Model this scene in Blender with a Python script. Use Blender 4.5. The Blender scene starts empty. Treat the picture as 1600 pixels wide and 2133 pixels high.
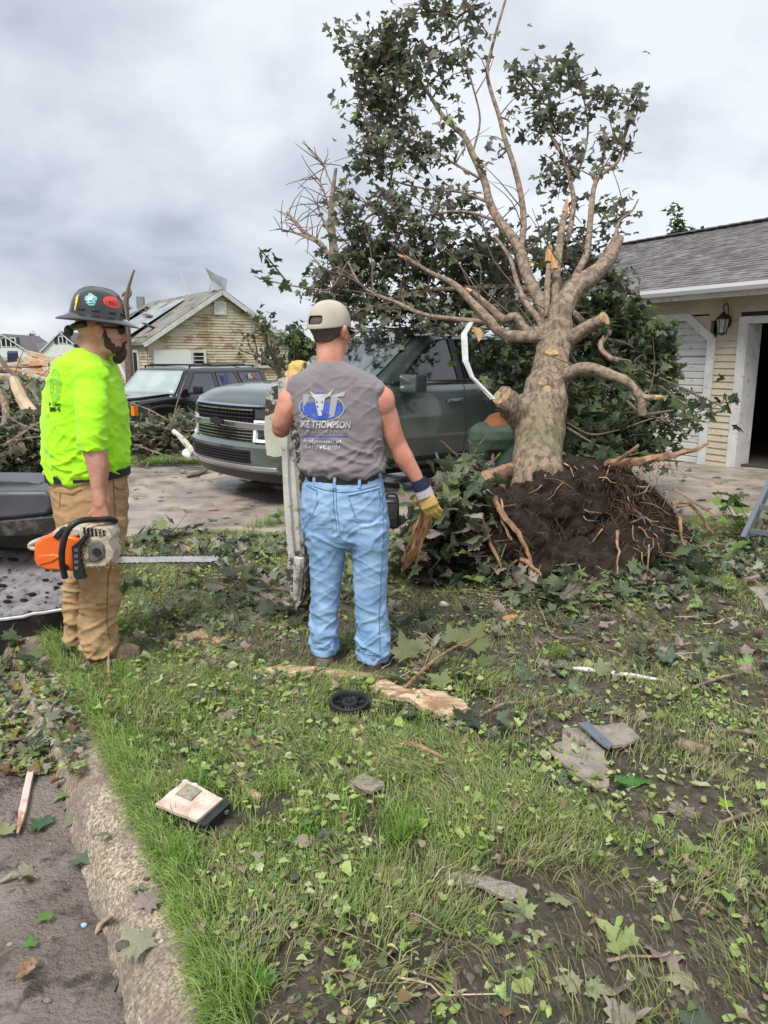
import bpy, bmesh, math, random
import numpy as np
from mathutils import Vector, Matrix, noise
from mathutils.bvhtree import BVHTree
random.seed(7); RNG = np.random.default_rng(7)
R = math.radians; V = Vector
sc = bpy.context.scene; COL = sc.collection

# ------------------------------------------------------------ camera, sky, sun, exposure
CAM_H, PITCH, F, CX, CY = 1.56, R(11.8), 1540.0, 800.0, 1066.5
cam_d = bpy.data.cameras.new('camera'); cam = bpy.data.objects.new('camera', cam_d); COL.objects.link(cam)
cam_d.sensor_fit = 'VERTICAL'; cam_d.sensor_height = 36; cam_d.lens = 36 * F / 2133
cam_d.clip_start = 0.05; cam_d.clip_end = 3000
cam.location = (0, 0, CAM_H); cam.rotation_euler = (math.pi / 2 - PITCH, 0, 0); sc.camera = cam
sc.view_settings.view_transform = 'Standard'; sc.view_settings.look = 'None'
sc.view_settings.gamma = 1; sc.view_settings.use_curve_mapping = False
sc.view_settings.exposure = 0.68
SUN_EL, SUN_AZ = R(56), R(205)          # high, from behind and to the left of the camera
world = bpy.data.worlds.new('World'); sc.world = world; world.use_nodes = True
def build_world():
    nt = world.node_tree; N = nt.nodes; L = nt.links; N.clear()
    out = N.new('ShaderNodeOutputWorld'); bg = N.new('ShaderNodeBackground'); L.new(bg.outputs[0], out.inputs[0])
    sky = N.new('ShaderNodeTexSky'); sky.sky_type = 'NISHITA'; sky.sun_disc = False
    sky.sun_elevation = SUN_EL; sky.sun_rotation = SUN_AZ
    tc = N.new('ShaderNodeTexCoord'); sx = N.new('ShaderNodeSeparateXYZ'); L.new(tc.outputs['Generated'], sx.inputs[0])
    def mth(op, a, b=None, clamp=False):
        m = N.new('ShaderNodeMath'); m.operation = op; m.use_clamp = clamp
        for i, v in enumerate((a, b)):
            if v is None: continue
            if isinstance(v, (int, float)): m.inputs[i].default_value = v
            else: L.new(v, m.inputs[i])
        return m.outputs[0]
    zz = mth('ADD', mth('MAXIMUM', sx.outputs[2], 0.0), 0.42)
    cx = mth('DIVIDE', sx.outputs[0], zz); cy = mth('DIVIDE', sx.outputs[1], zz)
    cb = N.new('ShaderNodeCombineXYZ'); L.new(cx, cb.inputs[0]); L.new(cy, cb.inputs[1])
    def nz(scale, det, rough, dist, off):
        mp = N.new('ShaderNodeMapping'); L.new(cb.outputs[0], mp.inputs[0]); mp.inputs['Location'].default_value = off
        n = N.new('ShaderNodeTexNoise'); n.inputs['Scale'].default_value = scale; n.inputs['Detail'].default_value = det
        n.inputs['Roughness'].default_value = rough; n.inputs['Distortion'].default_value = dist
        L.new(mp.outputs[0], n.inputs['Vector']); return n.outputs[0]
    big = nz(0.8, 3, .45, .3, (2.3, 5.1, 0)); mid = nz(2.1, 5, .5, .3, (4.7, 1.3, 0)); fin = nz(6.5, 4, .5, .4, (3.0, 9.0, 2.0))
    v = mth('ADD', mth('MULTIPLY', mth('SUBTRACT', big, .5), 1.5), mth('ADD', mth('MULTIPLY', mth('SUBTRACT', mid, .5), 1.9), mth('MULTIPLY', mth('SUBTRACT', fin, .5), .5)))
    v = mth('ADD', v, mth('MULTIPLY', sx.outputs[0], .46)); v = mth('ADD', v, .76)
    v = mth('ADD', v, mth('MULTIPLY', mth('MAXIMUM', sx.outputs[2], 0.0), .26))
    cr = N.new('ShaderNodeValToRGB'); L.new(v, cr.inputs[0]); e = cr.color_ramp.elements
    e[0].position = 0.0; e[0].color = (.24, .26, .31, 1); e[1].position = 1.0; e[1].color = (.60, .625, .66, 1)
    for p, c in ((.3, (.32, .345, .405, 1)), (.55, (.42, .45, .51, 1)), (.78, (.50, .53, .575, 1))):
        k = e.new(p); k.color = c
    mix = N.new('ShaderNodeMix'); mix.data_type = 'RGBA'; mix.inputs[0].default_value = .9
    sk = N.new('ShaderNodeVectorMath'); sk.operation = 'SCALE'; sk.inputs['Scale'].default_value = .07
    L.new(sky.outputs[0], sk.inputs[0]); L.new(sk.outputs[0], mix.inputs[6]); L.new(cr.outputs[0], mix.inputs[7])
    L.new(mix.outputs[2], bg.inputs[0]); bg.inputs[1].default_value = 1.0
build_world()
sl = bpy.data.lights.new('sun', 'SUN'); sl.energy = 2.4; sl.angle = R(22); sl.color = (1, .97, .92)
so = bpy.data.objects.new('sun', sl); COL.objects.link(so)
sd = V((math.sin(SUN_AZ) * math.cos(SUN_EL), math.cos(SUN_AZ) * math.cos(SUN_EL), math.sin(SUN_EL)))
so.rotation_euler = sd.to_track_quat('Z', 'Y').to_euler(); so.location = (0, 0, 30)

# ------------------------------------------------------------ helpers
def ray(px, py):
    xc = (px - CX) / F; yc = -(py - CY) / F; c, s = math.cos(PITCH), math.sin(PITCH)
    return V((xc, c + yc * s, -s + yc * c))
def AT(px, py, Y):
    d = ray(px, py); t = Y / d.y; return V((d.x * t, Y, CAM_H + d.z * t))
def G(px, py, z=0.0):
    d = ray(px, py); t = (z - CAM_H) / d.z; return V((d.x * t, d.y * t, z))
def PXM(px, py, Y): return Y / ray(px, py).y / F     # metres per photo pixel at depth Y
def sm(a, b, x):
    t = max(0., min(1., (x - a) / (b - a))); return t * t * (3 - 2 * t)

def empty(name, loc=(0, 0, 0), rz=0.0, label=None, cat=None, group=None, kind=None):
    o = bpy.data.objects.new(name, None); COL.objects.link(o); o.location = loc; o.rotation_euler = (0, 0, rz)
    o.empty_display_size = .1; tag(o, label, cat, group, kind); return o
def tag(o, label=None, cat=None, group=None, kind=None):
    if label: o['label'] = label
    if cat: o['category'] = cat
    if group: o['group'] = group
    if kind: o['kind'] = kind
    return o
def link(name, me, mat, parent=None, world_coords=False):
    o = bpy.data.objects.new(name, me)
    if mat is not None:
        me.materials.clear()
        for m in (mat if isinstance(mat, (list, tuple)) else [mat]): me.materials.append(m)
    COL.objects.link(o)
    if parent is not None:
        o.parent = parent
        if world_coords: o.matrix_parent_inverse = Matrix.LocRotScale(parent.location, parent.rotation_euler, parent.scale).inverted()
    return o
class MB:
    def __init__(s): s.v = []; s.f = []; s.mi = []; s.cur = 0
    def add(s, vs, fs):
        b = len(s.v); s.v.extend(tuple(p) for p in vs)
        for f in fs: s.f.append(tuple(i + b for i in f)); s.mi.append(s.cur)
    def box(s, c, size, rot=None, taper=1.0):
        x, y, z = [q / 2 for q in size]; vs = []
        for k in (-1, 1):
            t = taper if k > 0 else 1
            for a, b in ((-1, -1), (1, -1), (1, 1), (-1, 1)): vs.append(V((a * x * t, b * y * t, k * z)))
        if rot is not None: vs = [rot @ p for p in vs]
        s.add([p + V(c) for p in vs], [(3, 2, 1, 0), (4, 5, 6, 7), (0, 1, 5, 4), (1, 2, 6, 5), (2, 3, 7, 6), (3, 0, 4, 7)])
        return s
    def beam(s, a, b, w, h, up=V((0, 0, 1)), jit=0.0, taper=1.0):
        a = V(a); b = V(b); t = (b - a); L = t.length; t = t / L; u = up - up.dot(t) * t
        if u.length < 1e-4: u = V((1, 0, 0)) - t.x * t
        u.normalize(); r = t.cross(u); vs = []
        for k, q in ((0, a), (1, b)):
            ts = taper if k else 1
            for i, j in ((-1, -1), (1, -1), (1, 1), (-1, 1)):
                vs.append(q + r * (i * w / 2 * ts) + u * (j * h / 2 * ts) + t * random.uniform(-jit, jit))
        s.add(vs, [(0, 1, 2, 3), (7, 6, 5, 4), (1, 0, 4, 5), (2, 1, 5, 6), (3, 2, 6, 7), (0, 3, 7, 4)]); return s
    def tube(s, pts, rad, n=8, cap=True, flat=1.0, ref=V((0.13, 0.99, 0.05)), wob=0.0):
        pts = [V(p) for p in pts]; m = len(pts)
        if not hasattr(rad, '__len__'): rad = [rad] * m
        vs = []; u = None
        for i, p in enumerate(pts):
            t = (pts[min(i + 1, m - 1)] - pts[max(i - 1, 0)]).normalized()
            u = (ref if u is None else u); u = u - u.dot(t) * t
            if u.length < 1e-3: u = V((1, .1, 0)) - V((1, .1, 0)).dot(t) * t
            u.normalize(); r = t.cross(u)
            for k in range(n):
                a = 2 * math.pi * k / n; q = rad[i] * (1 + (wob * noise.noise(V((math.cos(a) * 1.5, math.sin(a) * 1.5, i * .6)) + p * 3) if wob else 0))
                vs.append(p + r * (math.cos(a) * q) + u * (math.sin(a) * q * flat))
        fs = [(i * n + k, i * n + (k + 1) % n, (i + 1) * n + (k + 1) % n, (i + 1) * n + k) for i in range(m - 1) for k in range(n)]
        if cap: fs += [tuple(range(n - 1, -1, -1)), tuple((m - 1) * n + k for k in range(n))]
        s.add(vs, fs); return s
    def loft(s, secs, n=24, pw=2.0, caps=True):
        """secs: (centre, half x, half y[, x axis, y axis]); closed ends."""
        vs = []; rows = []
        L = list(secs)
        for q in L:
            c, a, b = V(q[0]), q[1], q[2]; xa = V(q[3]) if len(q) > 3 else V((1, 0, 0)); ya = V(q[4]) if len(q) > 4 else V((0, 1, 0))
            for k in range(n):
                t = 2 * math.pi * k / n; ct, st = math.cos(t), math.sin(t)
                e = 2 / pw
                vs.append(c + xa * (a * math.copysign(abs(ct) ** e, ct)) + ya * (b * math.copysign(abs(st) ** e, st)))
        m = len(L)
        fs = [(i * n + k, i * n + (k + 1) % n, (i + 1) * n + (k + 1) % n, (i + 1) * n + k) for i in range(m - 1) for k in range(n)]
        if caps: fs += [tuple(range(n - 1, -1, -1)), tuple((m - 1) * n + k for k in range(n))]
        s.add(vs, fs); return s
    def ell(s, c, r, rot=None, n=16, m=10):
        c = V(c); r = (r, r, r) if not hasattr(r, '__len__') else r; vs = [V((0, 0, -1))]
        for j in range(1, m):
            ph = -math.pi / 2 + math.pi * j / m
            for k in range(n):
                a = 2 * math.pi * k / n; vs.append(V((math.cos(ph) * math.cos(a), math.cos(ph) * math.sin(a), math.sin(ph))))
        vs.append(V((0, 0, 1))); out = []
        for p in vs:
            q = V((p.x * r[0], p.y * r[1], p.z * r[2])); out.append(c + (rot @ q if rot is not None else q))
        fs = [(0, 1 + (k + 1) % n, 1 + k) for k in range(n)]
        for j in range(m - 2):
            for k in range(n):
                a = 1 + j * n + k; b = 1 + j * n + (k + 1) % n; fs.append((a, b, b + n, a + n))
        e = len(vs) - 1; q = 1 + (m - 2) * n
        fs += [(q + k, q + (k + 1) % n, e) for k in range(n)]
        s.add(out, fs); return s
    def prism(s, poly, axis_a, axis_b, org, ext):
        """2-D polygon in plane (axis_a, axis_b) at org, extruded by the vector ext."""
        A, B, O, E = V(axis_a), V(axis_b), V(org), V(ext); n = len(poly)
        vs = [O + A * p[0] + B * p[1] for p in poly] + [O + A * p[0] + B * p[1] + E for p in poly]
        s.add(vs, [tuple(range(n - 1, -1, -1)), tuple(range(n, 2 * n))] + [(i, (i + 1) % n, n + (i + 1) % n, n + i) for i in range(n)]); return s
    def lathe(s, prof, c, n=24, xa=V((1, 0, 0)), ya=V((0, 1, 0)), za=V((0, 0, 1)), sy=1.0):
        c = V(c); vs = [c + xa * (r * math.cos(2 * math.pi * k / n)) + ya * (sy * r * math.sin(2 * math.pi * k / n)) + za * z for r, z in prof for k in range(n)]
        m = len(prof)
        s.add(vs, [(i * n + k, i * n + (k + 1) % n, (i + 1) * n + (k + 1) % n, (i + 1) * n + k) for i in range(m - 1) for k in range(n)]); return s
    def gridbox(s, nx, ny, nz, fn):
        """surface of a subdivided unit box, every vertex mapped by fn(a, b, c), a,c in 0..1, b in -1..1"""
        idx = {}; vs = []; fs = []
        def vid(i, j, k):
            if (i, j, k) not in idx: idx[(i, j, k)] = len(vs); vs.append(fn(i / nx, 2 * j / ny - 1, k / nz))
            return idx[(i, j, k)]
        for i in range(nx):
            for j in range(ny):
                fs.append((vid(i, j, 0), vid(i, j + 1, 0), vid(i + 1, j + 1, 0), vid(i + 1, j, 0)))
                fs.append((vid(i, j, nz), vid(i + 1, j, nz), vid(i + 1, j + 1, nz), vid(i, j + 1, nz)))
        for i in range(nx):
            for k in range(nz):
                fs.append((vid(i, 0, k), vid(i + 1, 0, k), vid(i + 1, 0, k + 1), vid(i, 0, k + 1)))
                fs.append((vid(i, ny, k), vid(i, ny, k + 1), vid(i + 1, ny, k + 1), vid(i + 1, ny, k)))
        for j in range(ny):
            for k in range(nz):
                fs.append((vid(0, j, k), vid(0, j, k + 1), vid(0, j + 1, k + 1), vid(0, j + 1, k)))
                fs.append((vid(nx, j, k), vid(nx, j + 1, k), vid(nx, j + 1, k + 1), vid(nx, j, k + 1)))
        s.add(vs, fs); return s
    def mesh(s, name, smooth=True, ang=None):
        me = bpy.data.meshes.new(name); me.from_pydata([tuple(p) for p in s.v], [], s.f)
        if any(s.mi): me.polygons.foreach_set('material_index', s.mi)
        if smooth: me.polygons.foreach_set('use_smooth', [True] * len(me.polygons))
        me.update()
        if smooth and ang: me.set_sharp_from_angle(angle=R(ang))
        return me
    def build(s, name, mat, parent=None, smooth=False, ang=40, bevel=0, seg=2, wc=False):
        o = link(name, s.mesh(name, smooth or bevel > 0, ang), mat, parent, wc)
        if bevel:
            b = o.modifiers.new('bevel', 'BEVEL'); b.width = bevel; b.segments = seg; b.limit_method = 'ANGLE'; b.angle_limit = R(30); b.harden_normals = False
        return o
def catmull(pts, k=4):
    P = [V(p) for p in pts]; P = [P[0] * 2 - P[1]] + P + [P[-1] * 2 - P[-2]]; out = []
    for i in range(1, len(P) - 2):
        for j in range(k):
            t = j / k; a, b, c, d = P[i - 1], P[i], P[i + 1], P[i + 2]
            out.append(.5 * ((2 * b) + (c - a) * t + (2 * a - 5 * b + 4 * c - d) * t * t + (3 * b - a - 3 * c + d) * t ** 3))
    out.append(P[-2]); return out
def interp(xs, ys, n):
    q = np.linspace(0, 1, n); return list(np.interp(q, np.linspace(0, 1, len(ys)), ys))
def remeshed(mb, name, voxel, smooth=3, disp=None, fac=.6):
    me = mb.mesh(name + '_src', False); o = bpy.data.objects.new(name + '_src', me); COL.objects.link(o)
    m = o.modifiers.new('r', 'REMESH'); m.mode = 'VOXEL'; m.voxel_size = voxel
    if smooth: q = o.modifiers.new('s', 'SMOOTH'); q.factor = fac; q.iterations = smooth
    dg = bpy.context.evaluated_depsgraph_get(); dg.update()
    out = bpy.data.meshes.new_from_object(o.evaluated_get(dg)); out.name = name
    bpy.data.objects.remove(o); bpy.data.meshes.remove(me)
    if disp:
        out.update(); n = len(out.vertices); co = np.empty(n * 3); out.vertices.foreach_get('co', co); co = co.reshape(-1, 3)
        nn = np.empty(n * 3); out.vertex_normals.foreach_get('vector', nn); nn = nn.reshape(-1, 3)
        d = np.array([disp(V(c), V(k)) for c, k in zip(co, nn)])
        co += nn * d[:, None]; out.vertices.foreach_set('co', co.ravel())
    out.polygons.foreach_set('use_smooth', [True] * len(out.polygons)); out.update(); return out
def bvh_of(me): return BVHTree.FromPolygons([v.co.copy() for v in me.vertices], [tuple(p.vertices) for p in me.polygons])
def mesh_np(name, verts, tris, cols=None, smooth=False):
    me = bpy.data.meshes.new(name); nv, nf = len(verts), len(tris)
    me.vertices.add(nv); me.vertices.foreach_set('co', np.ascontiguousarray(verts, dtype=np.float32).ravel())
    me.loops.add(nf * 3); me.loops.foreach_set('vertex_index', np.ascontiguousarray(tris, dtype=np.int32).ravel())
    me.polygons.add(nf); me.polygons.foreach_set('loop_start', np.arange(0, nf * 3, 3, dtype=np.int32))
    try: me.polygons.foreach_set('loop_total', np.full(nf, 3, dtype=np.int32))
    except Exception: pass
    if smooth: me.polygons.foreach_set('use_smooth', np.ones(nf, dtype=bool))
    if cols is not None:
        a = me.color_attributes.new('Col', 'FLOAT_COLOR', 'POINT'); c = np.ones((nv, 4), dtype=np.float32); c[:, :3] = cols
        a.data.foreach_set('color', c.ravel())
    me.update(calc_edges=True); me.validate(); return me

# ------------------------------------------------------------ materials
MATS = {}
def mat(name, c1, c2=None, scale=6., rough=.75, bump=0., bscale=60., metal=0., spec=.4, coat=0., stretch=(1, 1, 1), dirt=None, dscale=5., damt=.5,
        attr=False, rvar=0., sub=0., sheen=0., lo=.35, hi=.65, bdist=.01, detail=4., dsoft=.12, trans=0., wave=None, agg=0):
    if name in MATS: return MATS[name]
    m = bpy.data.materials.new(name); MATS[name] = m; m.use_nodes = True; nt = m.node_tree; N = nt.nodes; L = nt.links
    b = N['Principled BSDF']; tc = N.new('ShaderNodeTexCoord'); mp = N.new('ShaderNodeMapping'); L.new(tc.outputs['Object'], mp.inputs[0])
    mp.inputs['Scale'].default_value = stretch
    def nz(s, d=4., r=.55):
        n = N.new('ShaderNodeTexNoise'); n.inputs['Scale'].default_value = s; n.inputs['Detail'].default_value = d; n.inputs['Roughness'].default_value = r
        L.new(mp.outputs[0], n.inputs['Vector']); return n
    def mix(f, a, c, blend='MIX'):
        x = N.new('ShaderNodeMix'); x.data_type = 'RGBA'; x.blend_type = blend
        if isinstance(f, float): x.inputs[0].default_value = f
        else: L.new(f, x.inputs[0])
        for i, q in ((6, a), (7, c)):
            if isinstance(q, tuple): x.inputs[i].default_value = (*q[:3], 1)
            else: L.new(q, x.inputs[i])
        return x.outputs[2]
    def ramp(src, a, c):
        r = N.new('ShaderNodeMapRange'); L.new(src, r.inputs[0]); r.inputs[1].default_value = a; r.inputs[2].default_value = c; return r.outputs[0]
    base = None
    if attr:
        at = N.new('ShaderNodeAttribute'); at.attribute_name = 'Col'; base = at.outputs['Color']
        n1 = nz(scale, detail); base = mix(ramp(n1.outputs[0], lo, hi), base, mix(1.0, base, (.72, .72, .72), 'MULTIPLY'))
    elif c2 is not None:
        n1 = nz(scale, detail); base = mix(ramp(n1.outputs[0], lo, hi), tuple(c1), tuple(c2))
    if agg:
        vo = N.new('ShaderNodeTexVoronoi'); vo.inputs['Scale'].default_value = agg; L.new(tc.outputs['Object'], vo.inputs['Vector']); bw = N.new('ShaderNodeRGBToBW'); L.new(vo.outputs['Color'], bw.inputs[0]); cg = N.new('ShaderNodeValToRGB'); L.new(bw.outputs[0], cg.inputs[0]); ce = cg.color_ramp.elements
        ce[0].position = .2; ce[0].color = (.45, .42, .40, 1); ce[1].position = .85; ce[1].color = (1.35, 1.3, 1.25, 1); base = mix(1.0, base, cg.outputs[0], 'MULTIPLY')
    if dirt is not None:
        n2 = nz(dscale, 6., .65); f = ramp(n2.outputs[0], 1 - damt - dsoft / 2, 1 - damt + dsoft / 2)
        base = mix(f, base if base is not None else tuple(c1), tuple(dirt))
        rr = N.new('ShaderNodeMapRange'); L.new(f, rr.inputs[0]); rr.inputs[3].default_value = rough; rr.inputs[4].default_value = max(rough, .8) if rough > .3 else .6
        if not rvar: L.new(rr.outputs[0], b.inputs['Roughness'])
    if base is not None: L.new(base, b.inputs['Base Color'])
    else: b.inputs['Base Color'].default_value = (*c1[:3], 1)
    if dirt is None or rvar: b.inputs['Roughness'].default_value = rough
    if rvar:
        n3 = nz(scale * 1.7, 5.); r = N.new('ShaderNodeMapRange'); L.new(n3.outputs[0], r.inputs[0]); r.inputs[1].default_value = .35; r.inputs[2].default_value = .65
        r.inputs[3].default_value = max(.04, rough - rvar); r.inputs[4].default_value = min(1, rough + rvar); L.new(r.outputs[0], b.inputs['Roughness'])
    b.inputs['Metallic'].default_value = metal; b.inputs['Specular IOR Level'].default_value = spec; b.inputs['Coat Weight'].default_value = coat
    b.inputs['Coat Roughness'].default_value = .06
    if sub: b.inputs['Subsurface Weight'].default_value = sub; b.inputs['Subsurface Radius'].default_value = (.01, .004, .002)
    if sheen: b.inputs['Sheen Weight'].default_value = sheen
    if bump:
        n4 = nz(bscale, 6., .6); bp = N.new('ShaderNodeBump'); bp.inputs['Strength'].default_value = bump; bp.inputs['Distance'].default_value = bdist
        src = n4.outputs[0]
        if wave:
            w = N.new('ShaderNodeTexWave'); w.inputs['Scale'].default_value = wave; w.inputs['Distortion'].default_value = 2.5; w.inputs['Detail'].default_value = 3
            L.new(mp.outputs[0], w.inputs['Vector']); a = N.new('ShaderNodeMath'); a.operation = 'ADD'; L.new(src, a.inputs[0]); L.new(w.outputs[1], a.inputs[1]); src = a.outputs[0]
        L.new(src, bp.inputs['Height']); L.new(bp.outputs[0], b.inputs['Normal'])
    if trans:
        tr = N.new('ShaderNodeBsdfTranslucent'); L.new(base, tr.inputs[0]) if base is not None else None
        ms = N.new('ShaderNodeMixShader'); ms.inputs[0].default_value = trans; L.new(b.outputs[0], ms.inputs[1]); L.new(tr.outputs[0], ms.inputs[2])
        L.new(ms.outputs[0], N['Material Output'].inputs[0])
    return m
m_leaf = mat('maple_leaf', (.1, .1, .1), attr=True, scale=25, rough=.5, spec=.35, trans=.34, bump=.25, bscale=45)
m_grass = mat('grass_blades', (.1, .2, .05), attr=True, scale=30, rough=.55, spec=.25, trans=.3)
m_bark = mat('maple_bark', (.165, .12, .085), (.35, .265, .19), scale=24, rough=.95, bump=1., bscale=44, stretch=(1, 1, .30), bdist=.035, dirt=(.17, .18, .085), dscale=2.4, damt=.36, dsoft=.3, lo=.40, hi=.56)
m_limb = mat('limb_bark', (.34, .25, .185), (.17, .13, .10), scale=22, rough=.88, bump=.9, bscale=60, bdist=.015, lo=.42, hi=.58, dirt=(.10, .085, .065), dscale=7, damt=.33)
m_twig = mat('twig_bark', (.20, .145, .105), (.12, .09, .07), scale=20, rough=.85)
m_wood = mat('fresh_torn_wood', (.66, .42, .21), (.48, .25, .11), scale=14, rough=.8, bump=.7, bscale=90, stretch=(1, 1, .2), bdist=.008)
m_fiber = mat('fibrous_torn_wood', (.60, .46, .30), (.30, .19, .115), scale=34, rough=.9, bump=1., bscale=70, stretch=(.16, 1, 1), bdist=.01, lo=.4, hi=.6)
m_paint_wood = mat('weathered_white_wood', (.62, .60, .56), (.45, .43, .39), scale=8, rough=.75, dirt=(.12, .085, .06), dscale=9, damt=.4, bump=.4)
m_soil = mat('dark_soil', (.040, .029, .022), (.014, .010, .008), scale=9, rough=.95, bump=1., bscale=30, bdist=.03, spec=.2)
m_root = mat('root_bark', (.36, .22, .13), (.17, .10, .06), scale=20, rough=.85, bump=.5, bscale=70)
m_black = mat('black_plastic', (.014, .014, .016), (.026, .026, .028), scale=20, rough=.4, bump=.1, bscale=200)
m_rubber = mat('tyre_rubber', (.02, .02, .02), (.05, .045, .04), scale=12, rough=.85)
m_chrome = mat('chrome_trim', (.75, .76, .78), rough=.12, metal=1.)
m_steel = mat('bare_steel', (.72, .73, .74), (.55, .56, .57), scale=30, rough=.4, metal=.45)
m_white = mat('white_trim_paint', (.66, .66, .65), (.52, .52, .50), scale=3, rough=.6, dirt=(.24, .21, .17), dscale=14, damt=.36, bump=.15)
m_void = mat('dark_interior', (.008, .008, .009), rough=.9)
# ------------------------------------------------------------ terrain
KE = [G(440, 2133), G(395, 1950), G(330, 1800), G(262, 1650), G(222, 1560), G(150, 1440), G(85, 1330)]
KE = [V((p.x, p.y, 0)) for p in KE]
d0 = (KE[0] - KE[1]).normalized(); d1 = (KE[-1] - KE[-2]).normalized()
KE = [KE[0] + d0 * 2.6, KE[0] + d0 * 1.0] + KE + [KE[-1] + d1 * 1.2, KE[-1] + d1 * 2.4, KE[-1] + d1 * 40]
def kerb_d(x, y):
    """distance to the kerb's lawn edge, positive on the lawn"""
    best = 1e9; sg = 1
    for a, b in zip(KE, KE[1:]):
        dx, dy = b.x - a.x, b.y - a.y; l2 = dx * dx + dy * dy; t = max(0., min(1., ((x - a.x) * dx + (y - a.y) * dy) / l2))
        ex, ey = x - a.x - dx * t, y - a.y - dy * t; q = ex * ex + ey * ey
        if q < best: best = q; sg = 1 if dx * ey - dy * ex < 0 else -1
    return sg * math.sqrt(best)
def nz2(x, y, s, o=0.0): return noise.noise(V((x * s + o, y * s + o * .7, o)))
def drop(y): return -.2 * sm(9.5, 14, y) - .2 * sm(14, 28, y)
def drv(x, y):
    """1 on the driveway slab"""
    e = .12 * nz2(x, y, 1.1, 4)
    return sm(6.35, 6.55, y + e) * (1 - sm(11.3, 11.6, y + e)) if x < 1.5 else sm(6.6, 7.2, y + e - .25 * min(1, (x - 1.5)) ) * (1 - sm(12.5, 13, y))
def hz(x, y):
    z = drop(y)
    if y > 16 or abs(x) > 12: return z
    k = kerb_d(x, y) if x < 1.5 and y < 8 else 5.
    if k < 0: return z - .2 - .0 * k
    near = 1 - sm(6, 14, y); a = near * (1 - .85 * drv(x, y))
    lump = .038 * nz2(x, y, 1.6) + .02 * nz2(x, y, 5.5, 3) + .012 * nz2(x, y, 14, 5) + .006 * nz2(x, y, 34, 9)
    mud = sm(.0, .35, nz2(x, y, .9, 11) + (.3 if (y < 2.3 and x > .1) else 0)); lump += mud * (.012 * nz2(x, y, 22, 6) + .016 * abs(nz2(x, y, 8, 61)) + .010 * abs(nz2(x, y, 19, 64)))
    z += lump * a * sm(0, .25, k) - .005
    rx, ry = x - 1.85, y - 5.15      # slight rise of loose soil round the root plate
    z += .10 * math.exp(-(rx * rx / 1.1 + ry * ry / .5))
    return z
def axis(lo, hi, step, far_lo, far_hi):
    c = list(np.arange(lo, hi, step)); s = step; p = lo; L = []
    while p > far_lo: s *= 1.16; p -= s; L.append(p)
    s = step; p = c[-1]; U = []
    while p < far_hi: s *= 1.16; p += s; U.append(p)
    return np.array(L[::-1] + c + U)
gx = axis(-3.4, 4.3, .026, -900, 900); gy = axis(.9, 7.2, .026, -60, 1400)
vs = [(x, y, hz(x, y)) for y in gy for x in gx]; nx_ = len(gx); ny_ = len(gy)
I = np.arange(nx_ * ny_).reshape(ny_, nx_); q = np.stack([I[:-1, :-1], I[:-1, 1:], I[1:, 1:], I[1:, :-1]], -1).reshape(-1, 4)
tr = np.concatenate([q[:, [0, 1, 2]], q[:, [0, 2, 3]]])
VSG = np.array(vs)
me = mesh_np('ground', VSG, tr, None, True)
def ground_mat():
    m = bpy.data.materials.new('muddy_lawn'); m.use_nodes = True; nt = m.node_tree; N = nt.nodes; L = nt.links; b = N['Principled BSDF']
    tc = N.new('ShaderNodeTexCoord')
    def nz(s, d=6., r=.6, dist=0.):
        n = N.new('ShaderNodeTexNoise'); n.inputs['Scale'].default_value = s; n.inputs['Detail'].default_value = d; n.inputs['Roughness'].default_value = r
        n.inputs['Distortion'].default_value = dist; L.new(tc.outputs['Object'], n.inputs['Vector']); return n.outputs[0]
    def rp(src, stops):
        c = N.new('ShaderNodeValToRGB'); L.new(src, c.inputs[0]); e = c.color_ramp.elements
        e[0].position, e[0].color = stops[0][0], (*stops[0][1], 1); e[1].position, e[1].color = stops[-1][0], (*stops[-1][1], 1)
        for p, k in stops[1:-1]: x = e.new(p); x.color = (*k, 1)
        return c.outputs[0]
    def mix(f, a, c):
        x = N.new('ShaderNodeMix'); x.data_type = 'RGBA'; L.new(f, x.inputs[0]); L.new(a, x.inputs[6]); L.new(c, x.inputs[7]); return x.outputs[2]
    soil = rp(nz(19, 10, .72), [(.3, (.06, .047, .039)), (.48, (.165, .13, .105)), (.7, (.29, .235, .195))])
    green = rp(nz(26, 6), [(.3, (.05, .06, .022)), (.5, (.10, .12, .04)), (.7, (.19, .20, .08))])
    f = rp(nz(2.3, 7, .6, .5), [(.46, (0, 0, 0)), (.58, (.55, .55, .55))])
    sx = N.new('ShaderNodeSeparateXYZ'); L.new(tc.outputs['Object'], sx.inputs[0])
    far = N.new('ShaderNodeMapRange'); L.new(sx.outputs[1], far.inputs[0]); far.inputs[1].default_value = 11.2; far.inputs[2].default_value = 12.5
    lawn = rp(nz(1.2, 8), [(.3, (.07, .11, .03)), (.55, (.12, .19, .045)), (.7, (.17, .24, .07))])
    L.new(mix(far.outputs[0], mix(f, soil, green), lawn), b.inputs['Base Color'])
    rr = N.new('ShaderNodeMapRange'); L.new(nz(3.1, 5), rr.inputs[0]); rr.inputs[1].default_value = .4; rr.inputs[2].default_value = .6
    rr.inputs[3].default_value = .42; rr.inputs[4].default_value = .92; L.new(rr.outputs[0], b.inputs['Roughness'])
    bp = N.new('ShaderNodeBump'); bp.inputs['Strength'].default_value = 1.; bp.inputs['Distance'].default_value = .07; L.new(nz(42, 9, .72), bp.inputs['Height']); L.new(bp.outputs[0], b.inputs['Normal'])
    return m
ground = link('ground', me, ground_mat()); tag(ground, kind='structure')

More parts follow.
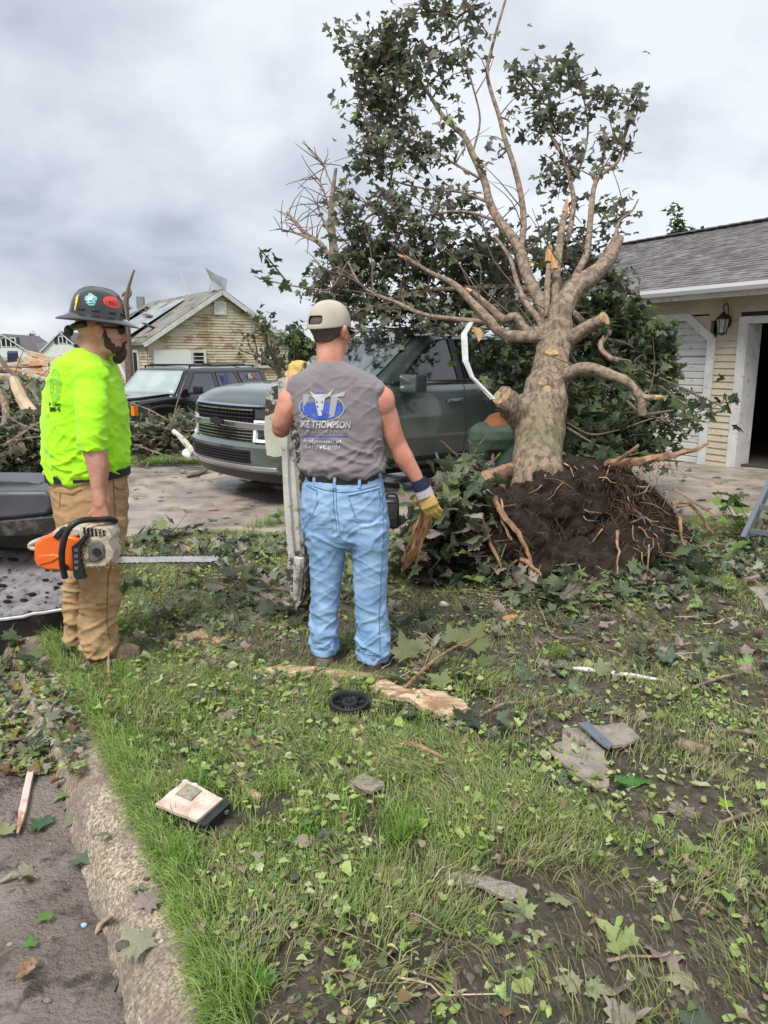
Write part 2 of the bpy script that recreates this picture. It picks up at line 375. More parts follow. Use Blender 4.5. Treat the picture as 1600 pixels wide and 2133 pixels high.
# kerb, road
def left_of(p, q, r):      # normal pointing to the road side at p
    t = (r - q); t.z = 0; t.normalize(); return V((-t.y, t.x, 0))
KS = []
for i in range(len(KE) - 1):
    seg = (KE[i + 1] - KE[i]).length; n = max(1, int(seg / .05)) if i < 10 else 40
    for j in range(n): KS.append(KE[i].lerp(KE[i + 1], j / n))
KS.append(KE[-1])
prof = [(.03, -.06), (.02, -.008), (-.01, .000), (-.06, -.002), (-.11, -.018), (-.145, -.05), (-.165, -.085), (-.18, -.118), (-.20, -.135), (-.22, -.19)]
vs = []; 
for i, p in enumerate(KS):
    nL = left_of(p, KS[max(0, i - 3)], KS[min(len(KS) - 1, i + 3)])
    for k, (o, z) in enumerate(prof):
        w = .006 * nz2(p.x, p.y, 3, 2) + .005 * nz2(p.x + k, p.y, 18, 3)
        q = p + nL * (-o + w); z2 = z + drop(p.y) + .007 * nz2(p.x, p.y + k * .21, 7, 8) + .003 * nz2(p.x + k, p.y, 30)
        vs.append((q.x, q.y, z2))
K = len(prof); fs = [(i * K + j, i * K + j + 1, (i + 1) * K + j + 1, (i + 1) * K + j) for i in range(len(KS) - 1) for j in range(K - 1)]
mb = MB(); mb.add(vs, fs)
m_kerb = mat('exposed_aggregate_concrete', (.46, .40, .32), (.30, .25, .195), scale=60, rough=.85, bump=.8, bscale=120, bdist=.006, agg=150, dirt=(.17, .135, .11), dscale=4.5, damt=.46, dsoft=.25, lo=.42, hi=.58)
tag(mb.build('kerb', m_kerb, smooth=True, ang=60), kind='structure')
rx_ = np.concatenate([np.linspace(-60, -3.2, 20), np.arange(-3.1, .9, .03)]); ry_ = np.concatenate([np.linspace(-8, .8, 8), np.arange(.85, 5.5, .03), np.linspace(5.6, 60, 40)])
def rz(x, y):
    k = kerb_d(x, y) if y < 8 else -3
    rut = -.022 * math.exp(-((k + .52) / .07) ** 2) + .014 * math.exp(-((k + .40) / .05) ** 2) + .012 * math.exp(-((k + .66) / .05) ** 2)
    return -.126 + drop(y) + rut + .016 * nz2(x, y, 2.2, 4) + .011 * abs(nz2(x, y, 9, 6)) + .007 * nz2(x, y, 24, 7)
vs = [(x, y, rz(x, y)) for y in ry_ for x in rx_]; n = len(rx_); fs = []
for j in range(len(ry_) - 1):
    for i in range(n - 1):
        a = j * n + i; cxm, cym = (rx_[i] + rx_[i + 1]) / 2, (ry_[j] + ry_[j + 1]) / 2
        if cym > 8 and cxm > -9: continue
        if kerb_d(cxm, cym) < -.18: fs.append((a, a + 1, a + n + 1, a + n))
mb = MB(); mb.add(vs, fs)
m_road = mat('wet_road_mud', (.19, .152, .13), (.30, .25, .225), scale=3.2, rough=.5, rvar=.32, bump=1., bscale=60, bdist=.03, dirt=(.085, .066, .057), dscale=9, damt=.42)
tag(mb.build('road', m_road, smooth=True, ang=80), kind='structure')
# driveway slab between the lawn and the cars
dx_ = np.arange(-7.6, 9.5, .12); dy_ = np.arange(6.2, 12.8, .1); vs = []; fs = []
for y in dy_:
    for x in dx_: vs.append((x, y, drop(y) - .07 + .095 * drv(x, y) + .006 * nz2(x, y, 1.5, 3) + .003 * nz2(x, y, 8)))
n = len(dx_)
for j in range(len(dy_) - 1):
    for i in range(n - 1):
        if drv((dx_[i] + dx_[i + 1]) / 2, (dy_[j] + dy_[j + 1]) / 2) > .02: a = j * n + i; fs.append((a, a + 1, a + n + 1, a + n))
mb = MB(); mb.add(vs, fs)
m_drive = mat('muddy_concrete', (.42, .345, .275), (.26, .225, .20), scale=1.6, rough=.42, rvar=.30, bump=.4, bscale=40, dirt=(.15, .12, .10), dscale=2.6, damt=.43, dsoft=.2)
tag(mb.build('driveway', m_drive, smooth=True, ang=80), kind='structure')
def gnd(px, py, lift=0.0):
    """point on the terrain seen at this place in the photograph"""
    z = 0.0
    for _ in range(4): p = G(px, py, z); z = gtop(p.x, p.y)
    return V((p.x, p.y, z + lift))
def gtop(x, y):
    k = kerb_d(x, y) if y < 8 else 5.
    if k < -.19: return rz(x, y)
    if k < -.17: return -.12
    if k < 0: return -.0
    if drv(x, y) > .6: return max(hz(x, y), drop(y) + .024)
    return hz(x, y)
# ------------------------------------------------------------ buildings
m_siding = mat('cream_vinyl_siding', (.54, .475, .35), (.45, .395, .295), scale=2.5, rough=.6, dirt=(.16, .12, .075), dscale=17, damt=.35, dsoft=.12)
m_shingle = mat('grey_shingles', (.145, .14, .142), (.26, .25, .25), scale=5, rough=.95, bump=.6, bscale=120, stretch=(1, 1, 3), dirt=(.10, .085, .09), dscale=3.2, damt=.45, dsoft=.3)
m_gdoor = mat('white_garage_door_paint', (.60, .60, .59), (.52, .52, .51), scale=2, rough=.55, dirt=(.20, .175, .14), dscale=11, damt=.37)
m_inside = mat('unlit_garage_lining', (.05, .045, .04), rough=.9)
GA = empty('garage', (5.1, 10.9, -.08), 0, 'cream sided garage with grey shingle roof and white overhead door behind the fallen tree', 'garage')
ta = V((-.496, .868, 0)); nn_ = V((-.868, -.496, 0)); up = V((0, 0, 1))
def gw(t, o, z): return ta * t + nn_ * o + up * z      # local garage point: along, outward, up
def gbox(mb, t0, t1, o0, o1, z0, z1):
    vs = [gw(t, o, z) for z in (z0, z1) for t, o in ((t0, o0), (t1, o0), (t1, o1), (t0, o1))]
    mb.add(vs, [(0, 1, 2, 3), (7, 6, 5, 4), (1, 0, 4, 5), (2, 1, 5, 6), (3, 2, 6, 7), (0, 3, 7, 4)]); return mb
mb = MB()
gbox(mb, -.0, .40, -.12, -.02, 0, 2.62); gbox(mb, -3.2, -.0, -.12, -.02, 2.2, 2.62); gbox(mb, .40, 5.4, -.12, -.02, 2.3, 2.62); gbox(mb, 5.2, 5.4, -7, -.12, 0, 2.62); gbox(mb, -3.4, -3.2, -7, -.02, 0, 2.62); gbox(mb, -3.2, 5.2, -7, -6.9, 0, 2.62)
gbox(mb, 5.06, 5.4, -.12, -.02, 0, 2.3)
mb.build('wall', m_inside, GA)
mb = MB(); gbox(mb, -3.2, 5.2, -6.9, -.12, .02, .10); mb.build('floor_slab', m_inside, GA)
for t0_ in (5.3, -3.35): m_ = MB(); m_.prism([(-.05, 2.55), (-3.5, 3.94), (-6.95, 2.55)], nn_, up, ta * t0_, ta * .08); m_.build('gable_wall', m_siding, GA)
def board(t0, t1, z, h=.098):
    m = MB(); a = .012; vs = [gw(t0, -.02, z), gw(t1, -.02, z), gw(t1, .006 + a, z), gw(t0, .006 + a, z), gw(t0, -.02, z + h), gw(t1, -.02, z + h), gw(t1, .002, z + h + .004), gw(t0, .002, z + h + .004)]
    m.add(vs, [(0, 1, 2, 3), (7, 6, 5, 4), (1, 0, 4, 5), (2, 1, 5, 6), (3, 2, 6, 7), (0, 3, 7, 4)]); return m
z = .02; k = 0
while z < 2.56:
    if z < 2.16: board(.01, .36, z + random.uniform(-.002, .002)).build('siding_board', m_siding, GA)
    elif z < 2.25:
        board(.01, .52, z).build('siding_board', m_siding, GA)
        if z > 2.2: board(-3.2, .0, z).build('siding_board', m_siding, GA)
    else:
        board(-3.2, 5.4, z).build('siding_board', m_siding, GA)
    z += .098
# doorway trim, overhead door trim with clipped corner
mb = MB(); gbox(mb, -.11, .005, -.02, .03, 0, 2.19); gbox(mb, -3.2, .005, -.018, .032, 2.11, 2.21); mb.build('door_trim', m_white, GA)
mb = MB(); gbox(mb, -.135, -.112, -.30, .02, 0, 2.11); mb.build('door_jamb', m_white, GA)
mb = MB(); gbox(mb, .365, .50, -.02, .035, 0, 1.93); mb.build('door_trim', m_white, GA)
mb = MB(); gbox(mb, .86, 5.1, -.018, .033, 2.19, 2.30); mb.build('door_trim', m_white, GA)
mb = MB(); mb.beam(gw(.43, .006, 1.90), gw(.90, .006, 2.25), .05, .12, up=V((0, 0, 1))); mb.build('door_trim', m_white, GA)
z = 0.02
for i in range(4):           # four hinged sections, each with raised ribs
    s = MB(); gbox(s, .50, 5.08, -.10, -.055, z, z + .535)
    for j in range(5): gbox(s, .50, 5.08, -.055, -.043, z + .012 + j * .105, z + .095 + j * .105)
    sec = s.build('door_section', m_gdoor, GA, bevel=.004, seg=1); z += .545
mb = MB()
for i in range(22):          # clipped upper corner fill
    pass
s = MB(); s.prism([(0, 0), (.42, .32), (0, .32)], ta, up, gw(.49, -.03, 1.93), nn_ * .03); s.build('corner_fill', m_siding, GA)
# roof
rise = (4.06 - 2.60) / 3.95
mb = MB()
vs = [gw(t, o, z) for t in (-4.2, 5.6) for o, z in ((.45, 2.64), (-3.5, 4.10), (-7.45, 2.64), (-7.45, 2.52), (-3.5, 3.96), (.45, 2.52))]
mb.add(vs, [(0, 1, 2, 3, 4, 5), (11, 10, 9, 8, 7, 6)] + [(i, 6 + i, 6 + (i + 1) % 6, (i + 1) % 6) for i in range(6)]); roof = mb.build('roof', m_shingle, GA)
mb = MB(); n = 30; rnd = random.Random(3)
for i in range(n):
    o0 = .47 - i * 3.97 / n; o1 = o0 - 3.97 / n * 1.0; za, zb = 2.645 + (.45 - o0) * .3696, 2.645 + (.45 - o1) * .3696; t = -4.2 + rnd.uniform(-.3, 0)
    while t < 5.6:
        w = rnd.choice((.12, .17, .2, .26)); h = rnd.choice((.004, .010, .016))
        vs = [gw(t, o0, za + .001), gw(t + w, o0, za + .001), gw(t + w, o0, za + .007 + h), gw(t, o0, za + .007 + h), gw(t, o1, zb + .003), gw(t + w, o1, zb + .003)]
        mb.add(vs, [(0, 1, 2, 3), (3, 2, 5, 4), (0, 3, 4), (1, 5, 2)]); t += w
sh = mb.build('shingles', m_shingle, roof); sh['kind'] = 'stuff'
mb = MB()
t = -4.2
while t < 5.6: mb.beam(gw(t, -3.5, 4.135), gw(t + .28, -3.5, 4.145), .26, .02); t += .25
mb.build('ridge_cap', m_shingle, roof)
mb = MB(); mb.prism([(0, 0), (.10, 0), (.125, .05), (.125, .10), (.11, .10), (.105, .06), (.09, .012), (.012, .012), (.012, .10), (0, .10)], nn_, up, gw(-4.2, .46, 2.53), ta * 9.8)
m_gut = mat('white_gutter', (.72, .73, .74), rough=.4, dirt=(.35, .33, .3), dscale=6, damt=.3)
mb.build('gutter', m_gut, GA)
mb = MB(); gbox(mb, -4.2, 5.6, .43, .455, 2.46, 2.62); mb.build('fascia', m_white, GA)
mb = MB(); gbox(mb, -4.2, 5.6, -.018, .43, 2.50, 2.516); mb.build('soffit', m_white, GA)
# lantern
LN = empty('wall_lantern', GA.location + gw(.19, .02, 1.98), math.atan2(nn_.y, nn_.x), 'black glass sided carriage lantern on the garage wall beside the open doorway', 'lantern')
m_iron = mat('black_iron', (.012, .012, .013), rough=.4)
m_lglass = mat('seeded_lantern_glass', (.35, .36, .35), rough=.12, spec=.8)
mb = MB(); mb.lathe([(0, -.02), (.05, -.015), (.06, .01), (.05, .04), (.02, .05), (0, .052)], (.0, 0, .17), 14, V((0, 1, 0)), V((0, 0, 1)), V((1, 0, 0)), 1.6); mb.build('back_plate', m_iron, LN, True)
mb = MB(); mb.tube(catmull([(.02, 0, .22), (.02, 0, .36), (.07, 0, .42), (.13, 0, .38), (.12, 0, .33), (.10, 0, .30)], 4), .008, 6); mb.build('arm', m_iron, LN, True)
mb = MB(); mb.lathe([(0, .31), (.02, .305), (.025, .29), (.06, .25), (.10, .215), (.105, .205), (.10, .20), (0, .2)], (.12, 0, 0), 12); mb.build('hood', m_iron, LN, True, ang=50)
mb = MB(); mb.lathe([(.085, .2), (.055, .01)], (.12, 0, 0), 6); mb.build('glass', m_lglass, LN)
mb = MB()
for k in range(6):
    a = k * math.pi / 3; mb.tube([(.12 + .087 * math.cos(a), .087 * math.sin(a), .2), (.12 + .057 * math.cos(a), .057 * math.sin(a), .0)], .006, 5)
    b = a + math.pi / 3; mb.tube([(.12 + .08 * math.cos(a), .08 * math.sin(a), .18), (.12 + .06 * math.cos(b), .06 * math.sin(b), .03)], .003, 4)
mb.lathe([(0, -.03), (.03, -.02), (.062, 0), (.062, .012), (0, .012)], (.12, 0, 0), 6); mb.build('cage', m_iron, LN)
# plank and leaf clump on the garage roof
PK = MB(); PK.beam(V((0, 0, 0)), V((1.75, .35, .12)), .04, .09); o = PK.build('splintered_plank', m_wood); o.location = GA.location + gw(-.55, -2.45, 3.78); o.rotation_euler.z = 2.52 - math.pi
tag(o, 'bare splintered plank lying across the grey garage roof', 'plank')

# ---- damaged cream house behind the black car
m_peel = mat('peeling_cream_paint', (.56, .49, .38), (.47, .40, .30), scale=1.2, rough=.85, stretch=(1, 1, 3.2), dirt=(.33, .22, .13), dscale=1.15, damt=.47, dsoft=.06)
m_oldroof = mat('old_grey_shingle', (.17, .165, .15), (.27, .26, .235), scale=6, rough=.95, bump=.5, bscale=15, dirt=(.09, .085, .06), dscale=1.5, damt=.43)
m_metalsheet = mat('torn_pale_membrane', (.34, .37, .39), (.22, .24, .26), scale=1.6, rough=.8)
m_wpaint = mat('plain_white_paint', (.72, .72, .71), rough=.6)
def house(name, label, loc, phi, w, ln, ze, zp, base, wallm, roofm, cat='house', course=.11, over=.25):
    H = empty(name, loc, phi, label, cat)     # local: x along the gable, y backwards
    mb = MB(); vs = [(0, 0, base), (w, 0, base), (w, 0, ze), (w / 2, 0, zp), (0, 0, ze)]; vs += [(x, ln, z) for x, _, z in vs]
    mb.add(vs, [(0, 1, 2, 3, 4), (9, 8, 7, 6, 5), (0, 4, 9, 5), (1, 6, 7, 2), (0, 5, 6, 1)]); mb.build('wall', wallm, H)
    if course:
        mb = MB(); z = base
        while z < zp - .05:
            hw_ = w / 2 if z < ze else w / 2 * (zp - z) / (zp - ze); h = min(course, zp - z)
            jx = 0.0
            mb.add([(w / 2 - hw_, -.004, z + h), (w / 2 + hw_, -.004, z + h), (w / 2 + hw_, -.03, z), (w / 2 - hw_, -.03, z), (w / 2 - hw_, 0, z), (w / 2 + hw_, 0, z)], [(0, 3, 2, 1), (3, 4, 5, 2)])
            if z < ze: mb.add([(-.004, 0, z + h), (-.004, ln, z + h), (-.03, ln, z), (-.03, 0, z)], [(0, 1, 2, 3)])
            z += course
        s = mb.build('siding', wallm, H); s['kind'] = 'stuff'
    sl = (zp - ze) / (w / 2)
    for sgn, x0 in ((-1, -over), (1, w + over)):
        m = MB(); ez = ze - over * sl; p = [(x0, -over, ez), (w / 2, -over, zp), (w / 2, ln + over, zp), (x0, ln + over, ez)]
        m.add([V(q) + V((0, 0, .02)) for q in p] + [V(q) + V((0, 0, .14)) for q in p], [(0, 1, 2, 3), (7, 6, 5, 4), (0, 4, 5, 1), (1, 5, 6, 2), (2, 6, 7, 3), (3, 7, 4, 0)])
        m.build('roof_slope', roofm, H)
        m = MB(); m.beam((x0, -over - .02, ez + .0), (w / 2, -over - .02, zp), .03, .16, up=V((0, 0, 1))); m.build('rake_board', m_white, H)
    return H
def hwin(H, x, z, w, h, fr=.10, mull=0, y=-.05, matp=None, side=False):
    def P(a, b, c): return (b, ln_side - a, c) if side else (a, b, c)
    m = MB()
    for (a0, a1, b0, b1) in ((x - fr, x, z - fr, z + h + fr), (x + w, x + w + fr, z - fr, z + h + fr), (x, x + w, z - fr, z), (x, x + w, z + h, z + h + fr)):
        c = P((a0 + a1) / 2, y, (b0 + b1) / 2); m.box(c, (a1 - a0, .06, b1 - b0) if not side else (.06, a1 - a0, b1 - b0))
    for k in range(mull):
        c = P(x + w / 2, y, z + h * (k + 1) / (mull + 1)); m.box(c, (w, .03, .03) if not side else (.03, w, .03))
    f = m.build('window', m_white, H)
    m = MB(); c = P(x + w / 2, y * .8, z + h / 2); m.box(c, (w, .03, h) if not side else (.03, w, h)); m.build('pane', matp or m_void, f)
CH = house('storm_damaged_house', 'peeling cream clapboard house with torn roof behind the black SUV', (-8.75, 28.0, 0), math.atan2(.57, .82), 5.9, 8.5, 2.12, 4.02, -.5, m_peel, m_oldroof, over=.2, course=.105)
hwin(CH, 1.72, 1.32, .42, .42, mull=2); hwin(CH, 4.55, 1.25, .38, .52); hwin(CH, 2.72, 3.25, .36, .36, fr=.07, matp=m_white)
ln_side = 0
for yy in (1.3, 2.1, 4.2):
    m = MB(); m.box((-.05, yy, 1.35), (.06, .6, 1.0)); f = m.build('window', m_white, CH); m = MB(); m.box((-.085, yy, 1.35), (.03, .4, .8)); m.build('pane', m_void, f)
m = MB(); m.box((1.0, -.045, 1.45), (1.6, .02, .75)); m.box((.8, -.04, .95), (1.2, .02, .3)); m.build('bare_sheathing', m_wpaint, CH)
rn = random.Random(5)
m = MB()
for k in range(4):
    y0 = 2.0 + k * 1.9; a = [(-.15, y0, 2.18), (2.4 - k * .1, y0 + .5, 3.72), (2.5, y0 + 2.0, 3.78), (-.15, y0 + 2.3, 2.18)]
    m.add([V(p) + V((rn.uniform(-.1, .1), 0, .14 + rn.uniform(0, .05))) for p in a], [(0, 1, 2, 3)])
m.build('torn_membrane', m_metalsheet, CH)
m = MB()
for k in range(26):
    x = rn.uniform(-.3, 2.7); z = 2.05 + x * .64 + .2; m.beam((x, rn.uniform(-.2, 7), z), (x + rn.uniform(-.6, .9), rn.uniform(-.2, 7), z + rn.uniform(-.1, .3)), rn.uniform(.05, .18), .04)
m.build('roof_debris', m_oldroof, CH)
m = MB(); m.beam((2.2, 1.5, 4.0), (2.0, 1.6, 4.9), .16, .05); m.build('bent_vent_pipe', m_steel, CH)
m = MB(); m.add([(2.6, .1, 4.1), (3.2, .0, 4.1), (3.3, .1, 4.55), (2.8, .2, 4.75), (2.5, .3, 4.95), (2.7, .3, 4.5)], [(0, 1, 2, 3, 5), (3, 4, 5)]); m.add([(2.6, .25, 4.1), (3.2, .15, 4.1), (3.3, .25, 4.55), (2.8, .35, 4.75)], [(3, 2, 1, 0)]); m.build('bent_flashing', m_metalsheet, CH)
for k in range(5):
    m = MB(); m.beam((-.5 + rn.uniform(-.3, .3), .3 + k * .5, -.3), (-1.0 - k * .1, 1 + k * .8, 1.9), .09, .09); m.build('leaning_stud', m_wpaint, CH)
m = MB(); m.prism([(0, 0), (.35, -.2), (.5, -1.0), (.45, -2.4), (0, -2.4)], (1, 0, 0), (0, 0, 1), (5.9, .0, 2.0), (0, .25, 0)); m.build('torn_corner', mat('exposed_brown_framing', (.22, .12, .07), (.10, .06, .04), scale=6, rough=.9), CH)

# far white houses
m_fw = mat('far_white_siding', (.66, .66, .64), (.58, .58, .56), scale=1, rough=.8); m_fr = mat('far_grey_roof', (.10, .10, .115), (.16, .155, .16), scale=2, rough=.9)
YF = 120.
def far_house(lab, pxl, pxr, pa, ya, ye, yb, dep, wins, phi=0):
    a = AT(pxl, ye, YF); b = AT(pxr, ye, YF); zp = AT(pa, ya, YF).z; zb = -1.2
    return house('white_house', lab, (a.x, YF, 0), phi, b.x - a.x, dep, a.z, zp, zb, m_fw, m_fr, course=0, over=.3)
A = far_house('white gabled house with three pane window and dark shutters at the left edge', -48, 66, 12, 697, 736, 760, 12, 0)
B = far_house('white gabled house with patched roof just left of the man in the lime shirt', 88, 170, 131, 692, 730, 760, 12, 0)
m_shut = mat('black_shutter', (.03, .03, .035), rough=.6)
def fwin(H, px, py, w, h, n=1, shut=True):
    p = AT(px, py, YF); x = p.x - H.location.x
    m = MB(); m.box((x, -.06, p.z), (w * n + .1, .08, h + .2)); f = m.build('window', m_wpaint, H)
    for k in range(n):
        m = MB(); m.box((x + (k - (n - 1) / 2) * w, -.12, p.z), (w * .75, .04, h)); m.build('pane', m_void, f)
    if shut:
        for s in (-1, 1): m = MB(); m.box((x + s * (w * n / 2 + .45), -.1, p.z), (.5, .06, h + .3)); m.build('shutter', m_shut, H)
fwin(A, 18, 713, .75, 1.2, 3); fwin(B, 131, 708, .6, .9, 2)
p = AT(50, 713, YF + 4); q_ = AT(108, 713, YF + 4); W = empty('white_house', (p.x, YF + 4, 0), 0, 'low white wing with long grey roof linking the two gabled white houses', 'house')
m = MB(); zt = AT(70, 735, YF).z; m.box(((q_.x - p.x) / 2, 0, (zt - 1.2) / 2), (q_.x - p.x + 3, 2, zt + 1.2)); m.build('wall', m_fw, W)
m = MB(); m.prism([(-.3, 0), (4, 1.75), (4, 0)], (0, 1, 0), (0, 0, 1), (-1.5, -1, zt), (q_.x - p.x + 3, 0, 0)); m.build('roof', m_fr, W)
for k in range(4): m = MB(); m.box((2 + k * .8 + .2, -1.03, zt - .95), (.5, .06, 1.1)); m.build('window', m_void, W)
# rough tower on the horizon
TW = empty('utility_tower', AT(290, 655, 60), 0, 'thin grey antenna tower with stays on the skyline above the damaged house', 'tower'); TW.location.z = -.4
m = MB(); zt = AT(290, 622, 60).z + .4
for dx, dy in ((0, 0), (.28, 0), (.14, .24)): m.tube([(dx, dy, 0), (dx, dy, zt)], .035, 5)
z = .3
while z < zt: m.tube([(0, 0, z), (.28, 0, z + .3)], .02, 4); m.tube([(.28, 0, z), (.14, .24, z + .3)], .02, 4); z += .3
m.build('mast', m_steel, TW)
m = MB(); m.box((.14, .1, zt - .3), (.55, .4, .9)); m.build('antenna_box', mat('grey_antenna', (.2, .21, .22), rough=.6), TW)
m = MB()
for a in ((-2.6, 0), (2.0, .5)): m.tube([(.1, .1, zt - .9), (a[0], a[1], 1.2)], .015, 4)
m.build('stay', m_steel, TW)

# ------------------------------------------------------------ vehicles
m_glass = mat('tinted_car_glass', (.012, .014, .015), rough=.05, spec=.9, coat=.5)
def gen_mesh_bool(o, cutters):
    for c in cutters:
        b = o.modifiers.new('cut', 'BOOLEAN'); b.operation = 'DIFFERENCE'; b.object = c; b.solver = 'EXACT'
    bpy.context.view_layer.update(); dg = bpy.context.evaluated_depsgraph_get(); me = bpy.data.meshes.new_from_object(o.evaluated_get(dg)); o.modifiers.clear(); o.data = me
    for c in cutters: bpy.data.objects.remove(c)
def vehicle(name, label, cat, loc, rz, s, paint):
    root = empty(name, loc, rz, label, cat); L, hw, zb, belt = s['L'], s['hw'], s['zb'], s['belt']
    hx = [p[0] for p in s['hood']]; hzv = [p[1] for p in s['hood']]
    wc, wv = [0, .12, .35, .6, .8, .93, 1], s.get('wv', [.90, .96, 1, 1, .985, .965, .92])
    cf, cr_ = s.get('cf', .22), s.get('crr', .10)
    pz, pv = s['prof']
    def top(x): return float(np.interp(x, hx, hzv))
    def yside(z, x=3.):
        c = (z - zb) / (top(x) - zb); return hw * float(np.interp(c, wc, wv))
    def fx(y, z): return cf * (abs(y) / hw) ** s.get('cp', 2.6) + float(np.interp(z, pz, pv))
    def f(a, b, c):
        x = a * L; zt = top(x); z = zb + c * (zt - zb); w = hw * float(np.interp(c, wc, wv))
        w *= 1 - .05 * max(0, 1 - x / .5) ** 2 - .05 * max(0, 1 - (L - x) / .4) ** 2
        y = b * w; cr = s.get('crown', .05) * (1 - abs(b) ** 2.5) * c ** 6; z += cr
        x += fx(y, z) * max(0, 1 - x / .75) - cr_ * abs(b) ** 2.6 * max(0, 1 - (L - x) / .6)
        return V((x, y, z))
    mb = MB(); mb.gridbox(36, 14, 12, f)
    body = mb.build('body', paint, root, True, ang=180)
    cut = []
    for wx, wr in s['wheels']:
        for sg in (-1, 1):
            c = MB(); c.tube([(wx, sg * (hw + .2), wr), (wx, sg * (hw - .32), wr)], wr + .075, 28); cut.append(c.build('c', None, None)); cut[-1].location = root.location; cut[-1].rotation_euler = root.rotation_euler
    gen_mesh_bool(body, cut)
    body.data.materials.clear(); body.data.materials.append(paint)
    bm = bmesh.new(); bm.from_mesh(body.data)
    for p in bm.faces: p.smooth = True
    bm.to_mesh(body.data); bm.free(); body.data.set_sharp_from_angle(angle=R(38))
    # wheels
    for wx, wr in s['wheels']:
        for sg in (-1, 1):
            t = MB(); w = .13; y0 = sg * (hw - .16)
            t.lathe([(wr * .62, -w), (wr * .93, -w), (wr, -w * .75), (wr, w * .75), (wr * .93, w), (wr * .62, w)], (wx, y0, wr), 32, V((1, 0, 0)), V((0, 0, 1)), V((0, 1, 0)))
            wh = t.build('wheel', m_rubber, root, True, ang=40)
            r_ = MB(); r_.lathe([(wr * .62, w * .8 * sg), (wr * .58, w * .3 * sg), (0, w * .25 * sg)], (wx, y0, wr), 24, V((1, 0, 0)), V((0, 0, 1)), V((0, 1, 0)))
            for k in range(6):
                a = k * math.pi / 3; r_.beam((wx, y0 + sg * w * .6, wr), (wx + math.cos(a) * wr * .58, y0 + sg * w * .7, wr + math.sin(a) * wr * .58), .05, .03, up=V((0, 1, 0)))
            r_.build('rim', s.get('rim', m_steel), wh, True, ang=30)
    # cabin
    C = s['cabin']; yb, yt, zr = C['yb'], C['yt'], C['zr']; x0, x1, x2, x3 = C['x']
    def yc(z): return yb + (yt - yb) * min(1, max(0, (z - belt) / (zr - belt))) ** 1.15
    def g(a, b, c):
        xa = x0 + (x1 - x0) * c ** .95; xb = x3 + (x2 - x3) * c; x = xa + (xb - xa) * a; z = belt - .03 + c * (zr - belt + .03)
        y = b * yc(z); z += .06 * (1 - abs(b) ** 2.2) * c * min(1, a * 5) ** .5; x -= .09 * (1 - b * b) * max(0, 1 - a * 4) * (1 - c * .4); return V((x, y, z))
    mb = MB(); mb.gridbox(26, 12, 8, g); cab = mb.build('cabin', paint, root, True, ang=50, bevel=.05, seg=3)
    for i, wdef in enumerate(s['win']):
        poly, mt = wdef[0], wdef[1]
        for sg in (-1, 1):
            m = MB(); n = len(poly); vi = [V((x, sg * (yc(z) - .012), z)) for x, z in poly]; vo = [V((x, sg * (yc(z) + .007), z)) for x, z in poly]
            fs = [tuple(range(n)), tuple(range(2 * n - 1, n - 1, -1))] + [(k, n + k, n + (k + 1) % n, (k + 1) % n) for k in range(n)]
            m.add(vi + vo, fs); w = m.build('side_window', mt, root)
            tm = MB(); tm.tube([V((x, sg * (yc(z) + .008), z)) for x, z in poly + [poly[0]]], .009, 5); tm.build('window_trim', s.get('trim', m_black), w)
    def strip(xa, xb_, z0, z1, ins, nm, mt, a_at=0):
        m = MB(); n = 10; vs = []
        for j in range(7):
            c = (z0 + (z1 - z0) * j / 6 - (belt - .03)) / (zr - belt + .03)
            for k in range(n + 1):
                b = (-1 + 2 * k / n) * (1 - ins / yc(belt)); p = g(a_at, b, c); q = g(a_at, b, min(1, c + .01)) - p; r = V((0, 1, 0)).cross(q).normalized()
                if a_at == 0: r = -r if r.x > 0 else r
                else: r = -r if r.x < 0 else r
                vs.append(p + r * .014)
        m.add(vs, [(j * (n + 1) + k, j * (n + 1) + k + 1, (j + 1) * (n + 1) + k + 1, (j + 1) * (n + 1) + k) for j in range(6) for k in range(n)])
        o = m.build(nm, mt, root, True); sd_ = o.modifiers.new('thick', 'SOLIDIFY'); sd_.thickness = .008
        return o
    ws = strip(0, 0, belt + .01, zr - .05, .09, 'windshield', s.get('ws', m_glass)); strip(0, 0, belt + .06, zr - .08, .10, 'rear_window', m_glass, 1)
    for (xa, xb_) in s.get('doors', []):
        for sg in (-1, 1):
            m = MB(); nn2 = 26; vs = []
            for i2 in range(25):
                x = xa + (xb_ - xa) * i2 / 24
                for k in range(nn2 + 1):
                    z = s.get('dz', zb + .14) + (belt - .02 - s.get('dz', zb + .14)) * k / nn2; vs.append(V((x, sg * (yside(z, x) + .007 - s.get('dent', 0) * (math.exp(-((x - 2.0) / .14) ** 2 - ((z - 1.02) / .08) ** 2) + .5 * math.exp(-((x - 2.15) / .12) ** 2 - ((z - .90) / .16) ** 2))), z)))
            fs = [(i2 * (nn2 + 1) + k, (i2 + 1) * (nn2 + 1) + k, (i2 + 1) * (nn2 + 1) + k + 1, i2 * (nn2 + 1) + k + 1) for i2 in range(24) for k in range(nn2)]
            if sg > 0: fs = [t[::-1] for t in fs]
            m.add(vs, fs); d = m.build('door', paint, root, True); sd_ = d.modifiers.new('thick', 'SOLIDIFY'); sd_.thickness = .014; sd_.offset = -1; d.modifiers.new('split', 'EDGE_SPLIT').split_angle = R(35)
            z = s.get('hz', 1.03); y = sg * (yside(z, xb_) + .03)
            h = MB(); h.tube(catmull([(xb_ - .30, y - sg * .02, z - .005), (xb_ - .27, y, z), (xb_ - .10, y, z + .005), (xb_ - .07, y - sg * .02, z)], 3), s.get('hr', .014), 8, flat=1.3); h.build('handle', s.get('handle', paint), d, True)
    m = MB(); m.box(((s['wheels'][0][0] + s['wheels'][1][0]) / 2, 0, zb - .02), (L * .8, hw * 1.5, .14)); m.build('chassis', m_void, root)
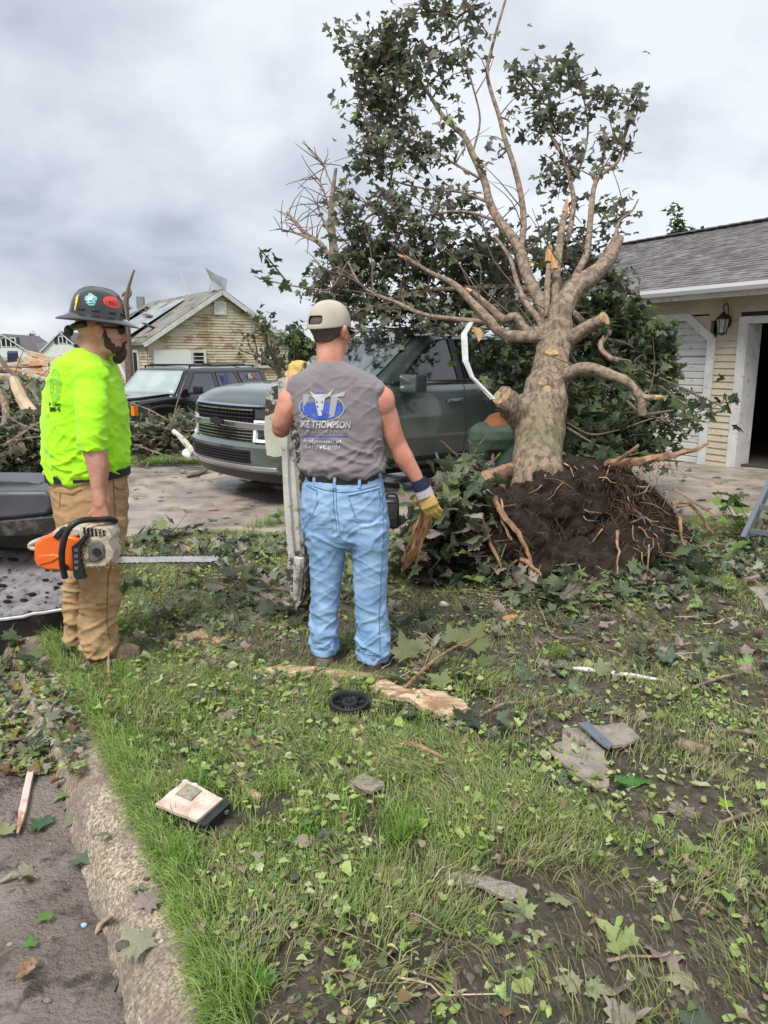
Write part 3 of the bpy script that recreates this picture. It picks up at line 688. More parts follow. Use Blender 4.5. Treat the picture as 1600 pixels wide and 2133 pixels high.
    return root, dict(fx=fx, yside=yside, top=top, yc=yc, g=g)
def fbar(s, y0, y1, z0, z1, out, depth, n=14, zf=None):
    """bar that follows the curved nose"""
    m = MB(); vs = []
    for k in range(n + 1):
        y = y0 + (y1 - y0) * k / n; dz = zf(y) if zf else 0
        for z, o in ((z0 + dz, out - depth), (z1 + dz, out - depth), (z1 + dz, out), (z0 + dz, out)): vs.append(V((s['fx'](y, z) - o, y, z)))
    fs = [(k * 4 + j, k * 4 + (j + 1) % 4, (k + 1) * 4 + (j + 1) % 4, (k + 1) * 4 + j) for k in range(n) for j in range(4)] + [(3, 2, 1, 0), (n * 4, n * 4 + 1, n * 4 + 2, n * 4 + 3)]
    m.add(vs, fs); return m
m_suvp = mat('grey_green_car_paint', (.145, .18, .168), (.17, .205, .192), scale=3, rough=.24, metal=.75, coat=.9, spec=.5, dirt=(.11, .115, .10), dscale=9, damt=.22, dsoft=.3)
m_drl = mat('frosted_lamp_lens', (.80, .82, .80), rough=.2); m_lamp = mat('headlamp_dark_glass', (.04, .045, .05), rough=.05, spec=.9, coat=1)
m_silver = mat('silver_trim', (.55, .57, .58), rough=.25, metal=.8)
m_wsg = mat('sky_pale_windshield', (.10, .13, .135), (.20, .25, .25), scale=4, rough=.08, spec=.9, coat=.7)  # sky reflection painted into the glass colour as paler patches
SP = dict(L=5.6, hw=1.03, zb=.30, belt=1.24, cf=.23, crown=.035, hood=[(0, 1.10), (.12, 1.17), (.5, 1.215), (1.35, 1.25), (5.4, 1.24), (5.6, 1.2)],
          prof=([.28, .36, .46, .66, .70, 1.02, 1.10, 1.2], [.06, -.0, -.05, -.05, .02, .03, .07, .16]), wheels=[(1.0, .40), (4.1, .40)],
          cabin=dict(x=(1.32, 2.25, 5.2, 5.5), yb=.965, yt=.76, zr=1.80),
          win=[([(1.72, 1.275), (2.05, 1.52), (2.34, 1.70), (2.50, 1.745), (2.64, 1.75), (2.66, 1.275)], m_glass), ([(2.675, 1.275), (2.655, 1.75), (2.775, 1.75), (2.785, 1.275)], m_black), ([(2.80, 1.275), (2.79, 1.75), (3.68, 1.75), (3.85, 1.275)], m_void), ([(3.98, 1.275), (3.85, 1.75), (4.95, 1.73), (5.15, 1.3)], m_void)],
          doors=[(1.58, 2.74), (2.755, 3.80)], hz=1.04, hr=.021, dent=.006, ws=m_wsg, dz=.42, trim=m_black)
E0 = AT(456, 880, 8.0)
SUV, sf = vehicle('parked_suv', 'grey green full size SUV pinned under the uprooted maple, damaged grille facing left', 'SUV', (E0.x, 8.0, gtop(-1, 9)), R(40), SP, m_suvp)
def P_(m, n, mt, parent=SUV, **k): return m.build(n, mt, parent, **k)
# nose
P_(fbar(sf, -.74, .74, .70, 1.045, .012, .03), 'grille', m_void)
gr = P_(fbar(sf, -.80, .80, .83, .895, .045, .05, zf=lambda y: -.02 * abs(y)), 'chrome_bar', m_chrome, bevel=.01)
for k, z in enumerate((.925, .965, 1.005)): P_(fbar(sf, -.62, .62, z, z + .012, .03, .03), 'grille_slat', m_chrome if k == 2 else m_black)
for k, z in enumerate((.705, .738, .771, .804)): P_(fbar(sf, -.60 - k * .02, .60 + k * .02, z, z + .010, .03, .03), 'grille_slat', m_chrome)
P_(fbar(sf, -.70, .70, 1.045, 1.065, .03, .04), 'chrome_bar', m_chrome)
for sg in (-1, 1):
    for j in range(9): 
        y = sg * (.07 + j * .065); P_(fbar(sf, y, y + .012, .71, 1.03, .016, .02, n=2), 'grille_rib', m_black)
    a, b = sorted((sg * .64, sg * .965)); P_(fbar(sf, a, b, .925, 1.02, .02, .05, n=6), 'headlight', m_lamp)
    h = P_(fbar(sf, a, b, .70, .905, .010, .03, n=6), 'headlight', m_lamp)
    for (z0, z1) in ((.885, .912), (.69, .717)): P_(fbar(sf, a, b, z0, z1, .022, .03, n=6), 'running_light', m_drl)
    a, b = sorted((sg * .63, sg * .665)); P_(fbar(sf, a, b, .69, .912, .024, .03, n=2), 'running_light', m_drl)
    a, b = sorted((sg * .60, sg * .93)); P_(fbar(sf, a, b, .395, .43, .02, .05, n=6, zf=lambda y: .03 * (abs(y) - .6)), 'skid_plate_end', m_silver)
em = MB(); em.prism([(-.12, -.028), (-.045, -.028), (-.045, -.042), (.045, -.042), (.045, -.028), (.12, -.028), (.14, .028), (.045, .028), (.045, .042), (-.045, .042), (-.045, .028), (-.14, .028)], (0, 1, 0), (0, 0, 1), (sf['fx'](0, .87) - .062, 0, .868), (.02, 0, 0)); P_(em, 'bow_tie_emblem', m_black, bevel=.004)
P_(fbar(sf, -.62, .62, .47, .60, .008, .03), 'lower_grille', m_void)
for z in (.49, .52, .55, .58): P_(fbar(sf, -.60, .60, z, z + .008, .016, .02), 'grille_slat', m_black)
P_(fbar(sf, -.93, .93, .40, .445, .012, .06, zf=lambda y: .0), 'bumper_trim', m_silver, bevel=.01)
P_(fbar(sf, -.93, .93, .27, .385, .005, .2), 'lower_valance', m_black, bevel=.02)
# mirror, rail, belt chrome, tail lamps
for sg in (-1, 1):
    m = MB(); c = V((1.74, sg * 1.19, 1.255)); m.box(c, (.17, .31, .21), Matrix.Rotation(sg * .12, 3, 'Z')); mr = remeshed(m, 'mirror_shell', .014, 7)
    o = link('wing_mirror', mr, m_suvp, SUV); g_ = MB(); g_.ell(c + V((.01, 0, -.065)), (.088, .155, .05)); g_.build('mirror_base', m_black, o, True)
    a = MB(); a.beam((1.78, sg * 1.0, 1.19), (1.76, sg * 1.12, 1.19), .09, .05); a.build('mirror_arm', m_black, o)
    m = MB(); m.tube(catmull([(2.35, sg * .73, 1.83), (2.45, sg * .73, 1.885), (3.2, sg * .735, 1.895), (4.6, sg * .735, 1.89), (4.85, sg * .73, 1.835)], 5), .022, 8); m.build('roof_rail', m_silver, SUV, True)
    m = MB(); m.beam((1.62, sg * (sf['yc'](1.25) + .012), 1.258), (5.1, sg * (sf['yc'](1.25) + .012), 1.258), .016, .018); m.build('belt_molding', m_chrome, SUV)
    m = MB(); m.box((5.43, sg * .97, 1.06), (.16, .10, .34)); m.build('tail_light', mat('red_lens', (.55, .01, .01), rough=.2, coat=.5), SUV, bevel=.02)
    m = MB(); m.beam((1.6, sg * 1.0, .34), (3.7, sg * 1.0, .34), .12, .04); m.build('running_board', m_black, SUV, bevel=.01)
# wipers & dent
for y in (-.45, .25):
    m = MB(); m.beam((1.34, y, 1.30), (1.62, y + .5, 1.44), .02, .012); m.build('wiper', m_black, SUV)

m_blk = mat('black_car_paint', (.008, .009, .010), rough=.12, coat=.8, spec=.6, dirt=(.05, .045, .04), dscale=8, damt=.25, dsoft=.3)
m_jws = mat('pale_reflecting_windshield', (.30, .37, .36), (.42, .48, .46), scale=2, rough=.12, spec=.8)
m_jgl = mat('violet_tinted_glass', (.07, .075, .11), (.10, .10, .15), scale=2, rough=.08, spec=.8)
JP = dict(L=4.3, hw=.87, zb=.42, belt=1.02, cf=.08, crown=.03, cp=4, crr=.03, hood=[(0, .88), (.06, .95), (1.2, 1.02), (4.2, 1.02), (4.3, 1.0)], wv=[.93, .97, 1, 1, 1, .99, .97],
          prof=([.4, .5, .62, .66, 1.0], [-.10, -.12, -.12, 0, .02]), wheels=[(.78, .35), (3.3, .35)], cabin=dict(x=(1.22, 1.72, 4.15, 4.25), yb=.83, yt=.68, zr=1.52),
          win=[([(1.52, 1.06), (1.86, 1.44), (2.36, 1.44), (2.38, 1.06)], m_jgl), ([(2.50, 1.06), (2.48, 1.44), (3.06, 1.44), (3.22, 1.06)], m_jgl), ([(3.32, 1.06), (3.20, 1.44), (3.96, 1.44), (4.08, 1.06)], m_jgl)],
          doors=[(1.34, 2.44), (2.455, 3.2)], hz=.93, ws=m_jws, dz=.5, trim=m_black, handle=m_black)
JL = V((-5.30, 13.75, drop(14) + .02))
JEEP, jf = vehicle('parked_suv', 'boxy black SUV with dented hood and pale windshield in front of the damaged house', 'SUV', JL, R(62), JP, m_blk)
for sg in (-1, 1):
    m = MB(); m.box((.10, sg * .845, .80), (.10, .08, .17)); m.build('turn_signal', mat('amber_lens', (.85, .22, .02), rough=.25), JEEP)
    m = MB(); m.tube([(1.85, sg * .60, 1.575), (3.9, sg * .60, 1.575)], .016, 6); m.tube([(1.85, sg * .6, 1.53), (1.85, sg * .6, 1.575)], .02, 6); m.tube([(3.9, sg * .6, 1.53), (3.9, sg * .6, 1.575)], .02, 6); m.build('roof_rail', m_black, JEEP, True)
    m = MB(); m.box((1.62, sg * 1.0, 1.12), (.09, .20, .14)); m.build('wing_mirror', m_black, JEEP, bevel=.02)
    m = MB(); m.tube(catmull([(.36, sg * .885, .55), (.42, sg * .885, .76), (.60, sg * .885, .83), (.96, sg * .885, .83), (1.14, sg * .885, .76), (1.2, sg * .885, .52)], 4), .03, 6); m.build('fender_flare', m_black, JEEP, True)
for x in (2.0, 3.6): m = MB(); m.tube([(x, -.6, 1.60), (x, .6, 1.60)], .014, 6); m.build('roof_crossbar', m_black, JEEP)
m = MB(); m.box((-.02, 0, .52), (.22, 1.8, .2)); m.build('bumper', mat('grey_green_bumper', (.09, .14, .13), rough=.4), JEEP, bevel=.03)
m = MB(); m.gridbox(8, 10, 2, lambda a, b, c: V((.10 + a * 1.05, b * (.70 - .05 * (1 - a)), .955 + a * .075 + c * .03 + .13 * (1 - a) ** 2 * (b * .5 + .5) + .02 * math.sin(b * 5) * (1 - a)))); m.build('buckled_hood', m_blk, JEEP, True, ang=40)
for y in (-.4, .2): m = MB(); m.beam((1.24, y, 1.07), (1.38, y + .45, 1.16), .02, .015); m.build('wiper', m_black, JEEP)
for k, (y, c) in enumerate(((2.62, (.75, .76, .75)), (3.5, (.75, .76, .75)), (3.66, (.7, .15, .2)))):
    m = MB(); pts = [(0, 0), (.05, .03), (.11, -.01), (.13, .05), (.07, .08), (.09, .12), (.04, .10), (.0, .13), (-.02, .06)] if k else [(0, 0), (.16, -.02), (.18, .3), (.03, .32)]
    m.prism([(p[0], p[1]) for p in pts], (1, 0, 0), (0, .0, 1), (y, -(jf['yc'](1.25) + .012) - (.02 if k == 0 else .0), 1.10 if k == 0 else 1.28), (0, -.004, 0)); m.build('window_decal', mat('decal_%d' % k, c if k else (.14, .15, .42), rough=.5), JEEP)
m_mar = mat('dark_maroon_paint', (.09, .02, .025), rough=.12, coat=.9)
SD = dict(L=4.6, hw=.88, zb=.3, belt=.95, cf=.2, crown=.04, hood=[(0, .68), (.2, .78), (1.2, .95), (3.8, .98), (4.6, .92)], prof=([.3, .5, .7, .9], [0, -.04, 0, .06]), wheels=[(.85, .33), (3.6, .33)],
          cabin=dict(x=(1.15, 2.0, 3.3, 4.0), yb=.82, yt=.6, zr=1.42), win=[([(1.55, .98), (2.1, 1.34), (2.6, 1.36), (2.6, .98)], m_jgl), ([(2.7, .98), (2.7, 1.36), (3.2, 1.33), (3.6, 1.0)], m_jgl)], doors=[(1.3, 2.65)], hz=.85, ws=m_jws)
p = AT(262, 800, 17.5)
vehicle('parked_car', 'dark maroon car showing its sloping windshield beside the black SUV', 'car', (p.x - .6, 17.0, drop(17)), R(55), SD, m_mar)
m_gry = mat('dusty_grey_paint', (.16, .17, .18), rough=.4, dirt=(.2, .18, .15), dscale=5, damt=.4)
p = AT(30, 800, 24)
vehicle('parked_car', 'dusty dark grey car half buried in front of the lumber heap at far left', 'car', (p.x - .6, 24., drop(24)), R(8), SD, m_gry)
# ------------------------------------------------------------ leaves
HALF = [(0, 0), (.18, -.03), (.40, -.10), (.34, .05), (.52, .10), (.42, .19), (.66, .40), (.47, .40), (.42, .50), (.21, .42), (.27, .62), (.15, .63), (.13, .82), (0, 1.02)]
LO = [(0, 0), (.40, -.10), (.40, .13), (.66, .40), (.21, .42), (.25, .66), (0, 1.02)]
def leaf_tpl(half):
    h = half; o = [(x, y) for x, y in h] + [(-x, y) for x, y in h[-2:0:-1]]
    v = np.array([(0, .3)] + o, dtype=float); n = len(o); t = np.array([(0, 1 + k, 1 + (k + 1) % n) for k in range(n)])
    v[:, 1] -= .3; return v, t
LHI, LLO = leaf_tpl(HALF), leaf_tpl(LO)
def rand_rot(n, tilt, rng=RNG, down=0.0):
    """leaf frames: normal tilted from +Z by about tilt (rad), random heading"""
    az = rng.uniform(0, 2 * np.pi, n); ti = np.abs(rng.normal(0, 1, n)) * tilt; ta_ = rng.uniform(0, 2 * np.pi, n)
    nrm = np.stack([np.sin(ti) * np.cos(ta_), np.sin(ti) * np.sin(ta_), np.cos(ti)], 1)
    d = np.stack([np.cos(az), np.sin(az), np.full(n, -down)], 1); d -= (d * nrm).sum(1)[:, None] * nrm; d /= np.linalg.norm(d, axis=1)[:, None]
    s = np.cross(d, nrm); return np.stack([s, d, nrm], 2)
def leaves_np(pos, rot, size, col, tpl, curl=1.0, rng=RNG):
    V0, T0 = tpl; n = len(pos); m = len(V0)
    a = rng.uniform(-.35, .75, n) * curl; b = rng.uniform(-.7, .3, n) * curl; c = rng.uniform(-.5, .5, n) * curl
    x, y = V0[:, 0], V0[:, 1]; asp = rng.uniform(.8, 1.1, n)
    z = a[:, None] * np.abs(x) + b[:, None] * (y ** 2) + c[:, None] * x * y + rng.normal(0, .035, (n, m)) * curl
    P = np.stack([x[None] * asp[:, None], np.repeat(y[None], n, 0), z], 2) * size[:, None, None]
    W = np.einsum('nij,nmj->nmi', rot, P) + pos[:, None]
    T = (T0[None] + (np.arange(n) * m)[:, None, None]).reshape(-1, 3); C = np.repeat(col, m, 0)
    return W.reshape(-1, 3), T, C
def leaf_stuff(name, pos, rot, size, col, tpl, parent=None, curl=1.0, label=None):
    v, t, c = leaves_np(pos, rot, size, col, tpl, curl); o = link(name, mesh_np(name, v, t, c), m_leaf, parent, True); o['kind'] = 'stuff'
    if label: o['label'] = label
    return o
def palette(n, cols, w, jit=.18, rng=RNG):
    c = np.array(cols)[rng.choice(len(cols), n, p=np.array(w) / sum(w))]; return np.clip(c * rng.uniform(1 - jit, 1 + jit, (n, 1)) * rng.uniform(.93, 1.07, (n, 3)), 0.004, .9)
CAN = [(.18, .20, .13), (.24, .255, .175), (.25, .22, .19), (.11, .13, .09), (.27, .36, .13)]; CANW = [4, 3, 2.2, 2.5, .6]
GRN = [(.085, .125, .055), (.12, .165, .07), (.075, .095, .06), (.20, .29, .09), (.24, .26, .18)]; GRNW = [3, 3, 2, .7, .8]
# shared single-leaf meshes for leaves that are objects of their own
def leaf_variants(cols, w, n, curl, nm):
    out = []; pal = palette(n, cols, w)
    for k in range(n):
        v, t, c = leaves_np(np.zeros((1, 3)), np.eye(3)[None], np.ones(1), pal[k:k + 1], LHI, curl)
        me = mesh_np(nm, v, t, c); me.materials.append(m_leaf); out.append(me)
    return out
LV_CAN = leaf_variants(CAN, CANW, 14, 1.0, 'leaf'); LV_GRN = leaf_variants(GRN, GRNW, 14, 1.0, 'leaf')
def leaf_objs(pos, rot, size, variants, parent, name='leaf'):
    for p, r, s in zip(pos, rot, size):
        o = bpy.data.objects.new(name, random.choice(variants)); COL.objects.link(o); M = Matrix([list(q) for q in r]).to_4x4()
        o.matrix_world = Matrix.Translation(V(p)) @ M @ Matrix.Scale(float(s), 4)
        if parent is not None: o.parent = parent; o.matrix_parent_inverse = Matrix.Translation(-parent.location)

# ------------------------------------------------------------ uprooted maple
T0 = AT(1165, 960, 5.75); T0.z = .7
TREE = empty('uprooted_maple_tree', (T0.x, T0.y, gtop(T0.x, T0.y)), 0, 'uprooted maple tree with muddy root plate leaning back over the grey green SUV', 'tree')
segs = []          # limb points, for twigs to grow from
def YR(pts): return [AT(*p) for p in pts]
# trunk: sections from silhouette
TS = [(1120, 1040, 5.46, 58), (1120, 985, 5.50, 60), (1120, 960, 5.62, 58), (1122, 925, 5.74, 56), (1127, 880, 5.88, 56), (1133, 840, 6.02, 55), (1140, 800, 6.16, 53), (1147, 770, 6.27, 47), (1153, 740, 6.38, 44), (1158, 712, 6.48, 46), (1160, 688, 6.58, 40), (1166, 660, 6.68, 32)]
mb = MB(); secs = []
for px, py, Y, hw_ in TS:
    c = AT(px, py, Y); w = hw_ * (.86 if py > 800 else .80) * PXM(px, py, Y); secs.append((c, w, w * .92, V((1, 0, .05)), V((0, .93, -.36))))
mb.loft(secs, 28)
for px, py, Y, r in ((1166, 655, 6.66, .11), (1128, 806, 6.0, .09), (1160, 700, 6.55, .14), (1172, 775, 6.25, .10), (1096, 855, 6.0, .11)): mb.ell(AT(px, py, Y), (r, r, r * 1.2))
for k in range(9):      # root flare
    a = k / 9 * 2 * math.pi; c = AT(1118, 1000, 5.5); mb.tube([c + V((0, .05, .2)), c + V((math.cos(a) * .16, math.sin(a) * .16, .0)), c + V((math.cos(a) * .25, math.sin(a) * .25, -.26))], [.07, .06, .045], 8)
def limb_tube(m, pts, r0, r1, n=9, k=4, wob=.12):
    q = catmull(pts, k); rr = interp(None, [r0, (r0 + r1) / 2 * 1.03, r1], len(q)); m.tube(q, rr, n, wob=wob); return q
stub = YR([(1100, 885, 5.95), (1075, 858, 5.85), (1046, 825, 5.75)]); limb_tube(mb, stub, .105, .085)
def bark_disp(p, n):
    q = V((p.x * 9, p.y * 9, p.z * 3)); return .018 * noise.noise(q) + .009 * (1 - 3 * abs(noise.noise(V((p.x * 22, p.y * 22, p.z * 5))))) + .006 * noise.noise(V((p.x * 38, p.y * 38, p.z * 11))) + .02 * noise.noise(p * 2.3)
tme = remeshed(mb, 'trunk', .016, 3, bark_disp)
tbv = bvh_of(tme); trunk = link('trunk', tme, m_bark, TREE, True)
m_cut = mat('sawn_wood_end', (.50, .34, .18), (.30, .19, .10), scale=25, rough=.85)
for (a, b, r) in ((stub[-2], stub[-1], .088),):
    d = (b - a).normalized(); m = MB(); m.tube([b - d * .005, b + d * .008], r * .9, 16); m.build('sawn_end', m_cut, TREE, wc=True)
# knots and peeled patches on the trunk
for px, py, Y, r in ((1137, 812, 5.62, .05), (1150, 733, 6.0, .06), (1127, 800, 5.72, .025)):
    d = ray(px, py).normalized(); h = tbv.ray_cast(V((0, 0, CAM_H)), d)
    if not h[0]: continue
    nm_ = h[1]; q = Matrix((nm_.orthogonal().normalized(), nm_.cross(nm_.orthogonal().normalized()), nm_)).transposed(); m = MB(); m.ell(h[0] - nm_ * .006, (r * .85, r, .020), q, 18, 10); m.build('knot', m_cut, TREE, True, wc=True)
LIMBS = [
 ([(1150, 690, 6.6), (1135, 647, 6.9), (1096, 568, 7.2), (1079, 512, 7.45), (1040, 461, 7.7), (1020, 422, 7.9), (1009, 377, 8.05), (984, 320, 8.2), (967, 284, 8.3), (927, 247, 8.5), (894, 197, 8.6), (860, 146, 8.7)], .095, .018),
 ([(1085, 520, 7.4), (1091, 467, 7.6), (1085, 405, 7.7), (1068, 337, 7.8), (1051, 287, 7.9), (1040, 242, 8.0), (1023, 191, 8.1), (1015, 146, 8.15), (1029, 84, 8.2), (1043, 34, 8.2), (1062, -30, 8.3)], .05, .012),
 ([(1158, 640, 6.8), (1158, 585, 7.0), (1164, 529, 7.2), (1169, 484, 7.3), (1178, 439, 7.4)], .06, .035),
 ([(1169, 500, 7.3), (1183, 495, 7.5), (1195, 427, 7.8), (1189, 382, 7.9), (1169, 320, 8.0), (1147, 281, 8.1), (1130, 247, 8.2), (1118, 190, 8.2)], .045, .012),
 ([(1190, 600, 7.0), (1203, 568, 7.1), (1223, 523, 7.3), (1231, 444, 7.5), (1237, 394, 7.6), (1250, 366, 7.7), (1287, 337, 7.8), (1300, 290, 7.9)], .06, .014),
 ([(1168, 655, 6.7), (1197, 600, 6.9), (1242, 568, 7.1), (1271, 534, 7.25), (1288, 495, 7.35)], .115, .068),
 ([(1280, 500, 7.3), (1290, 462, 7.45), (1316, 440, 7.6), (1330, 415, 7.7)], .025, .008),
 ([(1140, 660, 6.7), (1139, 630, 6.75), (1141, 585, 6.85), (1144, 540, 6.95)], .045, .03),
 ([(1155, 700, 6.5), (1092, 702, 6.5), (1044, 693, 6.55), (1009, 656, 6.6), (979, 625, 6.7), (944, 590, 6.8), (900, 570, 6.85), (843, 534, 6.9)], .065, .018),
 ([(1020, 672, 6.6), (944, 664, 6.65), (882, 655, 6.6), (830, 632, 6.7), (776, 610, 6.8), (747, 588, 6.9), (725, 545, 7.0)], .035, .010),
 ([(1130, 692, 6.7), (1097, 690, 6.7), (1075, 660, 6.75), (1049, 664, 6.8), (1018, 638, 6.9), (983, 607, 7.0)], .075, .03),
 ([(1150, 690, 6.6), (1136, 686, 6.7), (1119, 660, 6.8), (1092, 625, 7.0), (1075, 581, 7.2), (1062, 537, 7.4), (1030, 490, 7.7)], .06, .018),
 ([(1165, 715, 6.5), (1184, 708, 6.4), (1224, 682, 6.3), (1259, 664, 6.2)], .085, .055),
 ([(1165, 790, 6.1), (1184, 778, 6.05), (1224, 767, 5.95), (1272, 782, 5.9), (1307, 796, 5.85), (1337, 826, 5.8), (1368, 828, 5.75)], .075, .028),
 ([(1325, 815, 5.82), (1337, 835, 5.8), (1337, 865, 5.8)], .045, .04),
 ([(1270, 690, 7.2), (1250, 720, 7.0), (1270, 745, 6.9), (1290, 750, 6.8)], .03, .03),
 ([(1150, 660, 6.9), (1165, 600, 7.2), (1150, 560, 7.8), (1100, 520, 8.4), (1010, 520, 8.8), (900, 540, 9.0)], .06, .03),
 ([(1240, 700, 7.2), (1180, 640, 7.6), (1090, 600, 8.0), (980, 600, 8.3), (860, 610, 8.6), (760, 650, 8.8)], .05, .02),
 ([(1020, 422, 7.9), (960, 400, 8.2), (900, 395, 8.4), (830, 380, 8.6), (770, 350, 8.7)], .025, .008),
 ([(984, 320, 8.2), (1000, 250, 8.3), (985, 180, 8.3), (965, 110, 8.4), (950, 40, 8.4)], .018, .007),
 ([(1009, 377, 8.05), (930, 330, 8.3), (870, 280, 8.5), (820, 230, 8.7)], .022, .008),
 ([(1040, 461, 7.7), (960, 440, 8.0), (880, 450, 8.3), (800, 450, 8.5), (740, 400, 8.6)], .025, .008),
 ([(1189, 382, 7.9), (1215, 330, 8.0), (1225, 260, 8.1), (1210, 180, 8.1)], .02, .007),
]
for pts, r0, r1 in LIMBS:
    rs_ = .66 if r0 < .1 and pts[-1][2] > 6.9 else .85
    m = MB(); q = limb_tube(m, YR(pts), r0 * rs_, r1 * .8, 10); m.build('limb', m_limb, TREE, True, wc=True); segs += q[2:]
for (a, b, r) in ((AT(1224, 682, 6.3), AT(1259, 664, 6.2), .056),):
    d = (b - a).normalized(); m = MB(); m.tube([b - d * .01, b + d * .012], r, 14); m.build('sawn_end', m_cut, TREE, wc=True)
# split, pale broken tips
rs = random.Random(11)
for px, py, Y, s, dx, dy in ((1178, 442, 7.4, .035, 4, -34), (1144, 545, 6.95, .05, 2, -40), (1158, 560, 6.9, .04, -6, -30), (843, 536, 6.9, .02, -14, -8), (1366, 828, 5.75, .03, 16, -2), (983, 607, 7.0, .03, -16, -9), (1100, 560, 7.2, .012, 6, -18)):
    m = MB()
    for k in range(5):
        a = AT(px + rs.uniform(-4, 4), py, Y + rs.uniform(-.03, .03)); b = AT(px + dx * rs.uniform(.5, 1.1) + rs.uniform(-4, 4), py + dy * rs.uniform(.4, 1.), Y); m.tube([a, a.lerp(b, .5), b], [s * .6, s * .5, .003], 5)
    m.build('splintered_tip', m_wood, TREE, wc=True)
# foliage clumps (place in the photograph, depth, spread, leaf count)
CL = [(735, 95, 8.6, 42, 30, 90), (790, 60, 8.7, 55, 40, 110), (860, 30, 8.6, 60, 35, 150), (930, 25, 8.4, 60, 35, 120), (990, 20, 8.3, 35, 30, 40), (780, 130, 8.7, 70, 50, 240), (850, 110, 8.7, 60, 50, 180), (930, 90, 8.5, 45, 45, 70),
      (760, 200, 8.7, 55, 45, 170), (830, 190, 8.7, 60, 50, 200), (900, 170, 8.6, 45, 40, 80), (800, 260, 8.7, 60, 50, 270), (860, 270, 8.6, 50, 40, 130), (770, 320, 8.7, 50, 40, 160), (830, 340, 8.6, 60, 45, 210), (900, 330, 8.5, 40, 30, 50),
      (735, 215, 8.7, 30, 20, 40), (960, 150, 8.4, 35, 25, 40), (985, 75, 8.3, 25, 30, 35), (930, 250, 8.4, 25, 20, 20), (950, 320, 8.2, 20, 20, 18),
      (720, 430, 8.6, 40, 55, 130), (740, 500, 8.7, 55, 50, 200), (790, 450, 8.6, 50, 40, 110), (730, 560, 8.7, 60, 45, 190), (850, 420, 8.5, 60, 35, 90), (900, 440, 8.3, 55, 35, 90), (960, 450, 8.2, 50, 35, 90), (830, 490, 8.5, 70, 35, 170), (930, 510, 8.5, 70, 35, 170), (1010, 480, 8.2, 50, 40, 90), (1000, 540, 8.6, 60, 35, 150),
      (790, 560, 8.8, 80, 45, 280), (880, 560, 8.9, 80, 45, 260), (960, 590, 8.9, 80, 45, 260), (1040, 570, 8.8, 60, 45, 200), (700, 620, 8.8, 60, 35, 170), (800, 640, 9.0, 90, 35, 330), (900, 650, 8.9, 90, 35, 300), (1000, 640, 8.6, 80, 40, 260), (1080, 600, 8.2, 50, 60, 160), (1110, 540, 8.0, 50, 40, 90), (690, 660, 8.8, 40, 30, 90),
      (830, 645, 7.6, 60, 16, 40), (760, 660, 8.3, 60, 16, 60), (1000, 680, 7.8, 50, 16, 30), (1040, 640, 7.6, 40, 30, 60),
      (1080, 150, 8.2, 30, 25, 50), (1100, 190, 8.3, 45, 30, 75), (1130, 230, 8.2, 45, 40, 95), (1160, 280, 8.2, 45, 40, 85), (1110, 260, 8.2, 30, 30, 55), (1060, 250, 8.1, 22, 18, 22), (1190, 140, 8.1, 35, 22, 55), (1210, 170, 8.1, 25, 25, 40), (1180, 340, 8.1, 35, 30, 60), (1165, 390, 8.1, 28, 22, 45),
      (1260, 200, 8.0, 45, 22, 55), (1310, 210, 7.9, 30, 25, 50), (1315, 245, 7.9, 22, 15, 18), (1260, 290, 7.9, 35, 30, 55), (1290, 320, 7.9, 25, 25, 32), (1230, 230, 8.0, 30, 25, 35), (1250, 350, 7.9, 40, 20, 40), (1335, 185, 7.9, 10, 10, 5), (1040, 330, 8.0, 18, 18, 22), (1015, 430, 7.8, 16, 14, 10), (1150, 480, 7.9, 28, 18, 28), (1190, 460, 7.9, 30, 35, 36), (1290, 450, 7.7, 24, 22, 30), (1140, 350, 8, 14, 12, 10),
      (1230, 580, 8.2, 55, 55, 190), (1200, 500, 8.1, 40, 35, 80), (1280, 610, 8.3, 40, 45, 170), (1130, 610, 8.2, 35, 40, 80), (1260, 480, 7.8, 30, 30, 45), (1180, 560, 8.0, 40, 40, 80)]
GL = [(1240, 650, 7.8, 60, 45, 230), (1300, 680, 7.9, 55, 45, 260), (1350, 730, 8.0, 45, 45, 210), (1280, 740, 7.7, 65, 45, 270), (1370, 790, 7.9, 40, 40, 150), (1240, 790, 7.4, 55, 45, 210), (1310, 830, 7.6, 65, 45, 270), (1220, 860, 7.2, 45, 45, 190), (1290, 890, 7.3, 60, 40, 220), (1360, 860, 7.6, 35, 35, 110), (1230, 930, 6.9, 45, 25, 120), (1320, 940, 7.2, 55, 25, 110), (1230, 720, 7.3, 40, 35, 100), (1060, 780, 7.9, 40, 45, 110), (1010, 740, 8.0, 45, 35, 70), (1090, 740, 7.6, 30, 40, 80), (1215, 820, 6.5, 25, 30, 26), (1260, 830, 6.4, 50, 30, 34), (1335, 770, 6.6, 40, 30, 26), (1385, 700, 7.9, 20, 22, 30), (1450, 860, 6.6, 30, 18, 20), (1500, 845, 6.8, 25, 14, 14), (1420, 900, 6.6, 15, 10, 7)]
def clump(lst, rng, dn=1.0):
    P = []; 
    for px, py, Y, rx, ry, n in lst:
        n = max(4, int(n * dn)); sc_ = PXM(px, py, Y); nb = max(2, n // 16); c0 = AT(px, py, Y)
        sub = rng.normal(0, .52, (nb, 3)) * np.array([rx * sc_, max(rx, ry) * sc_ * .75, ry * sc_]) + np.array(c0)
        k = rng.integers(0, nb, n); P.append(sub[k] + rng.normal(0, .085, (n, 3)) + rng.normal(0, .02, (n, 3)))
    return np.concatenate(P)
rng = np.random.default_rng(21)
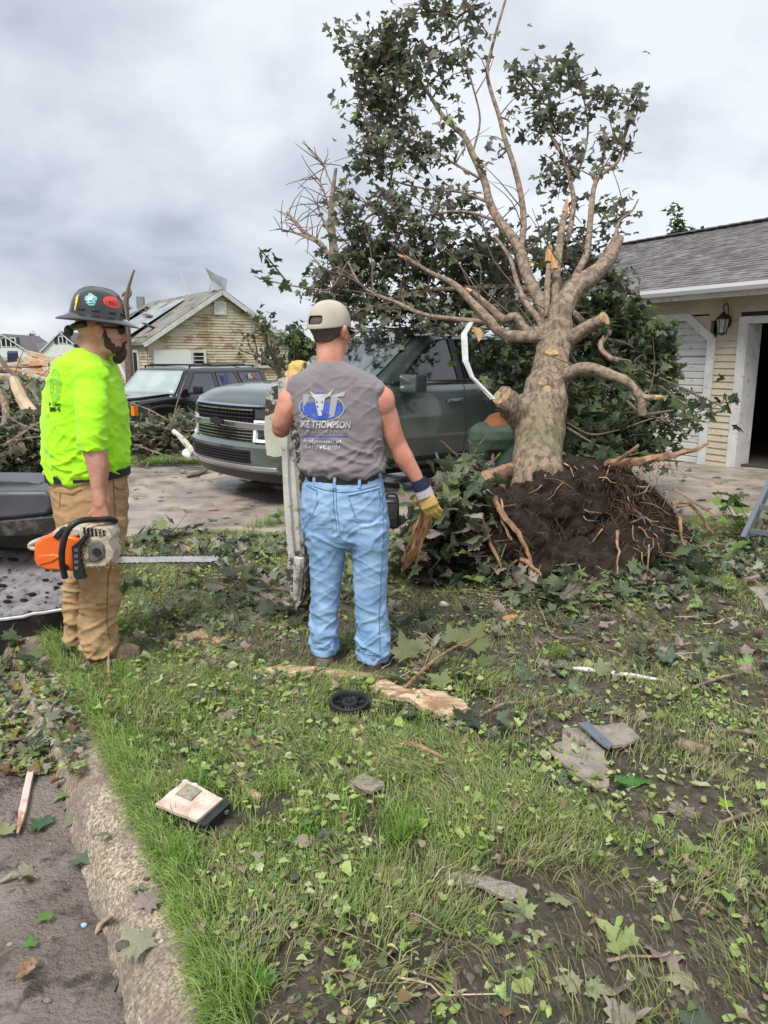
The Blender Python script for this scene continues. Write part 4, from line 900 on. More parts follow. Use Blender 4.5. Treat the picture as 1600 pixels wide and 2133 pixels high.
CLo = [c[:5] + (int(c[5] * (1.4 if c[1] > 470 else .84)),) for c in CL]; PC = clump(CLo, rng, .74); PG = clump([g[:5] + (int(g[5] * (1.9 if g[5] > 60 else 1)),) for g in GL], rng, .95)
def hang(P, rng, tilt=1.0):
    return rand_rot(len(P), tilt, rng, .8)
for P, pal, wts, var, nm, share in ((PC, CAN, CANW, LV_CAN, 'leaves', 170), (PG, GRN, GRNW, LV_GRN, 'leaves', 130)):
    rot = hang(P, rng, 1.3); size = rng.uniform(.055, .115, len(P)); order = np.argsort(P[:, 1]); near = order[:share * 3:3]; rest = np.setdiff1d(order, near)
    leaf_objs(P[near], rot[near], size[near], var, TREE)
    o = leaf_stuff(nm, P[rest], rot[rest], size[rest], palette(len(rest), pal, wts, rng=rng), LLO, TREE)
# twigs: each clump grows from the nearest limb point
tw = MB(); rt = random.Random(9)
for px, py, Y, rx, ry, n in CL + GL:
    c = AT(px, py, Y); s0 = PXM(px, py, Y)
    base = min(segs, key=lambda q: (q - c).length + (2 if q.z > c.z + .5 else 0)); d = c - base
    mid = base.lerp(c, .5) + V((rt.uniform(-.1, .1), rt.uniform(-.1, .1), rt.uniform(-.02, .14))) * d.length
    q = catmull([base, mid, c], 4); tw.tube(q, interp(None, [.014, .009, .006], len(q)), 5)
    for k in range(max(3, n // 22)):
        e = c + V((rt.gauss(0, .6) * rx * s0, rt.gauss(0, .4) * rx * s0, rt.gauss(0, .6) * ry * s0)); f = q[rt.randrange(4, len(q))]
        g2 = f.lerp(e, .5) + V((rt.uniform(-.05, .05), 0, rt.uniform(-.03, .08))); tw.tube(catmull([f, g2, e], 2), [.006, .005, .0045, .0035, .0025], 4)
for k in range(60):      # loose bare twiglets
    b = rt.choice(segs); e = b + V((rt.uniform(-.5, .4), rt.uniform(-.3, .3), rt.uniform(.05, .6))); tw.tube(catmull([b, b.lerp(e, .5) + V((rt.uniform(-.08, .08), 0, .03)), e], 3), interp(None, [.007, .002], 7), 4)
o = tw.build('twigs', m_twig, TREE, True, wc=True); o['kind'] = 'stuff'
# long whips with sparse leaves
for pts in ([(725, 545, 7.0), (690, 600, 7.0), (640, 600, 7.0), (560, 585, 7.0), (530, 575, 7.0)], [(600, 590, 7.0), (560, 540, 7.0), (538, 515, 7.0)], [(1180, 880, 6.0), (1230, 905, 6.1), (1290, 895, 6.2), (1370, 870, 6.3), (1430, 880, 6.4), (1500, 840, 6.5)], [(1180, 890, 6.0), (1230, 920, 5.9), (1290, 948, 5.8), (1350, 940, 5.7)], [(1330, 600, 7.5), (1300, 640, 7.4), (1280, 660, 7.4)]):
    m = MB(); q = catmull(YR(pts), 5); m.tube(q, interp(None, [.010, .004], len(q)), 5); m.build('twig', m_twig, TREE, True, wc=True)
    n = 14; idx = [rt.randrange(len(q) // 3, len(q)) for _ in range(n)]; P = np.array([q[i] for i in idx]) + rng.normal(0, .05, (n, 3)); leaf_objs(P[:8], hang(P, rng)[:8], rng.uniform(.08, .13, n), LV_GRN, TREE)
m_hair = mat('fine_root', (.15, .085, .05), (.10, .055, .03), scale=9, rough=.9)
# root plate: soil, big roots, hair roots
RB = MB()
def gp(px, py, Y): return AT(px, py, Y)
for px, py, Y, rx, rz_ in ((1150, 1080, 5.35, 1.9, 1.35), (1240, 1050, 5.45, 1.5, 1.25), (1060, 1090, 5.3, 1.15, 1.05), (1330, 1090, 5.45, 1.0, 1.0), (1180, 1000, 5.65, 1.1, .7), (980, 1010, 5.7, .8, .45), (960, 1110, 5.4, .6, .8), (1390, 1120, 5.5, .5, .6), (1250, 1190, 5.2, 1.5, .6), (1120, 985, 5.7, .9, .35)):
    RB.ell(gp(px, py, Y), (.26 * rx, .30, .26 * rz_))
c0 = gp(1190, 1100, 5.6); RB.ell(c0, (.72, .42, .46)); RB.ell(V((c0.x, c0.y - .1, .12)), (.88, .52, .36)); RB.ell(gp(1060, 1150, 5.15), (.5, .3, .3)); RB.ell(gp(1300, 1170, 5.15), (.42, .3, .3)); RB.ell(gp(1180, 1190, 5.0), (.5, .3, .22)); RB.ell(gp(960, 1040, 5.6), (.3, .3, .25)); RB.ell(gp(985, 1090, 5.2), (.34, .25, .34)); RB.ell(gp(935, 1130, 5.15), (.2, .22, .24)); RB.ell(gp(1010, 1150, 5.1), (.3, .25, .24))
def soil_disp(p, n): return .07 * noise.noise(p * 4) + .05 * noise.noise(p * 9) + .03 * noise.noise(p * 22) + .010 * noise.noise(p * 60)
rme = remeshed(RB, 'soil', .02, 2, soil_disp); soilo = link('root_plate_soil', rme, m_soil, TREE, True); rb = bvh_of(rme)
def onsoil(px, py, lift=.0):
    d = ray(px, py).normalized(); h = rb.ray_cast(V((0, 0, CAM_H)), d)
    return (h[0] - d * lift) if h[0] else AT(px, py, 5.2)
ROOTS = [([(1030, 1035), (1050, 1075), (1080, 1110), (1098, 1150), (1105, 1195)], .025, .010, .05), ([(1040, 1050), (1048, 1090), (1065, 1125)], .013, .007, .04), ([(1280, 968), (1330, 960), (1390, 950), (1440, 938), (1480, 925)], .036, .008, .05), ([(1000, 1000), (1030, 990), (1070, 975)], .05, .045, .06),
         ([(1262, 970), (1290, 955), (1330, 925)], .02, .012, .05), ([(1400, 1050), (1430, 1045), (1460, 1075), (1485, 1112)], .017, .009, .1), ([(1085, 1165), (1120, 1190), (1128, 1200)], .014, .008, .05), ([(1005, 1080), (1020, 1120), (1035, 1165), (1050, 1190)], .015, .008, .12),
         ([(1415, 1075), (1420, 1110), (1425, 1140)], .014, .008, .12), ([(1285, 1105), (1288, 1150), (1285, 1195)], .012, .006, .08), ([(1175, 945), (1130, 965), (1090, 975)], .012, .008, .05), ([(880, 1090), (860, 1130), (840, 1170)], .02, .008, .1), ([(1310, 1290), (1140, 1270), (1110, 1235)], .0, .0, 0)]
for pts, r0, r1, lf in ROOTS[:-1]:
    m = MB(); q = catmull([onsoil(x, y, lf) for x, y in pts], 4); m.tube([p + noise.noise_vector(p * 14) * .016 for p in q], interp(None, [r0, r1], len(q)), 8, wob=.6); m.build('root', m_root, TREE, True, wc=True)
rr = random.Random(4)
for k in range(34):
    px, py = rr.uniform(930, 1410), rr.uniform(965, 1190); a = rr.uniform(0, 6.28); pts = [(px, py)]
    for j in range(3): a += rr.uniform(-.7, .7); pts.append((pts[-1][0] + math.cos(a) * rr.uniform(6, 18), pts[-1][1] + abs(math.sin(a)) * rr.uniform(6, 22)))
    m = MB(); q = catmull([onsoil(x, y, .02 + .02 * (j % 2)) for j, (x, y) in enumerate(pts)], 3); r0 = rr.uniform(.003, .007); m.tube(q, interp(None, [r0, r0 * .3], len(q)), 5); m.build('root', m_root if rr.random() < .7 else m_wood, TREE, True, wc=True)
for k in range(46):      # broken sticks and torn roots bristling from the left and lower rim
    px, py = rr.choice(((rr.uniform(880, 1060), rr.uniform(990, 1190)), (rr.uniform(900, 1400), rr.uniform(940, 1000)), (rr.uniform(1300, 1420), rr.uniform(960, 1180))))
    a = onsoil(px, py, .0); d = V((rr.uniform(-1, .6) if px < 1100 else rr.uniform(-.4, 1), rr.uniform(-.8, -.2), rr.uniform(-.9, .6))).normalized() * rr.uniform(.10, .34); r0 = rr.uniform(.003, .010)
    m = MB(); q = catmull([a - d * .1, a + d * .5 + V((rr.uniform(-.04, .04), 0, rr.uniform(-.03, .04))), a + d], 3); m.tube(q, interp(None, [r0, r0 * .8, r0 * .3], len(q)), 5, wob=.3); m.build('root', rr.choice((m_root, m_twig, m_limb, m_twig)), TREE, wc=True)
m = MB()
for k in range(700):
    px, py = rr.uniform(915, 1420), rr.uniform(945, 1220); h = rb.ray_cast(V((0, 0, CAM_H)), ray(px, py).normalized())
    if not h[0]: continue
    p = h[0] - h[1] * .005; d = V((rr.uniform(-1, 1), -.5, rr.uniform(-1.2, .5))).normalized() * rr.uniform(.03, .12); m.tube([p, p + d * .6 + V((0, 0, .01)), p + d + V((rr.uniform(-.03, .03), 0, -.02))], [.0022, .0018, .001], 3)
for k in range(110):
    p = onsoil(rr.uniform(1270, 1400), rr.uniform(950, 1090), .02); d = V((rr.uniform(-1, 1), -.6, rr.uniform(-1, .3))).normalized() * rr.uniform(.05, .16); m.tube([p, p + d * .6, p + d + V((rr.uniform(-.04, .04), 0, -.03))], [.002, .0018, .001], 3)
o = m.build('hair_roots', m_hair, TREE, wc=True); o['kind'] = 'stuff'
# leaf litter caught round the root plate
LL = [(1000, 1200, 4.9, 70, 35, 120), (900, 1150, 5.0, 50, 50, 110), (1100, 1245, 4.75, 80, 22, 110), (1200, 1250, 4.7, 80, 25, 130), (1310, 1225, 4.8, 80, 25, 110), (1400, 1190, 5.0, 60, 40, 120), (960, 1020, 5.0, 50, 30, 60), (910, 1060, 4.95, 34, 50, 80), (950, 1110, 4.85, 50, 50, 70), (870, 1130, 4.8, 30, 40, 60), (1020, 990, 5.5, 50, 14, 26), (1250, 1280, 4.6, 60, 20, 60), (870, 1200, 5.0, 40, 25, 60)]
P = clump(LL, rng); 
for i in range(len(P)): P[i, 2] = max(P[i, 2], gtop(P[i, 0], P[i, 1]) + rng.uniform(.01, .07))
rot = rand_rot(len(P), .8, rng, .5); size = rng.uniform(.08, .15, len(P))
LIT = [(.12, .16, .08), (.19, .22, .13), (.33, .26, .23), (.40, .36, .30), (.08, .10, .065), (.26, .34, .12)]
leaf_stuff('torn_leaves', P, rot, size, palette(len(P), LIT, [3, 2.5, 1.6, 1.2, 2, .6], rng=rng), LHI, None)
tag(bpy.data.objects['torn_leaves'], 'heap of torn maple leaves banked against the muddy root plate', 'leaf litter', None, 'stuff')
# ------------------------------------------------------------ people
m_skin = mat('sunburnt_skin', (.60, .31, .22), (.48, .18, .12), scale=9, rough=.55, sub=.12, bump=.3, bscale=120, spec=.35, bdist=.003)
m_skin2 = mat('fair_skin', (.62, .35, .26), (.50, .22, .15), scale=9, rough=.55, sub=.12, bump=.3, bscale=120, spec=.35, bdist=.003)
m_hiviz = mat('lime_hi_vis_cloth', (.42, .93, .010), (.36, .86, .006), scale=5, rough=.8, sheen=.2, bump=.12, bscale=350, bdist=.002)
m_canvas = mat('tan_canvas', (.47, .31, .165), (.37, .235, .115), scale=9, rough=.9, bump=.3, bscale=300, bdist=.002, dirt=(.22, .13, .06), dscale=6, damt=.30, dsoft=.3)
m_denim = mat('washed_light_denim', (.27, .43, .64), (.17, .30, .50), scale=11, rough=.9, bump=.35, bscale=420, bdist=.002, dirt=(.38, .53, .72), dscale=4, damt=.36, dsoft=.35)
m_denim_s = mat('denim_seam', (.40, .54, .72), (.12, .23, .42), scale=60, rough=.9)
m_grey = mat('grey_cotton_shirt', (.235, .205, .215), (.19, .165, .175), scale=6, rough=.92, sheen=.2, bump=.2, bscale=380, bdist=.002)
m_belt = mat('black_leather_belt', (.022, .022, .024), rough=.45, bump=.2, bscale=100)
m_cap = mat('stone_cotton_cap', (.50, .45, .37), (.43, .385, .315), scale=6, rough=.9, bump=.2, bscale=300, bdist=.002)
m_hairg = mat('short_greying_hair', (.16, .12, .10), (.07, .05, .045), scale=120, rough=.9, bump=.5, bscale=300)
m_beard = mat('dark_beard', (.045, .028, .02), (.12, .07, .05), scale=100, rough=.9, bump=.8, bscale=250)
m_boot = mat('brown_work_boot', (.27, .19, .125), (.17, .12, .08), scale=12, rough=.85, bump=.3, bscale=90, dirt=(.10, .08, .06), dscale=9, damt=.4)
m_sole = mat('boot_sole', (.06, .045, .035), rough=.85)
m_glove = mat('leather_work_glove', (.62, .43, .14), (.55, .36, .11), scale=14, rough=.8, bump=.3, bscale=120, dirt=(.12, .09, .07), dscale=16, damt=.36, dsoft=.2)
m_glovec = mat('striped_glove_cloth', (.55, .50, .50), (.40, .32, .36), scale=30, rough=.9, stretch=(4, 1, .4), bump=.3, bscale=200)
m_navy = mat('navy_ribbed_cuff', (.012, .018, .05), rough=.9, bump=.6, bscale=120, stretch=(1, 1, .1))
m_hat = mat('black_hard_hat_shell', (.022, .023, .025), rough=.22, coat=.6, spec=.5, dirt=(.12, .11, .10), dscale=12, damt=.2, dsoft=.2)

def folds(amp, fh=14., fv=34., dirv=V((0, 0, 1)), off=0.0, base=.006, tilt=.35):
    """cloth folds: ridged noise, long across the body and short along dirv"""
    def f(p, n):
        s = V((p.x * fh * .35 + p.z * tilt * fh, p.y * fh * .35, p.z * fv * .42 + off)); a = noise.noise(s); b = noise.noise(V((p.x * fh * .7 - p.z * tilt * fv, p.y * 6, p.z * fv * .5 + off + 9)))
        return amp * ((1 - 2.6 * abs(a)) * .6 + (1 - 2.6 * abs(b)) * .45 - .35) + base * noise.noise(p * 5 + V((off, 0, 0)))
    return f
def folds2(amp, f=1., seed=0., dirs=((.5, 1, 15, 1.), (-.6, 1, 18, .9), (.1, 1, 30, .35))):
    def g(p, n):
        w = p + noise.noise_vector(p * 6 + V((seed, 0, 0))) * .035; r = 0
        for k, (ux, uz, fr, wt) in enumerate(dirs):
            q = V(((w.x * ux + w.z * uz) * fr * f, (w.x * uz - w.z * ux) * fr * f * .26, w.y * fr * f * .5 + seed + k * 7)); r += wt * (1 - min(1., abs(noise.noise(q)) * 2.5)) ** 2
        return amp * (r - .55)
    return g
def sect(lst, Yc, dep, yo=None):
    """loft sections from silhouette rows (py, left, right[, depth scale])"""
    out = []
    for i, r in enumerate(lst):
        py, l, rr_ = r[:3]; d = dep[i] if hasattr(dep, '__len__') else dep; Y = Yc if yo is None else Yc + yo[i]
        a = AT(l, py, Y); b = AT(rr_, py, Y); out.append(((a + b) / 2, (b.x - a.x) / 2, d))
    return out
def hand_mb(mb, wrist, d, palm, curl=(.9, .9, .9, .9), thumb=1, s=1.0, spread=.02, grip=.03):
    """hand: palm block, four jointed fingers of unequal length and a thumb; d = direction of the hand, palm = palm normal"""
    d = V(d).normalized(); palm = V(palm); palm = (palm - palm.dot(d) * d).normalized(); side = d.cross(palm).normalized() * thumb
    W = V(wrist); mb.loft([(W - d * .01, .027 * s, .021 * s, side, palm), (W + d * .02 * s, .033 * s, .019 * s, side, palm), (W + d * .06 * s, .041 * s, .017 * s, side, palm), (W + d * .09 * s, .041 * s, .014 * s, side, palm)], 14, 2.5)
    for k, (o, L) in enumerate(((.030, .074), (.010, .084), (-.010, .078), (-.029, .062))):
        p = W + d * .082 * s + side * (o * s); dd = (d + side * (o * spread * 20)).normalized(); c = curl[k]; pts = [p - dd * .03 * s, p]; ang = 0
        for j, fr in enumerate((.46, .31, .23)):
            ang += c * (.75 if j else .65); v = dd * math.cos(ang) + palm * math.sin(ang); pts.append(pts[-1] + v * (L * fr * s))
        mb.tube(pts, [.0095 * s, .0100 * s, .0092 * s, .0085 * s, .0072 * s], 8); mb.ell(pts[-1], .0074 * s, n=8, m=6); mb.ell(pts[1] - palm * .003, .0112 * s, n=8, m=6)
    p = W + d * .022 * s + side * (.026 * s); v1 = (side * .75 + d * .6 + palm * .35).normalized(); v2 = (side * .2 + d * .7 + palm * .75).normalized(); v3 = (d * .5 + palm * .9 - side * .15).normalized()
    q = [p, p + v1 * .036 * s, p + v1 * .036 * s + v2 * .03 * s, p + v1 * .036 * s + v2 * .03 * s + v3 * .024 * s]; mb.tube(q, [.0155 * s, .013 * s, .011 * s, .0085 * s], 8); mb.ell(q[-1], .0085 * s, n=8, m=6)
def head_mb(mb, c, f, upv=V((0, 0, 1)), s=1.0):
    """head centred between the ears; f = facing"""
    f = V(f).normalized(); u = (upv - upv.dot(f) * f).normalized(); r = f.cross(u); M = Matrix((r, f, u)).transposed()
    def E(x, y, z, a, b, c_): mb.ell(c + M @ V((x, y, z)) * s, (a * s, b * s, c_ * s), M, 18, 12)
    E(0, -.012, .035, .076, .096, .088); E(0, .02, .0, .070, .078, .085); E(0, .035, -.045, .058, .055, .06); E(0, .062, -.088, .030, .026, .026); E(.03, .03, -.075, .03, .05, .028); E(-.03, .03, -.075, .03, .05, .028)
    E(0, .092, .026, .042, .016, .012); E(0, .098, -.008, .011, .018, .026); E(0, .112, -.022, .014, .014, .012); E(.012, .1, -.026, .008, .01, .008); E(-.012, .1, -.026, .008, .01, .008)
    E(0, .092, -.052, .025, .014, .008); E(0, .090, -.064, .023, .013, .008)
    for q in (-1, 1):
        E(q * .036, .062, -.02, .024, .026, .022); E(q * .080, -.008, .0, .013, .020, .033); E(q * .090, -.014, .010, .009, .016, .020); E(q * .084, -.002, -.026, .010, .010, .012)
    return M

# ---------------- man in the grey sleeveless shirt, seen from behind
YB = 3.6
M2o = gnd(725, 1385); MAN = empty('person', (M2o.x, M2o.y, M2o.z), 0, 'man seen from behind in grey sleeveless shirt, stone cap, light jeans and work gloves', 'person')
b = MB()
hc = AT(689, 692, YB + .03); hf = V((.55, .83, -.04)); Mh = head_mb(b, hc, hf, s=1.06)
b.tube([AT(688, 712, YB + .02), AT(688, 748, YB), AT(688, 790, YB - .0)], [.066, .066, .085], 18)
b.loft(sect([(768, 640, 742), (790, 606, 788), (830, 610, 792), (900, 628, 788), (960, 636, 792), (1010, 638, 795), (1060, 640, 796)], YB, [.055, .08, .10, .105, .105, .11, .11]), 22, 2.3)
def px_limb(mb, pts, radii, n=14):
    P = [AT(*p) for p in pts]; q = catmull(P, 4); mb.tube(q, interp(None, radii, len(q)), n); mb.ell(P[0], radii[0]); mb.ell(P[-1], radii[-1])
px_limb(b, [(778, 818, YB), (799, 855, YB + .01), (818, 905, YB + .02), (828, 930, YB + .03)], [.066, .062, .052, .046])
px_limb(b, [(826, 922, YB + .03), (842, 955, YB + .03), (858, 980, YB + .03), (872, 1003, YB + .03)], [.047, .05, .040, .030])
px_limb(b, [(622, 818, YB), (600, 852, YB - .01), (588, 880, YB + .0), (586, 893, YB + .05)], [.066, .062, .050, .045])
px_limb(b, [(586, 893, YB + .03), (592, 868, YB + .16), (602, 830, YB + .32), (611, 792, YB + .45)], [.046, .048, .038, .030])
b.ell(AT(584, 893, YB + .02), (.040, .05, .042)); b.ell(AT(602, 838, YB - .01), (.056, .058, .07)); b.ell(AT(799, 838, YB - .01), (.058, .06, .075))
px_limb(b, [(680, 1040, YB), (688, 1190, YB + .02), (676, 1365, YB)], [.085, .062, .045]); px_limb(b, [(758, 1040, YB), (772, 1190, YB + .02), (777, 1372, YB)], [.085, .062, .045])
bm_ = remeshed(b, 'body', .0065, 4, lambda p, n: .0018 * noise.noise(p * 14) + .0008 * noise.noise(p * 45)); body = link('body', bm_, m_skin, MAN, True)
# eye glasses arm at the temple and ear side
g = MB(); e = hc + Mh @ V((.082, .01, .018)); g.tube([e, hc + Mh @ V((.080, .07, .022)), hc + Mh @ V((.062, .10, .02))], .004, 6); g.ell(hc + Mh @ V((.045, .10, .012)), (.028, .012, .018), Mh); g.ell(hc + Mh @ V((-.045, .10, .012)), (.028, .012, .018), Mh); g.build('sunglasses', m_black, MAN, True, wc=True)
# hair below the cap
h = MB(); h.ell(hc + Mh @ V((0, -.016, .03)) * 1.06, (.0775 * 1.06 + .003, .096 * 1.06 + .004, .082), Mh, 24, 16); h.ell(hc + Mh @ V((0, -.04, -.02)), (.062, .056, .05), Mh)
hm = remeshed(h, 'hair', .006, 2); bmm = bmesh.new(); bmm.from_mesh(hm); inv = Mh.inverted()
kill = [v for v in bmm.verts if (inv @ (v.co - hc)).y > .03 or (inv @ (v.co - hc)).z < -.052 or (inv @ (v.co - hc)).z > .07]
bmesh.ops.delete(bmm, geom=kill, context='VERTS'); bmm.to_mesh(hm); bmm.free(); link('hair', hm, m_hairg, MAN, True)
# cap
CAPM = Mh; cc = hc + Mh @ V((0, -.010, .048)) * 1.06
cp = MB(); n = 28; vs = []; rows = 10
for j in range(rows + 1):
    ph = (math.pi / 2) * (j / rows) * .999
    for k in range(n):
        a = 2 * math.pi * k / n; rr_ = 1 + .012 * math.cos(6 * a) * math.cos(ph); back = max(0, -math.sin(a)) ** 2
        z0 = -.028 - .02 * max(0, -math.sin(a)) ; z = z0 * (1 - j / rows) + .098 * math.sin(ph) ** .9
        vs.append(cc + Mh @ V((math.cos(a) * .097 * math.cos(ph) ** .62 * rr_, math.sin(a) * .121 * math.cos(ph) ** .62 * rr_ - .002, z)))
fs = []
for j in range(rows):
    for k in range(n):
        a = 2 * math.pi * (k + .5) / n; ang = abs((math.degrees(a) - 270 + 180) % 360 - 180)
        if j == 1 and ang < 30 or (j == 2 and ang < 22): continue
        fs.append((j * n + k, j * n + (k + 1) % n, (j + 1) * n + (k + 1) % n, (j + 1) * n + k))
fs.append(tuple(rows * n + k for k in range(n))); cp.add(vs, fs); cap = cp.build('baseball_cap', m_cap, MAN, True, wc=True); s_ = cap.modifiers.new('t', 'SOLIDIFY'); s_.thickness = .004; s2 = cap.modifiers.new('s', 'SUBSURF'); s2.levels = s2.render_levels = 1
m = MB(); vs = []
for i in range(6):
    for k in range(13):
        a = R(28) + R(124) * k / 12; t = i / 5; vs.append(cc + Mh @ V((math.cos(a) * (.092 + .0 * t), math.sin(a) * .114 + t * .078 * math.sin(a) ** .6, -.022 - .010 * t - .022 * abs(math.cos(a)) ** 2)))
m.add(vs, [(i * 13 + k, i * 13 + k + 1, (i + 1) * 13 + k + 1, (i + 1) * 13 + k) for i in range(5) for k in range(12)]); o = m.build('cap_brim', m_cap, cap, True); o.matrix_parent_inverse = Matrix.Identity(4); o.modifiers.new('t', 'SOLIDIFY').thickness = .005
m = MB(); m.ell(cc + Mh @ V((0, -.004, .093)), (.008, .008, .005), Mh); m.build('cap_button', m_cap, cap, True)
# shirt
sh_ = MB()
SR = [(752, 662, 716), (762, 645, 735), (773, 630, 760), (784, 612, 780), (796, 600, 793), (812, 596, 801), (836, 600, 800), (862, 608, 799), (900, 622, 798), (940, 628, 799), (966, 629, 800), (978, 630, 799), (986, 637, 793)]
sh_.loft(sect(SR, YB, [.062, .078, .092, .102, .110, .116, .122, .128, .130, .134, .138, .137, .130]), 30, 2.35)
for sg, px in ((-1, 616), (1, 786)): sh_.ell(AT(px, 814, YB), (.040, .078, .050))
def shirt_disp(p, n):
    f1 = folds2(.0065, 1., 3.)(p, n); low = sm(1.22, 1.0, p.z) if False else max(0, min(1, (1.24 - p.z) / .22)); sag = .010 * math.exp(-((p.z - 1.045) / .022) ** 2) * (n.y < 0)
    return f1 * (.6 + 1.5 * low) + sag
shm = remeshed(sh_, 'shirt', .0065, 3, shirt_disp); shirt = link('shirt', shm, m_grey, MAN, True); sb = bvh_of(shm)
m = MB(); cq = AT(689, 755, YB); m.loft([(cq + V((0, 0, a)), .066 + b_, .068 + b_, V((1, 0, 0)), V((0, 1, .25))) for a, b_ in ((-.012, .004), (-.004, .008), (.006, .004), (.006, -.004))], 28, caps=False); m.build('ribbed_collar', m_grey, shirt, True)
def onback(x, z, off=.0045, bv=None, y0=2.0):
    h = (bv or sb).ray_cast(V((x, y0, z)), V((0, 1, 0))); return (h[0] + V((0, -off, 0))) if h[0] else None
def drape(name, mbx, mt, parent, off=.003, bv=None):
    vv = [onback(p[0], p[2], off + p[1], bv) for p in mbx.v]
    last = next((q for q in vv if q), V((0, 3.5, 1)))
    out = []
    for q, p in zip(vv, mbx.v):
        if q is None: q = V((p[0], last.y, p[2]))
        last = q; out.append(q)
    mbx.v = out; o = mbx.build(name, mt, parent)
    base = parent
    while base.parent: base = base.parent
    o.matrix_parent_inverse = Matrix.Translation(base.location).inverted() if parent == base else Matrix.Identity(4)
    o.matrix_parent_inverse = Matrix.Translation(-base.location) if parent is base else Matrix.Identity(4)
    return o
def txt(s, h, wdt, cx, cz, shear=0., bold=.0, name='lettering', mt=None, parent=None, off=.0055, bv=None, rot=0.):
    cu = bpy.data.curves.new('t', 'FONT'); cu.body = s; cu.size = 1; cu.shear = shear; cu.offset = bold; cu.resolution_u = 3; o = bpy.data.objects.new('t', cu); COL.objects.link(o)
    bpy.context.view_layer.update(); me = bpy.data.meshes.new_from_object(o.evaluated_get(bpy.context.evaluated_depsgraph_get())); bpy.data.objects.remove(o)
    xs = [v.co.x for v in me.vertices]; ys = [v.co.y for v in me.vertices]; x0, x1, y0, y1 = min(xs), max(xs), min(ys), max(ys)
    m = MB(); vs = []
    for v in me.vertices:
        x = ((v.co.x - x0) / (x1 - x0) - .5) * wdt; z = ((v.co.y - y0) / (y1 - y0) - .5) * h; vs.append((cx + x * math.cos(rot) - z * math.sin(rot), 0, cz + z * math.cos(rot) + x * math.sin(rot)))
    m.add(vs, [tuple(p.vertices) for p in me.polygons]); bpy.data.meshes.remove(me); return drape(name, m, mt, parent, off, bv)
m_pw = mat('faded_white_print', (.62, .62, .62), (.45, .45, .46), scale=40, rough=.8); m_pb = mat('faded_blue_print', (.05, .10, .48), (.08, .13, .42), scale=30, rough=.8); m_pg = mat('pale_grey_print', (.36, .37, .38), rough=.8)
pc = AT(674, 846, YB); k_ = PXM(674, 846, YB)
def Pq(px, py): return (pc.x + (px - 674) * k_, pc.z - (py - 846) * k_)
def ellp(cx, cz, a, bb, n=28): return [(cx + a * math.cos(2 * math.pi * i / n), cz + bb * math.sin(2 * math.pi * i / n)) for i in range(n)]
m = MB(); n = 36; o1 = ellp(pc.x, pc.z, 47 * k_, 28 * k_, n); o2 = ellp(pc.x, pc.z, 44.5 * k_, 25.5 * k_, n)
m.add([(x, 0, z) for x, z in o1 + o2], [(i, (i + 1) % n, n + (i + 1) % n, n + i) for i in range(n)]); drape('print_ring', m, m_pg, shirt, .003)
m = MB(); rows = 8
for j in range(rows):
    z0 = pc.z + 11 * k_ - (34 * k_) * j / rows; z1 = pc.z + 11 * k_ - (34 * k_) * (j + 1) / rows
    w = lambda z: 43 * k_ * math.sqrt(max(0, 1 - ((z - pc.z) / (25 * k_)) ** 2))
    N_ = 10
    for i in range(N_):
        xs = [pc.x - w(z0) + 2 * w(z0) * i / N_, pc.x - w(z0) + 2 * w(z0) * (i + 1) / N_, pc.x - w(z1) + 2 * w(z1) * (i + 1) / N_, pc.x - w(z1) + 2 * w(z1) * i / N_]
        m.add([(xs[0], 0, z0), (xs[1], 0, z0), (xs[2], 0, z1), (xs[3], 0, z1)], [(0, 1, 2, 3)])
drape('print_field', m, m_pb, shirt, .0032)
m = MB(); m.add([(x, 0, z) for x, z in ellp(*Pq(670, 822), 14 * k_, 7 * k_, 14)], [tuple(range(14))]); drape('print_field', m, m_pb, shirt, .0034)
for poly in ([(637, 819), (650, 819), (646, 862), (634, 868), (626, 862), (632, 858), (636, 854)], [(690, 820), (723, 813), (720, 823), (708, 824), (700, 862), (688, 866), (694, 824), (688, 824)]):
    m = MB(); m.add([(Pq(*q)[0], 0, Pq(*q)[1]) for q in poly], [tuple(range(len(poly)))]); drape('print_letter', m, m_pg, shirt, .0045)
m = MB(); sk = [(650, 812), (660, 818), (666, 820), (680, 820), (686, 818), (700, 808), (692, 820), (681, 828), (679, 842), (674, 862), (668, 862), (663, 842), (661, 828), (655, 822)]
m.add([(Pq(*q)[0], 0, Pq(*q)[1]) for q in sk], [tuple(range(len(sk)))]); drape('print_skull', m, m_pw, shirt, .005)
m = MB()
for q in ((665, 834), (676, 834)): m.add([(x, 0, z) for x, z in ellp(*Pq(*q), 1.6 * k_, 2.4 * k_, 8)], [tuple(range(8))])
drape('print_skull_eye', m, m_pb, shirt, .006)
x, z = Pq(681, 879); txt('IKE THOMPSON', 15 * k_, 104 * k_, x, z, .15, .03, 'lettering', m_pw, shirt)
x, z = Pq(676, 893); txt('T R U C K I N G', 6.5 * k_, 92 * k_, x, z, .1, .01, 'lettering', m_pg, shirt)
m = MB()
for i in range(12): a, bq = Pq(632 + 94 * i / 12, 902), Pq(632 + 94 * (i + 1) / 12, 904); m.add([(a[0], 0, a[1]), (bq[0], 0, a[1]), (bq[0], 0, bq[1]), (a[0], 0, bq[1])], [(0, 1, 2, 3)])
drape('print_rule', m, m_pb, shirt)
x, z = Pq(674, 914); txt('Bridgewater, IA', 9.5 * k_, 80 * k_, x, z, .25, .012, 'lettering', m_pw, shirt)
x, z = Pq(674, 926); txt('641-745-0101', 8.5 * k_, 74 * k_, x, z, .2, .012, 'lettering', m_pw, shirt)
def ringband(bvh_pts, zc, h, half, mt, name, parent):
    pass
